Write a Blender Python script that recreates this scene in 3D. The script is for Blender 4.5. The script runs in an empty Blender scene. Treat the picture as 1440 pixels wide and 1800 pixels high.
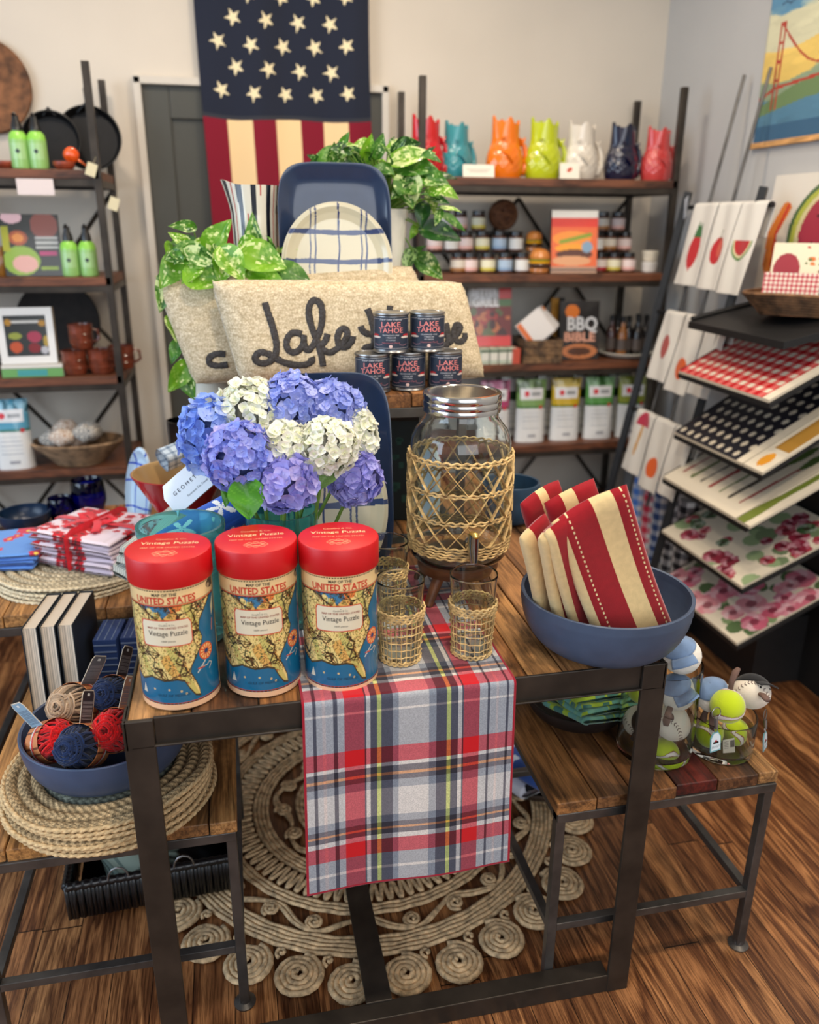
import bpy, math, random
import numpy as np
from mathutils import Matrix, Vector
R = math.radians
PI = math.pi
C = bpy.context.scene.collection
sc = bpy.context.scene

# ------------------------------------------------------------ camera
HC = 1.48                      # eye height in metres
F_PX = 1428.36                 # focal length for a 1440 x 1800 frame
def cam_rows(p, yaw, roll):
    f = np.array([math.sin(yaw)*math.cos(p), math.cos(yaw)*math.cos(p), -math.sin(p)])
    r = np.array([math.cos(yaw), -math.sin(yaw), 0.0]); u = np.cross(r, f)
    c, s = math.cos(roll), math.sin(roll)
    return np.array([c*r+s*u, -s*r+c*u, f])
CM = cam_rows(R(19.50), R(12.146), R(.358))
cam = bpy.data.cameras.new('camera'); camo = bpy.data.objects.new('camera', cam); C.objects.link(camo)
cam.sensor_fit = 'HORIZONTAL'; cam.sensor_width = 36.0; cam.lens = 36.0*F_PX/1440.0
cam.clip_start = .05; cam.clip_end = 60
m4 = Matrix(((CM[0][0], CM[1][0], -CM[2][0], 0), (CM[0][1], CM[1][1], -CM[2][1], 0), (CM[0][2], CM[1][2], -CM[2][2], HC), (0, 0, 0, 1)))
camo.matrix_world = m4
cam.dof.use_dof = True; cam.dof.focus_distance = 1.48; cam.dof.aperture_fstop = 2.9
sc.camera = camo

# ------------------------------------------------------------ world, lamps, exposure
sc.view_settings.view_transform = 'Standard'; sc.view_settings.look = 'None'
sc.view_settings.gamma = 1.0; sc.view_settings.exposure = 0.3
sc.view_settings.use_curve_mapping = False
w = bpy.data.worlds.new('world'); sc.world = w; w.use_nodes = True
w.node_tree.nodes['Background'].inputs[0].default_value = (.80, .88, 1.0, 1)
w.node_tree.nodes['Background'].inputs[1].default_value = .30
def area(name, loc, target, size, power, col, sy=None):
    l = bpy.data.lights.new(name, 'AREA'); l.energy = power; l.color = col; l.size = size
    if sy: l.shape = 'RECTANGLE'; l.size_y = sy
    else: l.shape = 'DISK'
    o = bpy.data.objects.new(name, l); C.objects.link(o); o.location = loc
    o.rotation_euler = (Vector(target)-Vector(loc)).to_track_quat('-Z', 'Y').to_euler()
    return o
area('window_daylight', (-3.0, .7, 1.7), (.2, 2.0, .8), 2.4, 66, (.66, .82, 1.0), 2.0)
area('shopfront_daylight', (.6, -2.4, 2.0), (.5, 1.8, .9), 3.6, 60, (.93, .96, 1.0), 2.2)
for x, y, p, c in ((.25, .75, 13, (1, .86, .68)), (1.55, .7, 13, (1, .84, .64)), (-.55, 2.6, 9, (1, .84, .68)), (.55, 2.6, 9, (1, .83, .62)), (1.2, 2.2, 4, (1, .92, .84)), (.9, 1.3, 8, (1, .86, .68))):
    area('ceiling_spot', (x, y, 2.75), (x, y+.02, 0), .16, p, c)

# ------------------------------------------------------------ placing: a point of the view that lies on a given real plane
def at(u, v, x=None, y=None, z=None):
    d = CM.T @ np.array([(u-720)/F_PX, (900-v)/F_PX, 1.0])
    t = (z-HC)/d[2] if z is not None else (y/d[1] if y is not None else x/d[0])
    return Vector((t*d[0], t*d[1], HC+t*d[2]))

# ------------------------------------------------------------ helpers
def lin(c):
    return tuple((x/12.92 if x <= .04045 else ((x+.055)/1.055)**2.4) for x in c[:3])
def hexc(h):
    return tuple(int(h[i:i+2], 16)/255 for i in (0, 2, 4))
class MB:
    """collects shapes; build() links them as one mesh object"""
    def __init__(s): s.v = []; s.f = []; s.m = []; s.c = []; s.T = Matrix.Identity(4)
    def at(s, loc=(0, 0, 0), rx=0, ry=0, rz=0):
        s.T = Matrix.Translation(loc) @ Matrix.Rotation(R(rz), 4, 'Z') @ Matrix.Rotation(R(ry), 4, 'Y') @ Matrix.Rotation(R(rx), 4, 'X'); return s
    def add(s, vs, fs, m=0, c=None):
        b = len(s.v); T = s.T
        s.v += [tuple(T @ Vector(p)) for p in vs]
        for i, f in enumerate(fs):
            s.f.append(tuple(b+k for k in f)); s.m.append(m if not isinstance(m, list) else m[i])
            s.c.append(c if not isinstance(c, list) else c[i])
        return s
    def box(s, c, d, m=0, col=None, rz=0):
        x, y, z = d[0]/2, d[1]/2, d[2]/2
        vs = [(-x, -y, -z), (x, -y, -z), (x, y, -z), (-x, y, -z), (-x, -y, z), (x, -y, z), (x, y, z), (-x, y, z)]
        if rz:
            cc, ss = math.cos(R(rz)), math.sin(R(rz)); vs = [(a*cc-b*ss, a*ss+b*cc, e) for a, b, e in vs]
        vs = [(a+c[0], b+c[1], e+c[2]) for a, b, e in vs]
        return s.add(vs, [(3, 2, 1, 0), (4, 5, 6, 7), (0, 1, 5, 4), (1, 2, 6, 5), (2, 3, 7, 6), (3, 0, 4, 7)], m, col)
    def grid(s, fn, nu, nv, cu=False, cv=False, m=0, col=None, flip=False):
        mu, mv = (nu if cu else nu+1), (nv if cv else nv+1)
        vs = [fn(i/nu, j/nv) for j in range(mv) for i in range(mu)]
        fs = []; cs = []
        for j in range(nv):
            for i in range(nu):
                a = j*mu+i; b = j*mu+(i+1) % mu; c = ((j+1) % mv)*mu+(i+1) % mu; d = ((j+1) % mv)*mu+i
                fs.append((a, d, c, b) if flip else (a, b, c, d))
                if callable(col): cs.append(col((i+.5)/nu, (j+.5)/nv))
        return s.add(vs, fs, m, cs if callable(col) else col)
    def lathe(s, prof, n=32, c=(0, 0, 0), m=0, col=None, cap=True):
        vs = []; fs = []
        for r, z in prof:
            for i in range(n):
                a = 2*PI*i/n; vs.append((c[0]+r*math.cos(a), c[1]+r*math.sin(a), c[2]+z))
        for j in range(len(prof)-1):
            for i in range(n):
                fs.append((j*n+i, j*n+(i+1) % n, (j+1)*n+(i+1) % n, (j+1)*n+i))
        if cap:
            if prof[0][0] > 1e-5: fs.append(tuple(reversed(range(n))))
            k = (len(prof)-1)*n
            if prof[-1][0] > 1e-5: fs.append(tuple(k+i for i in range(n)))
        return s.add(vs, fs, m, col)
    def tube(s, pts, r, n=6, closed=False, m=0, col=None, flat=1.0, up0=None):
        pts = [Vector(p) for p in pts]; N = len(pts)
        if N < 2: return s
        rr = r if isinstance(r, (list, tuple)) else [r]*N
        vs = []; up = None
        for i, p in enumerate(pts):
            if closed: t = pts[(i+1) % N]-pts[i-1]
            else: t = pts[min(i+1, N-1)]-pts[max(i-1, 0)]
            if t.length < 1e-9: t = Vector((0, 0, 1))
            t.normalize()
            if up is None and up0: up = Vector(up0)
            if up is None: up = Vector((0, 0, 1)) if abs(t.z) < .9 else Vector((1, 0, 0))
            sd = t.cross(up)
            if sd.length < 1e-4: sd = t.orthogonal()
            sd.normalize(); up = sd.cross(t).normalized()
            for k in range(n):
                a = 2*PI*k/n; vs.append(p+(sd*math.cos(a)+up*math.sin(a)*flat)*rr[i])
        fs = []
        for i in range(N if closed else N-1):
            for k in range(n):
                fs.append((i*n+k, i*n+(k+1) % n, ((i+1) % N)*n+(k+1) % n, ((i+1) % N)*n+k))
        if not closed: fs += [tuple(reversed(range(n))), tuple((N-1)*n+k for k in range(n))]
        return s.add(vs, fs, m, col)
    def ball(s, c, r, nu=20, nv=12, m=0, col=None):
        if not isinstance(r, (tuple, list)): r = (r, r, r)
        def fn(u, v):
            a, b = 2*PI*u, PI*(v-.5)
            return (c[0]+r[0]*math.cos(a)*math.cos(b), c[1]+r[1]*math.sin(a)*math.cos(b), c[2]+r[2]*math.sin(b))
        return s.grid(fn, nu, nv, cu=True, m=m, col=col)
    def prism(s, poly, z0, z1, m=0, col=None, top=None):
        """poly in xy, extruded in z"""
        n = len(poly); tp = top or poly
        vs = [(x, y, z0) for x, y in poly]+[(x, y, z1) for x, y in tp]
        fs = [tuple(reversed(range(n))), tuple(n+i for i in range(n))]+[(i, (i+1) % n, n+(i+1) % n, n+i) for i in range(n)]
        return s.add(vs, fs, m, col)
    def bar(s, a, b, wd, m=0, col=None):
        return s.tube([a, b], wd*.7071, 4, m=m, col=col)
    def build(s, name, mats, parent=None, smooth=True, bevel=0, ang=35, sub=0, solid=0, kind=None):
        me = bpy.data.meshes.new(name); me.from_pydata(s.v, [], s.f)
        if not isinstance(mats, (list, tuple)): mats = [mats]
        for x in mats: me.materials.append(x)
        me.polygons.foreach_set('material_index', s.m)
        if any(c is not None for c in s.c):
            at_ = me.color_attributes.new('Col', 'FLOAT_COLOR', 'CORNER')
            arr = np.ones((len(me.loops), 4), dtype=np.float32); k = 0
            cc = np.array([(lin(c) if c is not None else (1, 1, 1)) for c in s.c], dtype=np.float32)
            cnt = np.array([len(f) for f in s.f]); arr[:, :3] = np.repeat(cc, cnt, axis=0)
            at_.data.foreach_set('color', arr.ravel())
        me.validate()
        if smooth:
            me.polygons.foreach_set('use_smooth', [True]*len(me.polygons))
            if ang < 180: me.set_sharp_from_angle(angle=R(ang))
        me.update()
        o = bpy.data.objects.new(name, me); C.objects.link(o)
        if parent: o.parent = parent
        if solid: md = o.modifiers.new('s', 'SOLIDIFY'); md.thickness = solid; md.offset = 0
        if sub: md = o.modifiers.new('u', 'SUBSURF'); md.levels = sub; md.render_levels = sub
        if bevel: md = o.modifiers.new('b', 'BEVEL'); md.width = bevel; md.segments = 2; md.limit_method = 'ANGLE'; md.harden_normals = False
        if kind: o['kind'] = kind
        return o
def tag(o, label, cat, group=None, kind=None):
    o['label'] = label; o['category'] = cat
    if group: o['group'] = group
    if kind: o['kind'] = kind
    return o
def thing(name, label, cat, loc=(0, 0, 0), rz=0, group=None):
    o = bpy.data.objects.new(name, None); C.objects.link(o); o.location = loc; o.rotation_euler = (0, 0, R(rz))
    o.empty_display_size = .05
    return tag(o, label, cat, group)
def dup(root, loc, rz=0, label=None, mat=None, rot=None, scale=None):
    r = root.copy(); C.objects.link(r); r.location = loc; r.rotation_euler = rot or (0, 0, R(rz))
    if label: r['label'] = label
    if scale: r.scale = scale
    def kids(src, dst):
        for ch in list(src.children):
            c = ch.copy(); C.objects.link(c); c.parent = dst
            if mat and ch.name.split('.')[0] in mat:
                c.data = c.data.copy(); c.data.materials[0] = mat[ch.name.split('.')[0]]
            kids(ch, c)
    kids(root, r); return r
def struct(o): o['kind'] = 'structure'; return o

# lettering turned into flat faces; fold() maps (x, y, lift) onto the thing it is written on
def letters(mb, text, size, fold, m=0, col=None, lift=.0004, align='CENTER', bold=0, xs=1.0, res=2, fit=None, shear=0):
    cu = bpy.data.curves.new('t', 'FONT'); cu.body = text; cu.size = size; cu.align_x = align; cu.align_y = 'CENTER'
    cu.resolution_u = res; cu.offset = bold; cu.shear = shear
    o = bpy.data.objects.new('t', cu); C.objects.link(o)
    bpy.context.view_layer.update()
    me = bpy.data.meshes.new_from_object(o.evaluated_get(bpy.context.evaluated_depsgraph_get()))
    if fit and me.vertices: q = [v.co.x for v in me.vertices]; xs = fit/max(1e-6, max(q)-min(q))
    vs = [fold(v.co.x*xs, v.co.y, lift) for v in me.vertices]; fs = [tuple(p.vertices) for p in me.polygons]
    mb.add(vs, fs, m, col)
    C.objects.unlink(o); bpy.data.objects.remove(o); bpy.data.curves.remove(cu); bpy.data.meshes.remove(me)

def value_noise(seed, n=64):
    rs = np.random.RandomState(seed); t = rs.rand(n, n)
    def f(x, y):
        xi, yi = math.floor(x), math.floor(y); fx, fy = x-xi, y-yi
        fx = fx*fx*(3-2*fx); fy = fy*fy*(3-2*fy)
        a, b, c, d = t[yi % n, xi % n], t[yi % n, (xi+1) % n], t[(yi+1) % n, xi % n], t[(yi+1) % n, (xi+1) % n]
        return (a*(1-fx)+b*fx)*(1-fy)+(c*(1-fx)+d*fx)*fy
    return f
NZ = value_noise(3)
def mixc(a, b, t): return tuple(a[i]*(1-t)+b[i]*t for i in range(3))

# ------------------------------------------------------------ materials
class N:
    def __init__(s, name):
        s.mt = bpy.data.materials.new(name); s.mt.use_nodes = True; s.t = s.mt.node_tree; s.b = s.t.nodes['Principled BSDF']
    def n(s, ty, **kw):
        x = s.t.nodes.new(ty)
        for k, v in kw.items(): setattr(x, k, v)
        return x
    def l(s, a, b): s.t.links.new(a, b)
    def ramp(s, src, stops):
        r = s.n('ShaderNodeValToRGB'); e = r.color_ramp.elements
        while len(e) < len(stops): e.new(.5)
        for q, (p, c) in zip(e, stops): q.position = p; q.color = (*lin(c), 1)
        s.l(src, r.inputs[0]); return r.outputs[0]
    def coord(s, scale=(1, 1, 1), kind='Object'):
        tc = s.n('ShaderNodeTexCoord'); mp = s.n('ShaderNodeMapping'); mp.inputs['Scale'].default_value = scale
        s.l(tc.outputs[kind], mp.inputs[0]); return mp.outputs[0]
    def noise(s, scale, vec=None, detail=3, rough=.5, dist=0):
        x = s.n('ShaderNodeTexNoise'); x.inputs['Scale'].default_value = scale; x.inputs['Detail'].default_value = detail
        x.inputs['Roughness'].default_value = rough; x.inputs['Distortion'].default_value = dist
        if vec: s.l(vec, x.inputs['Vector'])
        return x.outputs[0]
    def bump(s, h, strength=.3, dist=.002):
        b = s.n('ShaderNodeBump'); b.inputs['Strength'].default_value = strength; b.inputs['Distance'].default_value = dist
        s.l(h, b.inputs['Height']); s.l(b.outputs[0], s.b.inputs['Normal'])
    def mul(s, a, b, f=1.0, mode='MULTIPLY'):
        x = s.n('ShaderNodeMix', data_type='RGBA', blend_type=mode); x.inputs[0].default_value = f
        s.l(a, x.inputs[6])
        if isinstance(b, tuple): x.inputs[7].default_value = (*b, 1)
        else: s.l(b, x.inputs[7])
        return x.outputs[2]
    def base(s, o): s.l(o, s.b.inputs['Base Color']); return s
def plain(name, col, rough=.5, metal=0, noise=.12, nscale=30, bump=0, bscale=80, coat=0, trans=0, ior=1.45, sheen=0, bd=.001, spec=None, stretch=(1, 1, 1)):
    k = N(name); b = k.b
    b.inputs['Roughness'].default_value = rough; b.inputs['Metallic'].default_value = metal
    b.inputs['IOR'].default_value = ior
    if spec is not None: b.inputs['Specular IOR Level'].default_value = spec
    if coat: b.inputs['Coat Weight'].default_value = coat; b.inputs['Coat Roughness'].default_value = .08
    if trans: b.inputs['Transmission Weight'].default_value = trans
    if sheen: b.inputs['Sheen Weight'].default_value = sheen
    v = k.coord(stretch)
    nz = k.noise(nscale, v)
    lo = tuple(max(0, x*(1-noise)) for x in col); hi = tuple(min(1, x*(1+noise)) for x in col)
    k.base(k.ramp(nz, [(.25, lo), (.75, hi)]))
    if bump: k.bump(k.noise(bscale, v, 4), bump, bd)
    return k.mt
def painted(name, rough=.6, bump=0, bscale=200, bd=.001, coat=0, sheen=0, noise=.0, nscale=60, metal=0, spec=None):
    """colour comes from the pattern stored on the faces"""
    k = N(name); a = k.n('ShaderNodeVertexColor', layer_name='Col'); v = k.coord()
    k.b.inputs['Roughness'].default_value = rough; k.b.inputs['Metallic'].default_value = metal
    if coat: k.b.inputs['Coat Weight'].default_value = coat; k.b.inputs['Coat Roughness'].default_value = .06
    if sheen: k.b.inputs['Sheen Weight'].default_value = sheen
    if spec is not None: k.b.inputs['Specular IOR Level'].default_value = spec
    out = a.outputs[0]
    if noise:
        r = k.ramp(k.noise(nscale, v, 4), [(.3, (1-noise,)*3), (.7, (1, 1, 1))]); out = k.mul(out, r)
    k.base(out)
    if bump: k.bump(k.noise(bscale, v, 3), bump, bd)
    return k.mt
def glass(name, col=(1, 1, 1), rough=.0, ior=1.45):
    k = N(name); b = k.b
    b.inputs['Transmission Weight'].default_value = 1; b.inputs['Roughness'].default_value = rough
    b.inputs['IOR'].default_value = ior; b.inputs['Base Color'].default_value = (*lin(col), 1)
    return k.mt

# ------------------------------------------------------------ shared materials
def wood_floor():
    k = N('oak_floor'); tc = k.n('ShaderNodeTexCoord'); sp = k.n('ShaderNodeSeparateXYZ'); k.l(tc.outputs['Object'], sp.inputs[0])
    def mt(op, a, b=None):
        x = k.n('ShaderNodeMath', operation=op)
        for i, q in enumerate((a, b)):
            if q is None: continue
            if isinstance(q, (int, float)): x.inputs[i].default_value = q
            else: k.l(q, x.inputs[i])
        return x.outputs[0]
    px = mt('DIVIDE', sp.outputs[0], .083); ix = mt('FLOOR', px); fx = mt('FRACT', px)
    wn = k.n('ShaderNodeTexWhiteNoise', noise_dimensions='1D'); k.l(ix, wn.inputs['W'])
    oy = mt('ADD', mt('DIVIDE', sp.outputs[1], 1.25), mt('MULTIPLY', wn.outputs[0], 7.3)); iy = mt('FLOOR', oy); fy = mt('FRACT', oy)
    w2 = k.n('ShaderNodeTexWhiteNoise', noise_dimensions='2D'); cv = k.n('ShaderNodeCombineXYZ'); k.l(ix, cv.inputs[0]); k.l(iy, cv.inputs[1]); k.l(cv.outputs[0], w2.inputs['Vector'])
    # grain: strongly stretched along the board, each board shifted
    gv = k.n('ShaderNodeCombineXYZ'); k.l(mt('MULTIPLY', sp.outputs[0], 12), gv.inputs[0]); k.l(mt('MULTIPLY', sp.outputs[1], 1.0), gv.inputs[1]); k.l(mt('MULTIPLY', w2.outputs[0], 40), gv.inputs[2])
    g1 = k.noise(1.0, gv.outputs[0], 4, .5, .4)
    rings = mt('FRACT', mt('MULTIPLY', g1, 9))
    pore = k.n('ShaderNodeCombineXYZ'); k.l(mt('MULTIPLY', sp.outputs[0], 420), pore.inputs[0]); k.l(mt('MULTIPLY', sp.outputs[1], 16), pore.inputs[1]); k.l(w2.outputs[0], pore.inputs[2])
    g2 = k.noise(1.0, pore.outputs[0], 3, .6)
    c1 = k.ramp(rings, [(0, (.40, .25, .155)), (.25, (.54, .36, .225)), (.7, (.76, .545, .355)), (1, (.48, .31, .19))])
    c2 = k.ramp(g2, [(.38, (.62, .57, .54)), (.58, (1, 1, 1))])
    c = k.mul(c1, c2, .9)
    tint = k.ramp(w2.outputs[0], [(0, (.72, .68, .66)), (.5, (.95, .91, .88)), (1, (1, 1, .98))])
    c = k.mul(c, tint)
    gap = mt('MAXIMUM', mt('LESS_THAN', fx, .022), mt('LESS_THAN', fy, .0025))
    gc = k.ramp(gap, [(0, (1, 1, 1)), (1, (.25, .2, .18))]); c = k.mul(c, gc)
    k.base(c); k.b.inputs['Roughness'].default_value = .36
    hb = mt('SUBTRACT', mt('MULTIPLY', g2, .6), gap); k.bump(hb, .35, .0012)
    return k.mt
M = {}
M['floor'] = wood_floor()
def wallmat(name, col):
    k = N(name); v = k.coord(); k.base(k.ramp(k.noise(3, v, 2), [(.3, tuple(c*.97 for c in col)), (.7, col)]))
    k.b.inputs['Roughness'].default_value = .75; k.bump(k.noise(160, v, 3), .15, .001); return k.mt
M['wall'] = wallmat('warm_wall_paint', (.83, .79, .73)); M['wall2'] = wallmat('grey_wall_paint', (.75, .745, .735))
M['trim'] = plain('trim_paint', (.80, .77, .72), .45, noise=.01)
M['door'] = plain('dark_green_door_paint', (.27, .27, .245), .5, noise=.03, nscale=8)
M['ceil'] = plain('ceiling_paint', (.85, .84, .82), .8, noise=.02)
M['iron'] = plain('blackened_steel', (.235, .21, .185), .42, .55, noise=.22, nscale=14, bump=.08, bscale=90)
M['iron2'] = plain('grey_steel', (.36, .35, .34), .38, .7, noise=.2, nscale=16, bump=.08, bscale=90)
M['black'] = plain('black_painted_steel', (.12, .12, .125), .5, .2, noise=.15)
M['blackboard'] = plain('black_laminate', (.085, .085, .09), .55, noise=.1)

def plankwood(name, rough=.55, dark=.5, grain=1.0, axis='Y'):
    """reclaimed boards: each board's own tint comes from the faces, grain and stains from noise"""
    k = N(name); a = k.n('ShaderNodeVertexColor', layer_name='Col')
    st = (26, 1.6, 26) if axis == 'Y' else (1.6, 26, 26)
    v = k.coord(st); v2 = k.coord((130, 5, 130) if axis == 'Y' else (5, 130, 130)); v3 = k.coord((9, 3, 9) if axis == 'Y' else (3, 9, 9))
    g = k.ramp(k.noise(1.1, v, 4, .6, .6), [(.3, (.45, .38, .32)), (.48, (.95, .9, .85)), (.56, (.62, .54, .46)), (.72, (1, 1, 1))])
    p = k.ramp(k.noise(1, v2, 3, .7), [(.35, (.55, .5, .45)), (.55, (1, 1, 1))])
    s = k.ramp(k.noise(1, v3, 5, .65, .8), [(.36, (dark*.5, dark*.45, dark*.38)), (.52, (1, 1, 1))])
    c = k.mul(a.outputs[0], g, .8*grain); c = k.mul(c, p, .7); c = k.mul(c, s, .85)
    k.base(c); k.b.inputs['Roughness'].default_value = rough; k.bump(k.noise(1, v2, 3, .7), .4, .001); return k.mt
M['plank'] = plankwood('reclaimed_wood_boards')
M['shelfwood'] = plankwood('walnut_shelf_boards', .5, .8, .7, 'X')

# ------------------------------------------------------------ the room
WALL_Y, WALL_X = 3.55, 1.85
b = MB(); b.box((0, .5, -.03), (9, 8.2, .06)); fl = struct(b.build('floor', M['floor'], smooth=False))
b = MB()
for c, d in (((-2.42, WALL_Y+.06, 1.45), (4.28, .12, 2.9)), ((1.245, WALL_Y+.06, 1.45), (1.21, .12, 2.9)), ((.18, WALL_Y+.06, 2.435), (.92, .12, .93))): b.box(c, d)
b.v = b.v; struct(b.build('wall_back', M['wall'], smooth=False))
b = MB(); b.box((WALL_X+.06, .9, 1.45), (.12, 5.42, 2.9)); struct(b.build('wall_right', M['wall2'], smooth=False))
b = MB(); b.box((-.9, .5, 2.94), (5.6, 6.2, .08)); struct(b.build('ceiling', M['ceil'], smooth=False))
b = MB(); b.box((-2.45, WALL_Y-.009, .06), (4.1, .018, .12)); b.box((1.46, WALL_Y-.009, .06), (.74, .018, .12)); struct(b.build('baseboard_back', M['trim'], smooth=False, bevel=.003))
b = MB(); b.box((WALL_X-.009, .9, .06), (.018, 5.2, .12)); struct(b.build('baseboard_right', M['trim'], smooth=False, bevel=.003))
# door in the back wall, its right part behind the flag
b = MB(); dl, dr, dt = -.28, .64, 1.97
b.box(((dl+dr)/2, WALL_Y+.03, dt/2), (dr-dl, .04, dt))
dd = b.build('door_1', M['door'], smooth=False, bevel=.002); struct(dd)
for x0, x1, z0, z1 in ((dl, dl+.10, 0, dt), (dr-.10, dr, 0, dt), (dl+.1, dr-.1, dt-.115, dt), (dl+.1, dr-.1, .95, 1.06), (dl+.1, dr-.1, 0, .2)):
    q = MB(); q.box(((x0+x1)/2, WALL_Y+.003, (z0+z1)/2), (x1-x0, .016, z1-z0)); q.build('door_rail' if x1-x0 > .2 else 'door_stile', M['door'], dd, smooth=False, bevel=.004)
b = MB()
for c, d in (((dl-.012, WALL_Y-.004, dt/2+.01), (.028, .05, dt+.03)), ((dr+.012, WALL_Y-.004, dt/2+.01), (.028, .05, dt+.03)), (((dl+dr)/2, WALL_Y-.004, dt+.013), (dr-dl+.05, .05, .028))): b.box(c, d)
struct(b.build('trim_1', M['trim'], smooth=False, bevel=.003))
b = MB(); b.lathe([(.012, 0), (.012, .03), (.026, .035), (.03, .055), (.02, .07)], 20)
kn = b.build('door_knob', plain('brass', (.7, .52, .25), .3, 1), dd); kn.rotation_euler = (R(90), 0, 0); kn.location = (dr-.07, WALL_Y, 1.0)

# ------------------------------------------------------------ tables
def table(name, label, x0, x1, y0, y1, h, leg, plank_w, rail, mat, tints, foot=False, loop=False, stretch=.15, over=0, th=.028, flatleg=False, shelf=None):
    t = thing(name, label, 'table', ((x0+x1)/2, (y0+y1)/2, 0)); W, D = x1-x0, y1-y0; rs = random.Random(name+label)
    b = MB(); lx = leg
    for sy in (-1, 1):
        b.box((0, sy*(D/2-leg*.2), h-th-rail/2 if not flatleg else h-rail/2), (W-2*lx if flatleg else W, .005 if flatleg else leg, rail))
        if flatleg: b.box((0, sy*(D/2-.02), h-rail+.004), (W-.02, .04, .004))
    for sx in (-1, 1): b.box((sx*(W/2-leg*.1 if flatleg else W/2-leg/2), 0, (h-rail/2) if flatleg else h-th-rail/2), (.005 if flatleg else leg, D, rail))
    b.build('top_frame', mat, t, smooth=False, bevel=.0015)
    x = -W/2+(.006 if flatleg else -over); X1 = W/2-(.006 if flatleg else -over); tp = MB(); y_a, y_b = -D/2+(.008 if flatleg else -over), D/2-(.008 if flatleg else -over)
    while x < X1-.01:
        pw = min(plank_w*rs.uniform(.75, 1.25), X1-x)
        if X1-x-pw < .03: pw = X1-x
        col = rs.choice(tints); j = rs.uniform(-.04, .04); col = tuple(min(1, max(0, c+j)) for c in col)
        dz = rs.uniform(-.001, .001); o = 0 if flatleg else rs.uniform(-.003, .003)
        tp.box((x+pw/2, (y_a+y_b)/2+o, h-th/2+dz-(.003 if flatleg else 0)), (pw-.0025, y_b-y_a, th), col=col); x += pw
    tp.build('tabletop', M['plank'], t, smooth=False, bevel=.002)
    for sx in (-1, 1):
        for sy in (-1, 1):
            l = MB(); hh = h-th if not flatleg else h
            if flatleg: l.box((sx*(W/2-leg/2), sy*(D/2-.004), hh/2), (leg, .008, hh)); l.box((sx*(W/2-.004), sy*(D/2-.0285), hh/2), (.008, .040, hh))
            else: l.box((sx*(W/2-leg/2), sy*(D/2-leg/2), hh/2+.004), (leg, leg, hh-.008))
            lo = l.build('leg', mat, t, smooth=False, bevel=.0015)
            if foot: q = MB(); q.lathe([(.021, 0), (.022, .004), (.012, .008), (.009, .02)], 20, (sx*(W/2-leg/2), sy*(D/2-leg/2), 0)); q.build('foot', M['iron2'], lo)
    s = MB()
    if loop:
        for sy in (-1, 1): s.box((0, sy*(D/2-.0205), .022), (W-2*leg+.004, .038, .044))
        for xx in (-.055,): s.box((xx, 0, .046), (.052, D-.07, .005))
        s.build('floor_rail', mat, t, smooth=False, bevel=.0015)
    else:
        for sy in (-1, 1):
            q = MB(); q.box((0, sy*(D/2-leg/2), stretch), (W-2*leg, leg*.9, leg*.9)); q.build('stretcher', mat, t, smooth=False, bevel=.001)
        for sx in (-1, 1):
            q = MB(); q.box((sx*(W/2-leg/2), 0, stretch), (leg*.9, D-2*leg, leg*.9)); q.build('stretcher', mat, t, smooth=False, bevel=.001)
    if shelf:
        q = MB(); x = -W/2+.01
        while x < W/2-.02:
            pw = min(plank_w*rs.uniform(.8, 1.2), W/2-.01-x); col = rs.choice(tints); q.box((x+pw/2, 0, shelf-.011), (pw-.002, D-.01, .022), col=col); x += pw
        q.build('lower_shelf', M['plank'], t, smooth=False, bevel=.001)
    return t
warm = [(.80, .60, .36), (.70, .50, .29), (.86, .66, .42), (.62, .43, .25), (.76, .53, .30)]
dark = [(.60, .43, .27), (.50, .34, .21), (.66, .48, .30), (.72, .53, .33)]
table('display_table', 'tall dark steel framed table with reclaimed wood top holding the red lidded tubes', -.205, .707, 1.127, 2.33, .76, .046, .085, .052, M['iron'], warm+dark, loop=True, flatleg=True)
table('nesting_table', 'low steel and wood table on the right carrying the glass vases of plush balls', .54, 1.003, 1.168, 1.66, .46, .019, .075, .02, M['iron2'], warm+dark+[(.45, .16, .12)], foot=True, over=.004, th=.026)
table('nesting_table', 'low steel and wood table on the left under the braided placemats and yarn bowl', -.515, -.053, 1.245, 1.80, .46, .019, .085, .02, M['iron2'], warm+[(.42, .2, .13)], foot=True, over=.004, th=.026)
table('side_table', 'blurred wood topped steel table at the left behind the upright books', -.70, -.213, 1.85, 2.62, .62, .022, .08, .022, M['iron2'], warm+dark, foot=True, over=.004, th=.03)
rt_ = table('riser_table', 'small wooden topped metal riser carrying the lettered cushions and small tins', .03, .50, 1.715, 2.28, .372, .02, .10, .022, M['iron2'], warm, over=.002, th=.03, stretch=.03)
rt_.location.z = .7605

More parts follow.
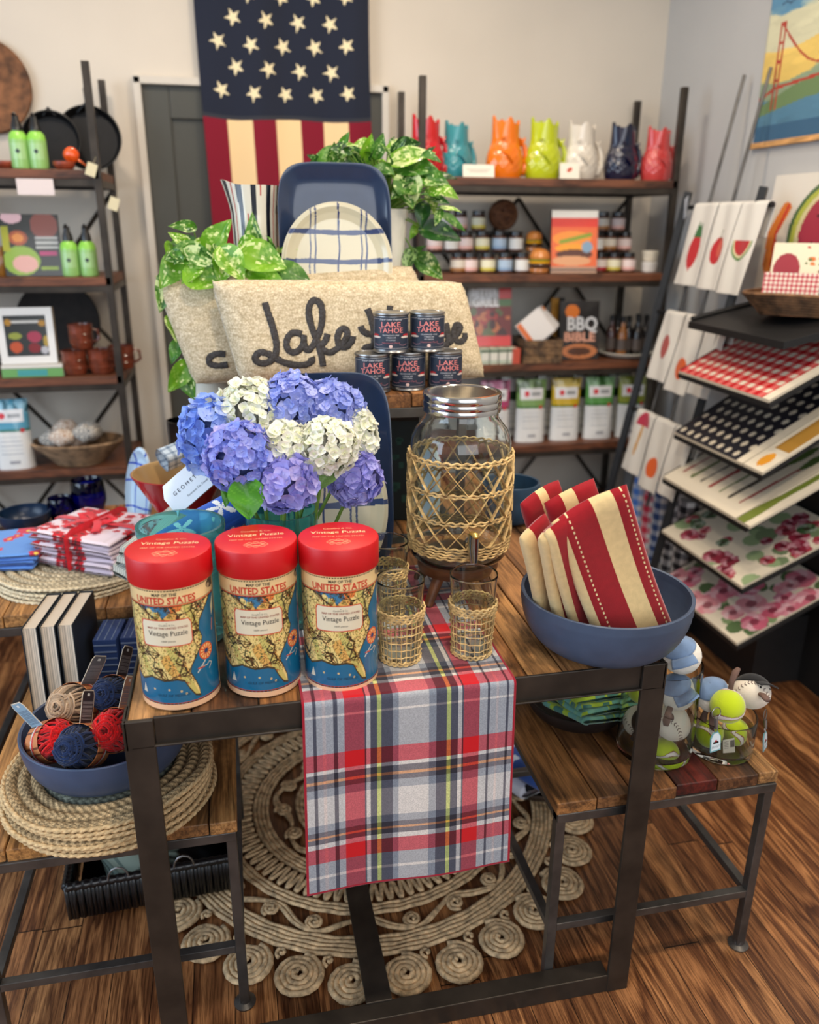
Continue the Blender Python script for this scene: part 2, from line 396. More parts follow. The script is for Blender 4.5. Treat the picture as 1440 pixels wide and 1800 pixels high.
# ------------------------------------------------------------ painted patterns
class Canvas:
    """small colour pattern worked out in numpy; its cells become face colours"""
    def __init__(s, w, h, bg=(1, 1, 1), W=None, H=None, seed=1):
        s.w, s.h = w, h; s.W, s.H = W or w, H or h
        s.a = np.empty((h, w, 3)); s.a[:] = bg
        s.X, s.Y = np.meshgrid((np.arange(w)+.5)/w*s.W, (np.arange(h)+.5)/h*s.H)
        s.rs = np.random.RandomState(seed)
    def put(s, mask, c, t=1.0):
        s.a[mask] = s.a[mask]*(1-t)+np.array(c)*t; return s
    def rect(s, x0, y0, x1, y1, c, t=1.0): return s.put((s.X >= x0) & (s.X < x1) & (s.Y >= y0) & (s.Y < y1), c, t)
    def disc(s, x, y, r, c, ry=None, t=1.0, rot=0):
        dx, dy = s.X-x, s.Y-y
        if rot: dx, dy = dx*math.cos(rot)+dy*math.sin(rot), -dx*math.sin(rot)+dy*math.cos(rot)
        return s.put((dx/r)**2+(dy/(ry or r))**2 < 1, c, t)
    def ring(s, x, y, r, wd, c): d = np.hypot(s.X-x, s.Y-y); return s.put(abs(d-r) < wd/2, c)
    def polymask(s, P):
        m = np.zeros(s.X.shape, bool); n = len(P)
        for i in range(n):
            (x0, y0), (x1, y1) = P[i], P[(i+1) % n]
            if y0 == y1: continue
            c = ((y0 > s.Y) != (y1 > s.Y)) & (s.X < (x1-x0)*(s.Y-y0)/(y1-y0)+x0); m ^= c
        return m
    def poly(s, P, c, t=1.0): return s.put(s.polymask(P), c, t)
    def line(s, P, wd, c, t=1.0):
        for (x0, y0), (x1, y1) in zip(P[:-1], P[1:]):
            dx, dy = x1-x0, y1-y0; L = dx*dx+dy*dy+1e-12
            k = np.clip(((s.X-x0)*dx+(s.Y-y0)*dy)/L, 0, 1)
            s.put(np.hypot(s.X-x0-k*dx, s.Y-y0-k*dy) < wd/2, c, t)
        return s
    def speckle(s, n, r0, r1, cols, mask=None, t=1.0, box=None):
        x0, y0, x1, y1 = box or (0, 0, s.W, s.H)
        for i in range(n):
            x, y = s.rs.uniform(x0, x1), s.rs.uniform(y0, y1); r = s.rs.uniform(r0, r1)
            m = ((s.X-x)/r)**2+((s.Y-y)/(r*s.rs.uniform(.6, 1.2)))**2 < 1
            if mask is not None: m &= mask
            s.put(m, cols[s.rs.randint(len(cols))], t)
        return s
    def col(s): return lambda u, v: tuple(s.a[min(s.h-1, max(0, int(v*s.h))), min(s.w-1, max(0, int(u*s.w)))])
MP = painted('printed_paper', .5); MPG = painted('glossy_print', .25, coat=.4); MCL = painted('woven_cloth_print', .85, .25, 900, sheen=.2, spec=.2)
MCER = painted('glazed_ceramic', .22, coat=.6)
white = (1, 1, 1)
plainwhite = plain('white_card', (.9, .89, .86), .6, noise=.02)

# ------------------------------------------------------------ jigsaw tubes
TZ = .76
def puzzle_label():
    """map print round the tube: X = angle in radians (0 faces front), Y = 0..1 up the body"""
    cv = Canvas(800, 360, (.93, .80, .50), W=2*PI, H=1, seed=5); cv.X -= PI
    sea = (.09, .40, .55); land = (.93, .82, .52)
    cv.put(cv.Y < .90, sea)
    coast = [(-3.2, .30), (-1.3, .275), (-.9, .225), (-.55, .27), (-.2, .245), (.12, .255), (.30, .235), (.42, .16), (.55, .10), (.68, .085), (.66, .15), (.56, .23), (.47, .29), (.50, .34), (.62, .40), (.80, .48), (.86, .55), (.78, .62), (.82, .69), (1.0, .76), (1.25, .84), (1.3, .92), (-3.2, .92)]
    lm = cv.polymask(coast) & (cv.Y < .9); cv.put(lm, land)
    cv.put(lm & ((np.sin(cv.X*5+1)+np.cos(cv.Y*17+cv.X*3)) > .9), (.88, .68, .36)); cv.put(lm & ((np.sin(cv.X*7+cv.Y*9)) < -.75), (.80, .74, .42))
    cv.poly([(-.55, .93), (-.05, .80), (.1, .79), (.35, .80), (.55, .93)], (.90, .50, .24))
    cv.poly([(-.7, .84), (-.3, .87), (.05, .85), (.12, .80), (-.1, .74), (-.2, .80), (-.3, .80), (-.35, .74), (-.5, .80)], (.22, .47, .62)); cv.disc(-.42, .79, .1, land, ry=.035)
    rs = random.Random(4); towns = [(rs.uniform(-3, 1.1), rs.uniform(.24, .9)) for _ in range(170)]
    road = (.20, .14, .08)
    m0 = cv.a.copy()
    for i, (x, y) in enumerate(towns):
        near = sorted(towns, key=lambda q: (q[0]-x)**2+((q[1]-y)*3.3)**2)[1:5]
        for q in near:
            mx, my = (x+q[0])/2+rs.uniform(-.05, .05), (y+q[1])/2+rs.uniform(-.015, .015)
            for a_, b_ in (((x, y), (mx, my)), ((mx, my), q)):
                dx, dy = b_[0]-a_[0], b_[1]-a_[1]; L = dx*dx+dy*dy*10.9+1e-9
                k = np.clip(((cv.X-a_[0])*dx+(cv.Y-a_[1])*dy*10.9)/L, 0, 1)
                cv.put((np.hypot(cv.X-a_[0]-k*dx, (cv.Y-a_[1]-k*dy)*3.3) < .0115) & lm, road, .8)
    cv.Y *= 3.3
    cv.speckle(1500, .009, .026, [(.25, .33, .14), (.45, .22, .10), (.66, .24, .15), (.55, .48, .2), (.12, .25, .2)], lm, .7, (-PI, .2*3.3, 1.2, .9*3.3))
    cv.Y /= 3.3
    cv.Y *= 3.3; XX, YY = cv.X, cv.Y
    for i in range(1300):
        x, y = rs.uniform(-1.9, 1.3), rs.uniform(.2*3.3, .9*3.3); a = rs.uniform(0, PI); L_ = rs.uniform(.03, .12)
        i0, i1 = int((x-.15+PI)/(2*PI)*cv.w), int((x+.15+PI)/(2*PI)*cv.w); j0, j1 = max(0, int((y-.15)/3.3*cv.h)), int((y+.15)/3.3*cv.h)
        sl = (slice(j0, j1), slice(max(0, i0), i1)); dx, dy = XX[sl]-x, YY[sl]-y; ll = dx*math.cos(a)+dy*math.sin(a); pp = abs(-dx*math.sin(a)+dy*math.cos(a))
        mk = (abs(ll) < L_/2) & (pp < .007) & lm[sl]; cv.a[sl][mk] = cv.a[sl][mk]*.3+np.array(rs.choice([(.22, .15, .08), (.30, .22, .10), (.50, .26, .14), (.20, .28, .14)]))*.7
    cv.Y /= 3.3
    # the coast outline, ships, compass
    cv.line(coast[:-2], .018, (.25, .18, .08), .8)
    cv.Y *= 3.3
    cx, cy = .96, .42*3.3
    cv.disc(cx, cy, .225, (.86, .36, .14)); cv.disc(cx, cy, .19, (.93, .72, .48))
    for k in range(12):
        a = k*PI/6; cv.line([(cx+.06*math.cos(a), cy+.06*math.sin(a)), (cx+.20*math.cos(a), cy+.20*math.sin(a))], .032, (.86, .36, .14))
    cv.poly([(cx+(.10 if q % 2 == 0 else .045)*math.cos(q*PI/8), cy+(.10 if q % 2 == 0 else .045)*math.sin(q*PI/8)) for q in range(16)], (.05, .25, .42))
    cv.line([(.9, cy-.24), (.66, cy-.48)], .035, (.80, .80, .74)); cv.line([(.7, 1.02), (.95, 1.0), (1.05, 1.06), (1.12, 1.0), (1.02, .88)], .018, (.85, .8, .7)); cv.line([(.68, 1.0), (.85, .99)], .04, (.72, .28, .22))
    cv.poly([(1.28, 2.45), (1.45, 2.75), (1.4, 2.35), (1.3, 2.2)], (.86, .82, .66)); cv.line([(1.3, 2.1), (1.25, 1.85)], .05, (.75, .5, .45))
    cv.poly([(-.95, .36), (-.85, .62), (-.78, .38)], (.86, .84, .76))
    for q in ((-.5, .55), (.2, .5), (.32, .42), (-.1, .56)): cv.disc(*q, .03, (.8, .7, .5))
    cv.Y /= 3.3
    # banner with rules, chain lines
    cv.rect(-PI, .842, PI, .985, (.93, .80, .58)); cv.rect(-PI, .842, PI, .849, (.80, .30, .18)); cv.rect(-PI, .834, PI, .840, (.2, .12, .1)); cv.rect(-PI, .853, PI, .856, (.2, .12, .1))
    cv.put((cv.Y > .955) & (cv.Y < .963) & ((cv.X*14 % 1) < .72), (.2, .14, .1))
    cv.disc(1.35, .925, .2, (.15, .17, .2), ry=.035); cv.disc(1.25, .915, .07, (.7, .6, .45), ry=.02)
    # foot band
    cv.rect(-PI, 0, PI, .045, (.93, .74, .58)); cv.put((cv.Y > .045) & (cv.Y < .053) & ((cv.X*10 % 1) < .8), (.15, .12, .12)); cv.put((cv.Y > .053) & (cv.Y < .058), (.72, .30, .22))
    # edge of the wrap at the right
    cv.put(abs(cv.X-1.5) < .012, (.3, .22, .15)); cv.put((cv.X > 1.52) & (cv.X < 1.6) & (cv.Y > .06), (.90, .78, .55))
    # paper plate
    e = [(-.66, .545), (-.62, .53), (.52, .53), (.58, .555), (.58, .70), (.52, .728), (-.62, .728), (-.66, .70)]
    cv.Y = cv.Y
    o = [(x*1.045-.005, (y-.63)*1.09+.63) for x, y in e]; cv.poly(o, (.80, .30, .20)); cv.poly(e, (.90, .85, .74))
    return cv
TR, TBH, TH = .0615, .212, .252
def make_tube():
    t = thing('puzzle_tube', '', 'puzzle')
    cvs = puzzle_label(); b = MB()
    def surf(u, v):
        a = (u-.5)*2*PI-PI/2; return (TR*math.cos(a), TR*math.sin(a), .001+v*TBH)
    b.grid(surf, 800, 360, cu=True, col=cvs.col()); b.lathe([(TR-.002, 0), (TR, .001)], 64, col=(.9, .85, .75)); b.lathe([(TR-.003, TH-.01), (TR-.003, TBH-.02)], 32, col=(.9, .85, .75), cap=False)
    b.build('body', MPG, t, ang=60)
    l = MB(); l.lathe([(TR+.0006, TBH-.004), (TR+.0024, TBH-.004), (TR+.0028, TBH-.003), (TR+.0028, TH-.003), (TR+.0018, TH-.0008), (TR, TH)], 72, col=(.80, .055, .085))
    lo = l.build('lid', painted('red_paperboard', .42, .1, 60, noise=.06, nscale=20), t, ang=25)
    def fold(x, y, li, z0=0):
        a = x/TR-PI/2; r = TR+li; return (r*math.cos(a), r*math.sin(a), z0+y)
    ink = MB(); red, blk = (.78, .20, .12), (.13, .12, .13)
    f = lambda z: (lambda x, y, li: fold(x, y, li, z*TBH))
    letters(ink, 'UNITED STATES', .0158, f(.887), col=red, fit=.094, bold=.0004)
    letters(ink, 'MAP OF THE', .0068, f(.935), col=blk, fit=.037, bold=.0001)
    ink.build('banner_lettering', MP, t, smooth=False); ink = MB()
    letters(ink, 'Cavallini & Co.', .0042, f(.700), col=(.35, .33, .3), fit=.024)
    letters(ink, '\u2022', .006, f(.714), col=(.3, .3, .32))
    letters(ink, 'MAP OF THE UNITED STATES', .0045, f(.676), col=(.62, .38, .32), fit=.062, bold=.0001)
    letters(ink, 'Vintage Puzzle', .0118, f(.632), col=blk, fit=.060)
    letters(ink, '1000 pieces', .0042, f(.572), col=(.3, .28, .28), fit=.021)
    ink.build('plate_lettering', MP, t, smooth=False); ink = MB()
    letters(ink, 'GULF OF MEXICO', .0062, f(.125), col=(.05, .2, .3), fit=.05)
    ink.build('sea_lettering', MP, t, smooth=False)
    ink = MB(); cr = (.95, .72, .55); g = lambda yy: (lambda x, y, li: (x, y+yy, TH+li))
    letters(ink, 'Cavallini & Co.', .0075, g(.030), col=cr, fit=.048)
    letters(ink, 'Vintage Puzzle', .0145, g(.014), col=(1, .86, .66), fit=.088)
    letters(ink, 'MAP OF THE UNITED STATES', .006, g(-.005), col=cr, fit=.082)
    for k in range(8):
        a = k*PI/4; cx, cy = .012*math.cos(a)*1.2, -.028+.008*math.sin(a)
        ink.tube([(cx+.0045*math.cos(q*PI/4), cy+.004*math.sin(q*PI/4), TH+.0002) for q in range(8)], .0003, 4, True, col=cr)
    ink.tube([(.009*math.cos(q*PI/8), -.028+.006*math.sin(q*PI/8), TH+.0002) for q in range(16)], .0003, 4, True, col=cr)
    ink.build('lid_lettering', MP, lo, smooth=False)
    return t
tb = make_tube()
tb.location = (-.1185, 1.208, TZ); tb.rotation_euler = (0, 0, R(-7))
tb['label'] = 'map printed jigsaw tube with red lid, leftmost of the three on the tabletop'; tb['group'] = 'jigsaw tubes in a row'
dup(tb, (.0145, 1.218, TZ), -2, 'map printed jigsaw tube with red lid, the middle one of the three')
dup(tb, (.1435, 1.205, TZ), -6, 'map printed jigsaw tube with red lid standing on the plaid runner edge')

# ------------------------------------------------------------ plaid runner
def plaid():
    cw, cl = 260, 620; L = 1.0
    navy, pale, red, wh, lime, gb, ora, dk = (.11, .11, .17), (.74, .75, .77), (.72, .05, .10), (.90, .87, .84), (.80, .86, .30), (.52, .55, .60), (.90, .50, .24), (.22, .2, .24)
    warp = [(0, .012, (.62, .08, .16)), (.012, .045, pale), (.045, .06, navy), (.06, .09, pale), (.09, .103, (.88, .8, .78)), (.103, .14, pale), (.14, .156, navy), (.156, .19, pale), (.19, .28, red), (.28, .287, navy), (.287, .308, wh), (.308, .338, navy), (.338, .358, lime), (.358, .41, navy), (.41, .44, gb), (.44, .58, wh), (.58, .615, gb), (.615, .665, navy), (.665, .685, lime), (.685, .72, navy), (.72, .738, wh), (.738, .748, navy), (.748, .822, red), (.822, .86, pale), (.86, .873, navy), (.873, .905, pale), (.905, .917, (.88, .8, .78)), (.917, .952, pale), (.952, .965, navy), (.965, .988, pale), (.988, 1, (.62, .08, .16))]
    unit = [(0, 105, gb), (105, 120, wh), (120, 210, gb), (210, 310, red), (310, 340, wh), (340, 372, dk), (372, 390, ora), (390, 420, dk), (420, 470, gb), (470, 650, wh), (650, 700, gb), (700, 735, dk), (735, 755, ora), (755, 795, dk), (795, 820, wh), (820, 920, red)]
    wx = np.zeros((cw, 3)); wy = np.zeros((cl, 3))
    for i in range(cw):
        u = (i+.5)/cw
        for a, b_, c in warp:
            if a <= u < b_: wx[i] = c
    for j in range(cl):
        d = (j+.5)/cl*2900 % 1040      # distance from the front hem in print units
        c = gb
        for a, b_, cc in unit:
            if a <= d < b_: c = cc
        wy[j] = c
    A = np.zeros((cl, cw, 3)); rs = np.random.RandomState(2)
    t = np.full((cl, cw), .5)
    A = wx[None]*.5+wy[:, None]*.5
    lum = wx.mean(1)[None]*wy.mean(1)[:, None]
    A = .72*A+.28*np.sqrt(wx[None]*wy[:, None])
    A = A*(.88+.14*rs.rand(cl, cw))[..., None]
    sat = (np.abs(wx-np.array(red)).sum(1) < .01)[None] & (np.abs(wy-np.array(red)).sum(1) < .01)[:, None]
    A[sat] = (.78, .03, .08)
    A[:, :3] = (.62, .08, .16); A[:, -3:] = (.62, .08, .16); A[:3] = (.62, .1, .18)
    return A
PA = plaid()
def runner():
    hang, on = .372, .50
    L = hang+.012+on; y0 = 1.1215
    def fn(u, v):
        s = v*L; wv = .0035*math.sin(u*9+2)*min(1, max(0, (hang-s)/.2))
        x = .0625+u*.369+(.5-u)*.0 + (u-.5)*-.012*min(1, s/hang)
        if s < hang: return (x, y0-.002-wv-.004*(1-s/hang), .757-hang+s)
        k = s-hang
        if k < .012: a = k/.012*PI/2; return (x, y0+.007*(1-math.cos(a))-.0015, .757+.0065*math.sin(a))
        k -= .012; return (x+.02*0, y0+.006+k, .7637+.0006*math.sin(u*20+k*30)**2)
    cvf = lambda u, v: tuple(PA[min(PA.shape[0]-1, int(v*PA.shape[0])), min(PA.shape[1]-1, int(u*PA.shape[1]))])
    b = MB(); b.grid(fn, 260, 620, col=cvf)
    o = b.build('table_runner', MCL, ang=180, solid=.0008)
    tag(o, 'red, white and blue plaid runner hanging over the front of the steel framed table', 'tablecloth')
runner()

# ------------------------------------------------------------ ribbed blue bowls
M['bluebowl'] = plain('matt_blue_stoneware', (.26, .315, .405), .42, noise=.05, bump=.05, bscale=40)
M['bluebowl2'] = plain('slate_blue_melamine', (.25, .31, .42), .35, noise=.04)
def bowl(name, label, cat, loc, r, h, rb, mat, ribs=True, th=.006, rim=None, group=None):
    p = []; n = 26
    for i in range(n+1):
        k = i/n; a = k*PI/2; rr = rb+(r-rb)*math.sin(a)**.85; z = h*(1-math.cos(a))**1.0
        if ribs and .12 < k < .9: rr += .0009*math.sin(k*n*3.1)
        p.append((rr, z))
    prof = [(0.001, 0)]+[(rb*.9, 0)]+p+[(r-.002, h+.0015), (r-th, h)]
    inner = [(max(.001, q[0]-th), q[1]+th*(1-q[1]/h)) for q in reversed(p)]+[(.001, th)]
    b = MB(); b.lathe(prof+inner[1:], 72, cap=False); o = b.build(name, mat, ang=50); o.location = loc
    tag(o, label, cat, group); return o
bowl('serving_bowl', 'wide blue ribbed bowl holding the red and cream striped cloths', 'bowl', (.625, 1.222, .761), .152, .104, .078, M['bluebowl'])
# striped cloths standing in it
def cloth_slab(name, label, w, L, th, stripes, mat, stitch=(), fold=.02, group=None, wob=.004, seed=0, nu=48, nv=40, nl=3):
    rs = random.Random(seed); ph = rs.uniform(0, 6)
    def sec(u):          # rounded rectangular cross section, several soft layers at the sides
        k = (u*2) % 1*2-1; sg = 1 if u < .5 else -1; return -sg*k*w/2, sg*max(0, 1-abs(k)**10)**.5*th/2
    def fn(u, v):
        x, y = sec(u); z = v*L
        k = min(1, max(0, (v-.9)/.1)); y *= math.sqrt(max(0, 1-k*k)) if k < 1 else 0.0
        k2 = min(1, max(0, (.05-v)/.05)); y *= 1-.5*k2
        lay = .0012*math.sin(nl*PI*2*(y/th+.5)) if abs(x) > w*.46 else 0
        y2 = y+wob*math.sin(v*5+ph)+wob*.7*math.sin(x*38+v*3+ph)
        return (x+lay+wob*.6*math.sin(v*4+ph*2), y2, z-abs(x/w)**2*fold)
    def col(u, v):
        x = (sec(u)[0]/w+.5)
        for a, c in stripes:
            if x <= a: cc = c; break
        else: cc = stripes[-1][1]
        for sx in stitch:
            if abs(x-sx) < .0045 and (v*90) % 1 < .7: cc = (.92, .82, .62)
        return cc
    b = MB(); b.grid(fn, nu, nv, cu=True, col=col)
    o = b.build(name, mat, ang=180); return tag(o, label, 'cloth', group)
RD, CR = (.60, .035, .095), (.90, .78, .56)
MSC = painted('striped_canvas', .8, .3, 700, sheen=.3, spec=.2, noise=.06, nscale=90)
lay = [('front', .134, .302, .030, [(.10, CR), (.52, RD), (.80, CR), (1, RD)], (.14, .20, .86, .91), (.660, 1.158, .800), (6, -26, -2)),
       ('mid', .070, .275, .022, [(.16, CR), (.62, RD), (.74, CR), (1, RD)], (), (.588, 1.192, .797), (6, -25, 18)),
       ('left', .066, .262, .022, [(.20, CR), (1, RD)], (.3,), (.560, 1.216, .800), (8, -26, 26)),
       ('end', .066, .235, .022, [(.34, CR), (1, RD)], (), (.540, 1.240, .812), (4, -27, 30)),
       ('back', .10, .27, .028, [(.3, RD), (.55, CR), (1, RD)], (), (.650, 1.262, .80), (0, -22, 6)),
       ('backleft', .09, .26, .028, [(.4, RD), (.6, CR), (1, RD)], (), (.600, 1.285, .80), (-4, -20, 16))]
lb = {'front': 'red and cream striped canvas cloth, widest and frontmost in the blue bowl', 'mid': 'red and cream striped cloth directly left of the widest one in the blue bowl', 'left': 'cream edged red striped cloth, second from the left in the bowl', 'end': 'striped cloth at the far left of the bowl beside the drinks jar', 'back': 'striped cloth behind the widest one, only its red tip showing', 'backleft': 'striped cloth at the back left of the bowl with a red tip'}
stripedM = MSC
for i, (n_, w_, L_, t_, st, sti, loc, rot) in enumerate(lay):
    o = cloth_slab('striped_cloth', lb[n_], w_, L_, t_, st, stripedM, sti, group='striped cloths in the blue bowl', seed=i, nu=96, nv=60)
    o.location = loc; o.rotation_euler = (R(rot[0]), R(rot[1]), R(rot[2]))

# ------------------------------------------------------------ glasses in rattan sleeves
GL = glass('clear_glass', (.97, .99, .98)); GLT = glass('aqua_recycled_glass', (.58, .90, .90), .02); GLV = glass('teal_glass', (.45, .82, .82), .02)
for q_ in (GLT, GLV): q_.node_tree.nodes['Principled BSDF'].inputs['Transmission Weight'].default_value = .86
M['rattan'] = plain('rattan_cane', (.82, .66, .45), .6, noise=.3, nscale=60, bump=.4, bscale=200)
M['chrome'] = plain('polished_steel', (.78, .77, .75), .16, 1, noise=.05)
def rope(mb, r, z, sr, twist=40, amp=.0012, n=150, ph=0, m=0):
    mb.tube([((r+amp*math.cos(twist*2*PI*i/n+ph))*math.cos(2*PI*i/n), (r+amp*math.cos(twist*2*PI*i/n+ph))*math.sin(2*PI*i/n), z+amp*1.1*math.sin(twist*2*PI*i/n+ph)) for i in range(n)], sr, 5, True, m=m)
def make_glass():
    t = thing('tumbler_glass', '', 'glass')
    H, rb, rt = .152, .032, .0418
    rr = lambda z: rb+(rt-rb)*z/H
    b = MB(); b.lathe([(.001, 0), (rb*.9, 0), (rb, .003), (rr(.07), .07), (rr(.11), .11), (rr(.148), .148), (rt, H-.001), (rt-.0006, H+.0003), (rt-.0016, H+.0003), (rt-.0022, H-.001), (rr(.148)-.0022, .148), (rr(.11)-.0022, .11), (rr(.07)-.0022, .07), (rb-.002, .012), (.001, .010)], 48, cap=False)
    b.build('glass_body', GL, t, ang=40)
    s = MB(); zt = .098
    for k in range(26):
        a = 2*PI*k/26; s.tube([((rr(z)+.0018)*math.cos(a), (rr(z)+.0018)*math.sin(a), z) for z in (.003, .03, .06, zt)], .0013, 5, flat=.6)
    for z in (.018, .032, .046, .060, .074):
        n = 104; s.tube([((rr(z)+.0028+.0012*math.cos(26*2*PI*i/n/2))*math.cos(2*PI*i/n), (rr(z)+.0028+.0012*math.cos(13*2*PI*i/n))*math.sin(2*PI*i/n), z+.0006*math.sin(5*2*PI*i/n)) for i in range(n)], .0011, 5, True)
    for z in (.003, .0075, .086, .0905, .095, .0995): rope(s, rr(z)+.003, z, .0019, 22, .001, 132, z*900)
    s.build('rattan_sleeve', M['rattan'], t); return t
g = make_glass(); g.location = (.378, 1.228, .7645); g['label'] = 'clear tumbler in a rattan sleeve beside the blue bowl, on the runner'; g['group'] = 'rattan sleeved tumblers'
dup(g, (.250, 1.232, .7645), 40, 'clear tumbler in a rattan sleeve directly right of the map tubes')
dup(g, (.259, 1.408, .7645), 75, 'clear tumbler in a rattan sleeve standing behind another, left of the drinks jar')

# ------------------------------------------------------------ drinks dispenser on its stand
DX, DY = .420, 1.480
t = thing('drinks_stand', 'round dark wooden stand on splayed legs under the glass drinks jar', 'stand', (DX, DY, .7645))
M['walnut'] = plain('walnut_wood', (.40, .25, .15), .4, noise=.3, nscale=8, stretch=(1, 1, 6))
b = MB(); b.lathe([(.074, .052), (.080, .054), (.082, .060), (.082, .074), (.079, .078), (.07, .078)], 48); b.build('stand_top', M['walnut'], t)
for k in range(4):
    a = R(45+90*k-6); q = MB(); q.tube([(.062*math.cos(a), .062*math.sin(a), .056), (.098*math.cos(a), .098*math.sin(a), .0005)], [.0125, .009], 14); q.build('leg', M['walnut'], t)
t = thing('drinks_dispenser', 'large lidded glass drinks jar with rattan lattice sleeve and chrome tap', 'jar', (DX, DY, .8435))
b = MB(); prof = [(.001, 0), (.078, 0), (.090, .004), (.0975, .014), (.0985, .03), (.0985, .235), (.096, .252), (.088, .268), (.078, .280), (.0715, .290), (.0705, .300), (.0705, .314), (.0703, .3155)]
inn = [(r-.003 if r > .01 else r, z+(.006 if z < .01 else 0)) for r, z in reversed(prof)]
b.lathe(prof+inn, 80, cap=False); b.build('glass_body', GL, t, ang=60)
b = MB(); b.lathe([(.0725, .302), (.075, .302), (.0755, .308), (.0745, .311), (.0757, .314), (.0757, .320), (.0745, .323), (.0755, .326), (.0755, .334), (.0735, .338), (.066, .3385), (.064, .3365), (.001, .3365)], 80); b.build('lid', M['chrome'], t, ang=35)
s = MB(); r0 = .1018
for z in (.215, .221): rope(s, r0, z, .0024, 34, .0015, 200, z*700)
for z in (.155, .160): rope(s, r0, z, .0021, 34, .0013, 200, z*900)
for z in (.100, .105): rope(s, r0, z, .0021, 34, .0013, 200, z*900)
for z in (.030, .035, .040, .046, .052): rope(s, r0, z, .0022, 30, .0012, 200, z*900)
rs = random.Random(8)
for lo_, hi_ in ((.052, .100), (.105, .155), (.160, .215)):
    n = 15
    for k in range(n):
        for d in (-1, 1):
            a0 = 2*PI*(k+rs.uniform(-.12, .12))/n; a1 = a0+d*2*PI/n*rs.uniform(.85, 1.1)
            s.tube([((r0+.0005*d)*math.cos(a0+(a1-a0)*q), (r0+.0005*d)*math.sin(a0+(a1-a0)*q), lo_+(hi_-lo_)*q) for q in (0, .25, .5, .75, 1)], .0042, 6, flat=.25)
s.build('rattan_sleeve', M['rattan'], t)
b = MB(); fa = R(-92); ca, sa = math.cos(fa), math.sin(fa)
P_ = lambda r, z: (r*ca, r*sa, z)
b.tube([P_(.096, .066), P_(.112, .066), P_(.120, .066)], [.012, .012, .009], 20); b.tube([P_(.118, .090), P_(.119, .066), P_(.124, .045), P_(.127, .030)], [.0105, .0105, .0085, .0065], 16)
tp = b.build('tap', M['chrome'], t); b = MB(); b.tube([P_(.1145, .091), P_(.130, .094), P_(.138, .090)], [.0085, .0075, .005], 14, flat=.5); b.build('tap_lever', plain('brass_tap', (.86, .74, .42), .25, .9), tp)

# ------------------------------------------------------------ small tins
RZ = 1.1335
MTIN = plain('tin_plate', (.60, .60, .60), .3, .95, noise=.1)
def make_can():
    t = thing('candle_tin', '', 'tin'); r, h = .0385, .084
    b = MB(); b.lathe([(r-.004, .0), (r, .0005), (r+.001, .002), (r, .004), (r-.0006, .005), (r-.0006, h-.006), (r, h-.005), (r+.001, h-.003), (r+.0003, h-.0005), (r-.002, h), (r-.004, h-.002)], 48)
    b.build('can_body', MTIN, t, ang=30)
    b = MB(); b.lathe([(r-.004, h-.003), (r-.008, h-.004), (r-.009, h-.001), (r-.016, h-.0015), (.001, h-.0015)], 40, cap=False); b.build('can_lid', MTIN, t, ang=30)
    cv = Canvas(200, 90, (.13, .17, .24), W=2.6, H=1)
    cv.rect(.10, .045, 2.5, .955, (.62, .60, .60)); cv.rect(.135, .06, 2.465, .94, (.13, .17, .24))
    for sx in (-1, 1):
        cv.disc(1.3+sx*.95, .44, .22, (.66, .10, .14), ry=.05); cv.disc(1.3+sx*.90, .385, .30, (.85, .78, .74), ry=.035); cv.disc(1.3+sx*.85, .33, .2, (.13, .17, .24), ry=.03)
        cv.line([(1.3+sx*.5, .16), (1.3+sx*.75, .13), (1.3+sx*1.0, .17)], .02, (.55, .40, .45))
    cv.disc(1.3, .105, .10, (.88, .74, .70), ry=.05)
    fold = lambda zc: (lambda x, y, li: ((r+.0005+li)*math.cos(x/r-PI/2), (r+.0005+li)*math.sin(x/r-PI/2), zc+y))
    b = MB(); b.grid(lambda u, v: fold(.008+v*(h-.016))((u-.5)*2.6*r, 0, 0), 200, 90, col=cv.col()); lab = b.build('label', MP, t, ang=180)
    q = MB(); pk = (.90, .52, .50); wh = (.80, .80, .82)
    letters(q, 'Super Lake Odyssey', .0055, fold(.0715), col=wh, fit=.050, shear=.3)
    for txt, z, ft in (('LAKE', .0605, .042), ('TAHOE', .0485, .054)):
        letters(q, txt, .0150, fold(z), col=pk, fit=ft, bold=.00012, lift=.0003)
    letters(q, 'CEDARWOOD + PINE', .0042, fold(.0385), col=wh, fit=.036); letters(q, '+ FRESH AIR', .0042, fold(.0335), col=wh, fit=.022); letters(q, 'SOY CANDLE', .004, fold(.0285), col=wh, fit=.02)
    letters(q, 'National Park', .0052, fold(.0225), col=(.66, .36, .40), fit=.04, shear=.3)
    q.build('lettering', MP, lab, smooth=False)
    return t
c0 = make_can()
cans = [(.2935, 1.757, 0, 1, 'left end of the bottom row'), (.3765, 1.770, 0, -4, 'middle of the bottom row'), (.4585, 1.766, 0, 8, 'right end of the bottom row, behind the jar lid'), (.336, 1.762, 1, -2, 'left one of the two stacked on top'), (.4165, 1.766, 1, 4, 'right one of the two stacked on top')]
for i, (x, y, k, rz, l) in enumerate(cans):
    lab = 'navy labelled silver tin, '+l
    if i == 0: c0.location = (x, y, RZ); c0.rotation_euler = (0, 0, R(rz-9)); c0['label'] = lab; c0['group'] = 'small labelled tins'
    else: dup(c0, (x, y, RZ+k*.0845), rz-10, lab)

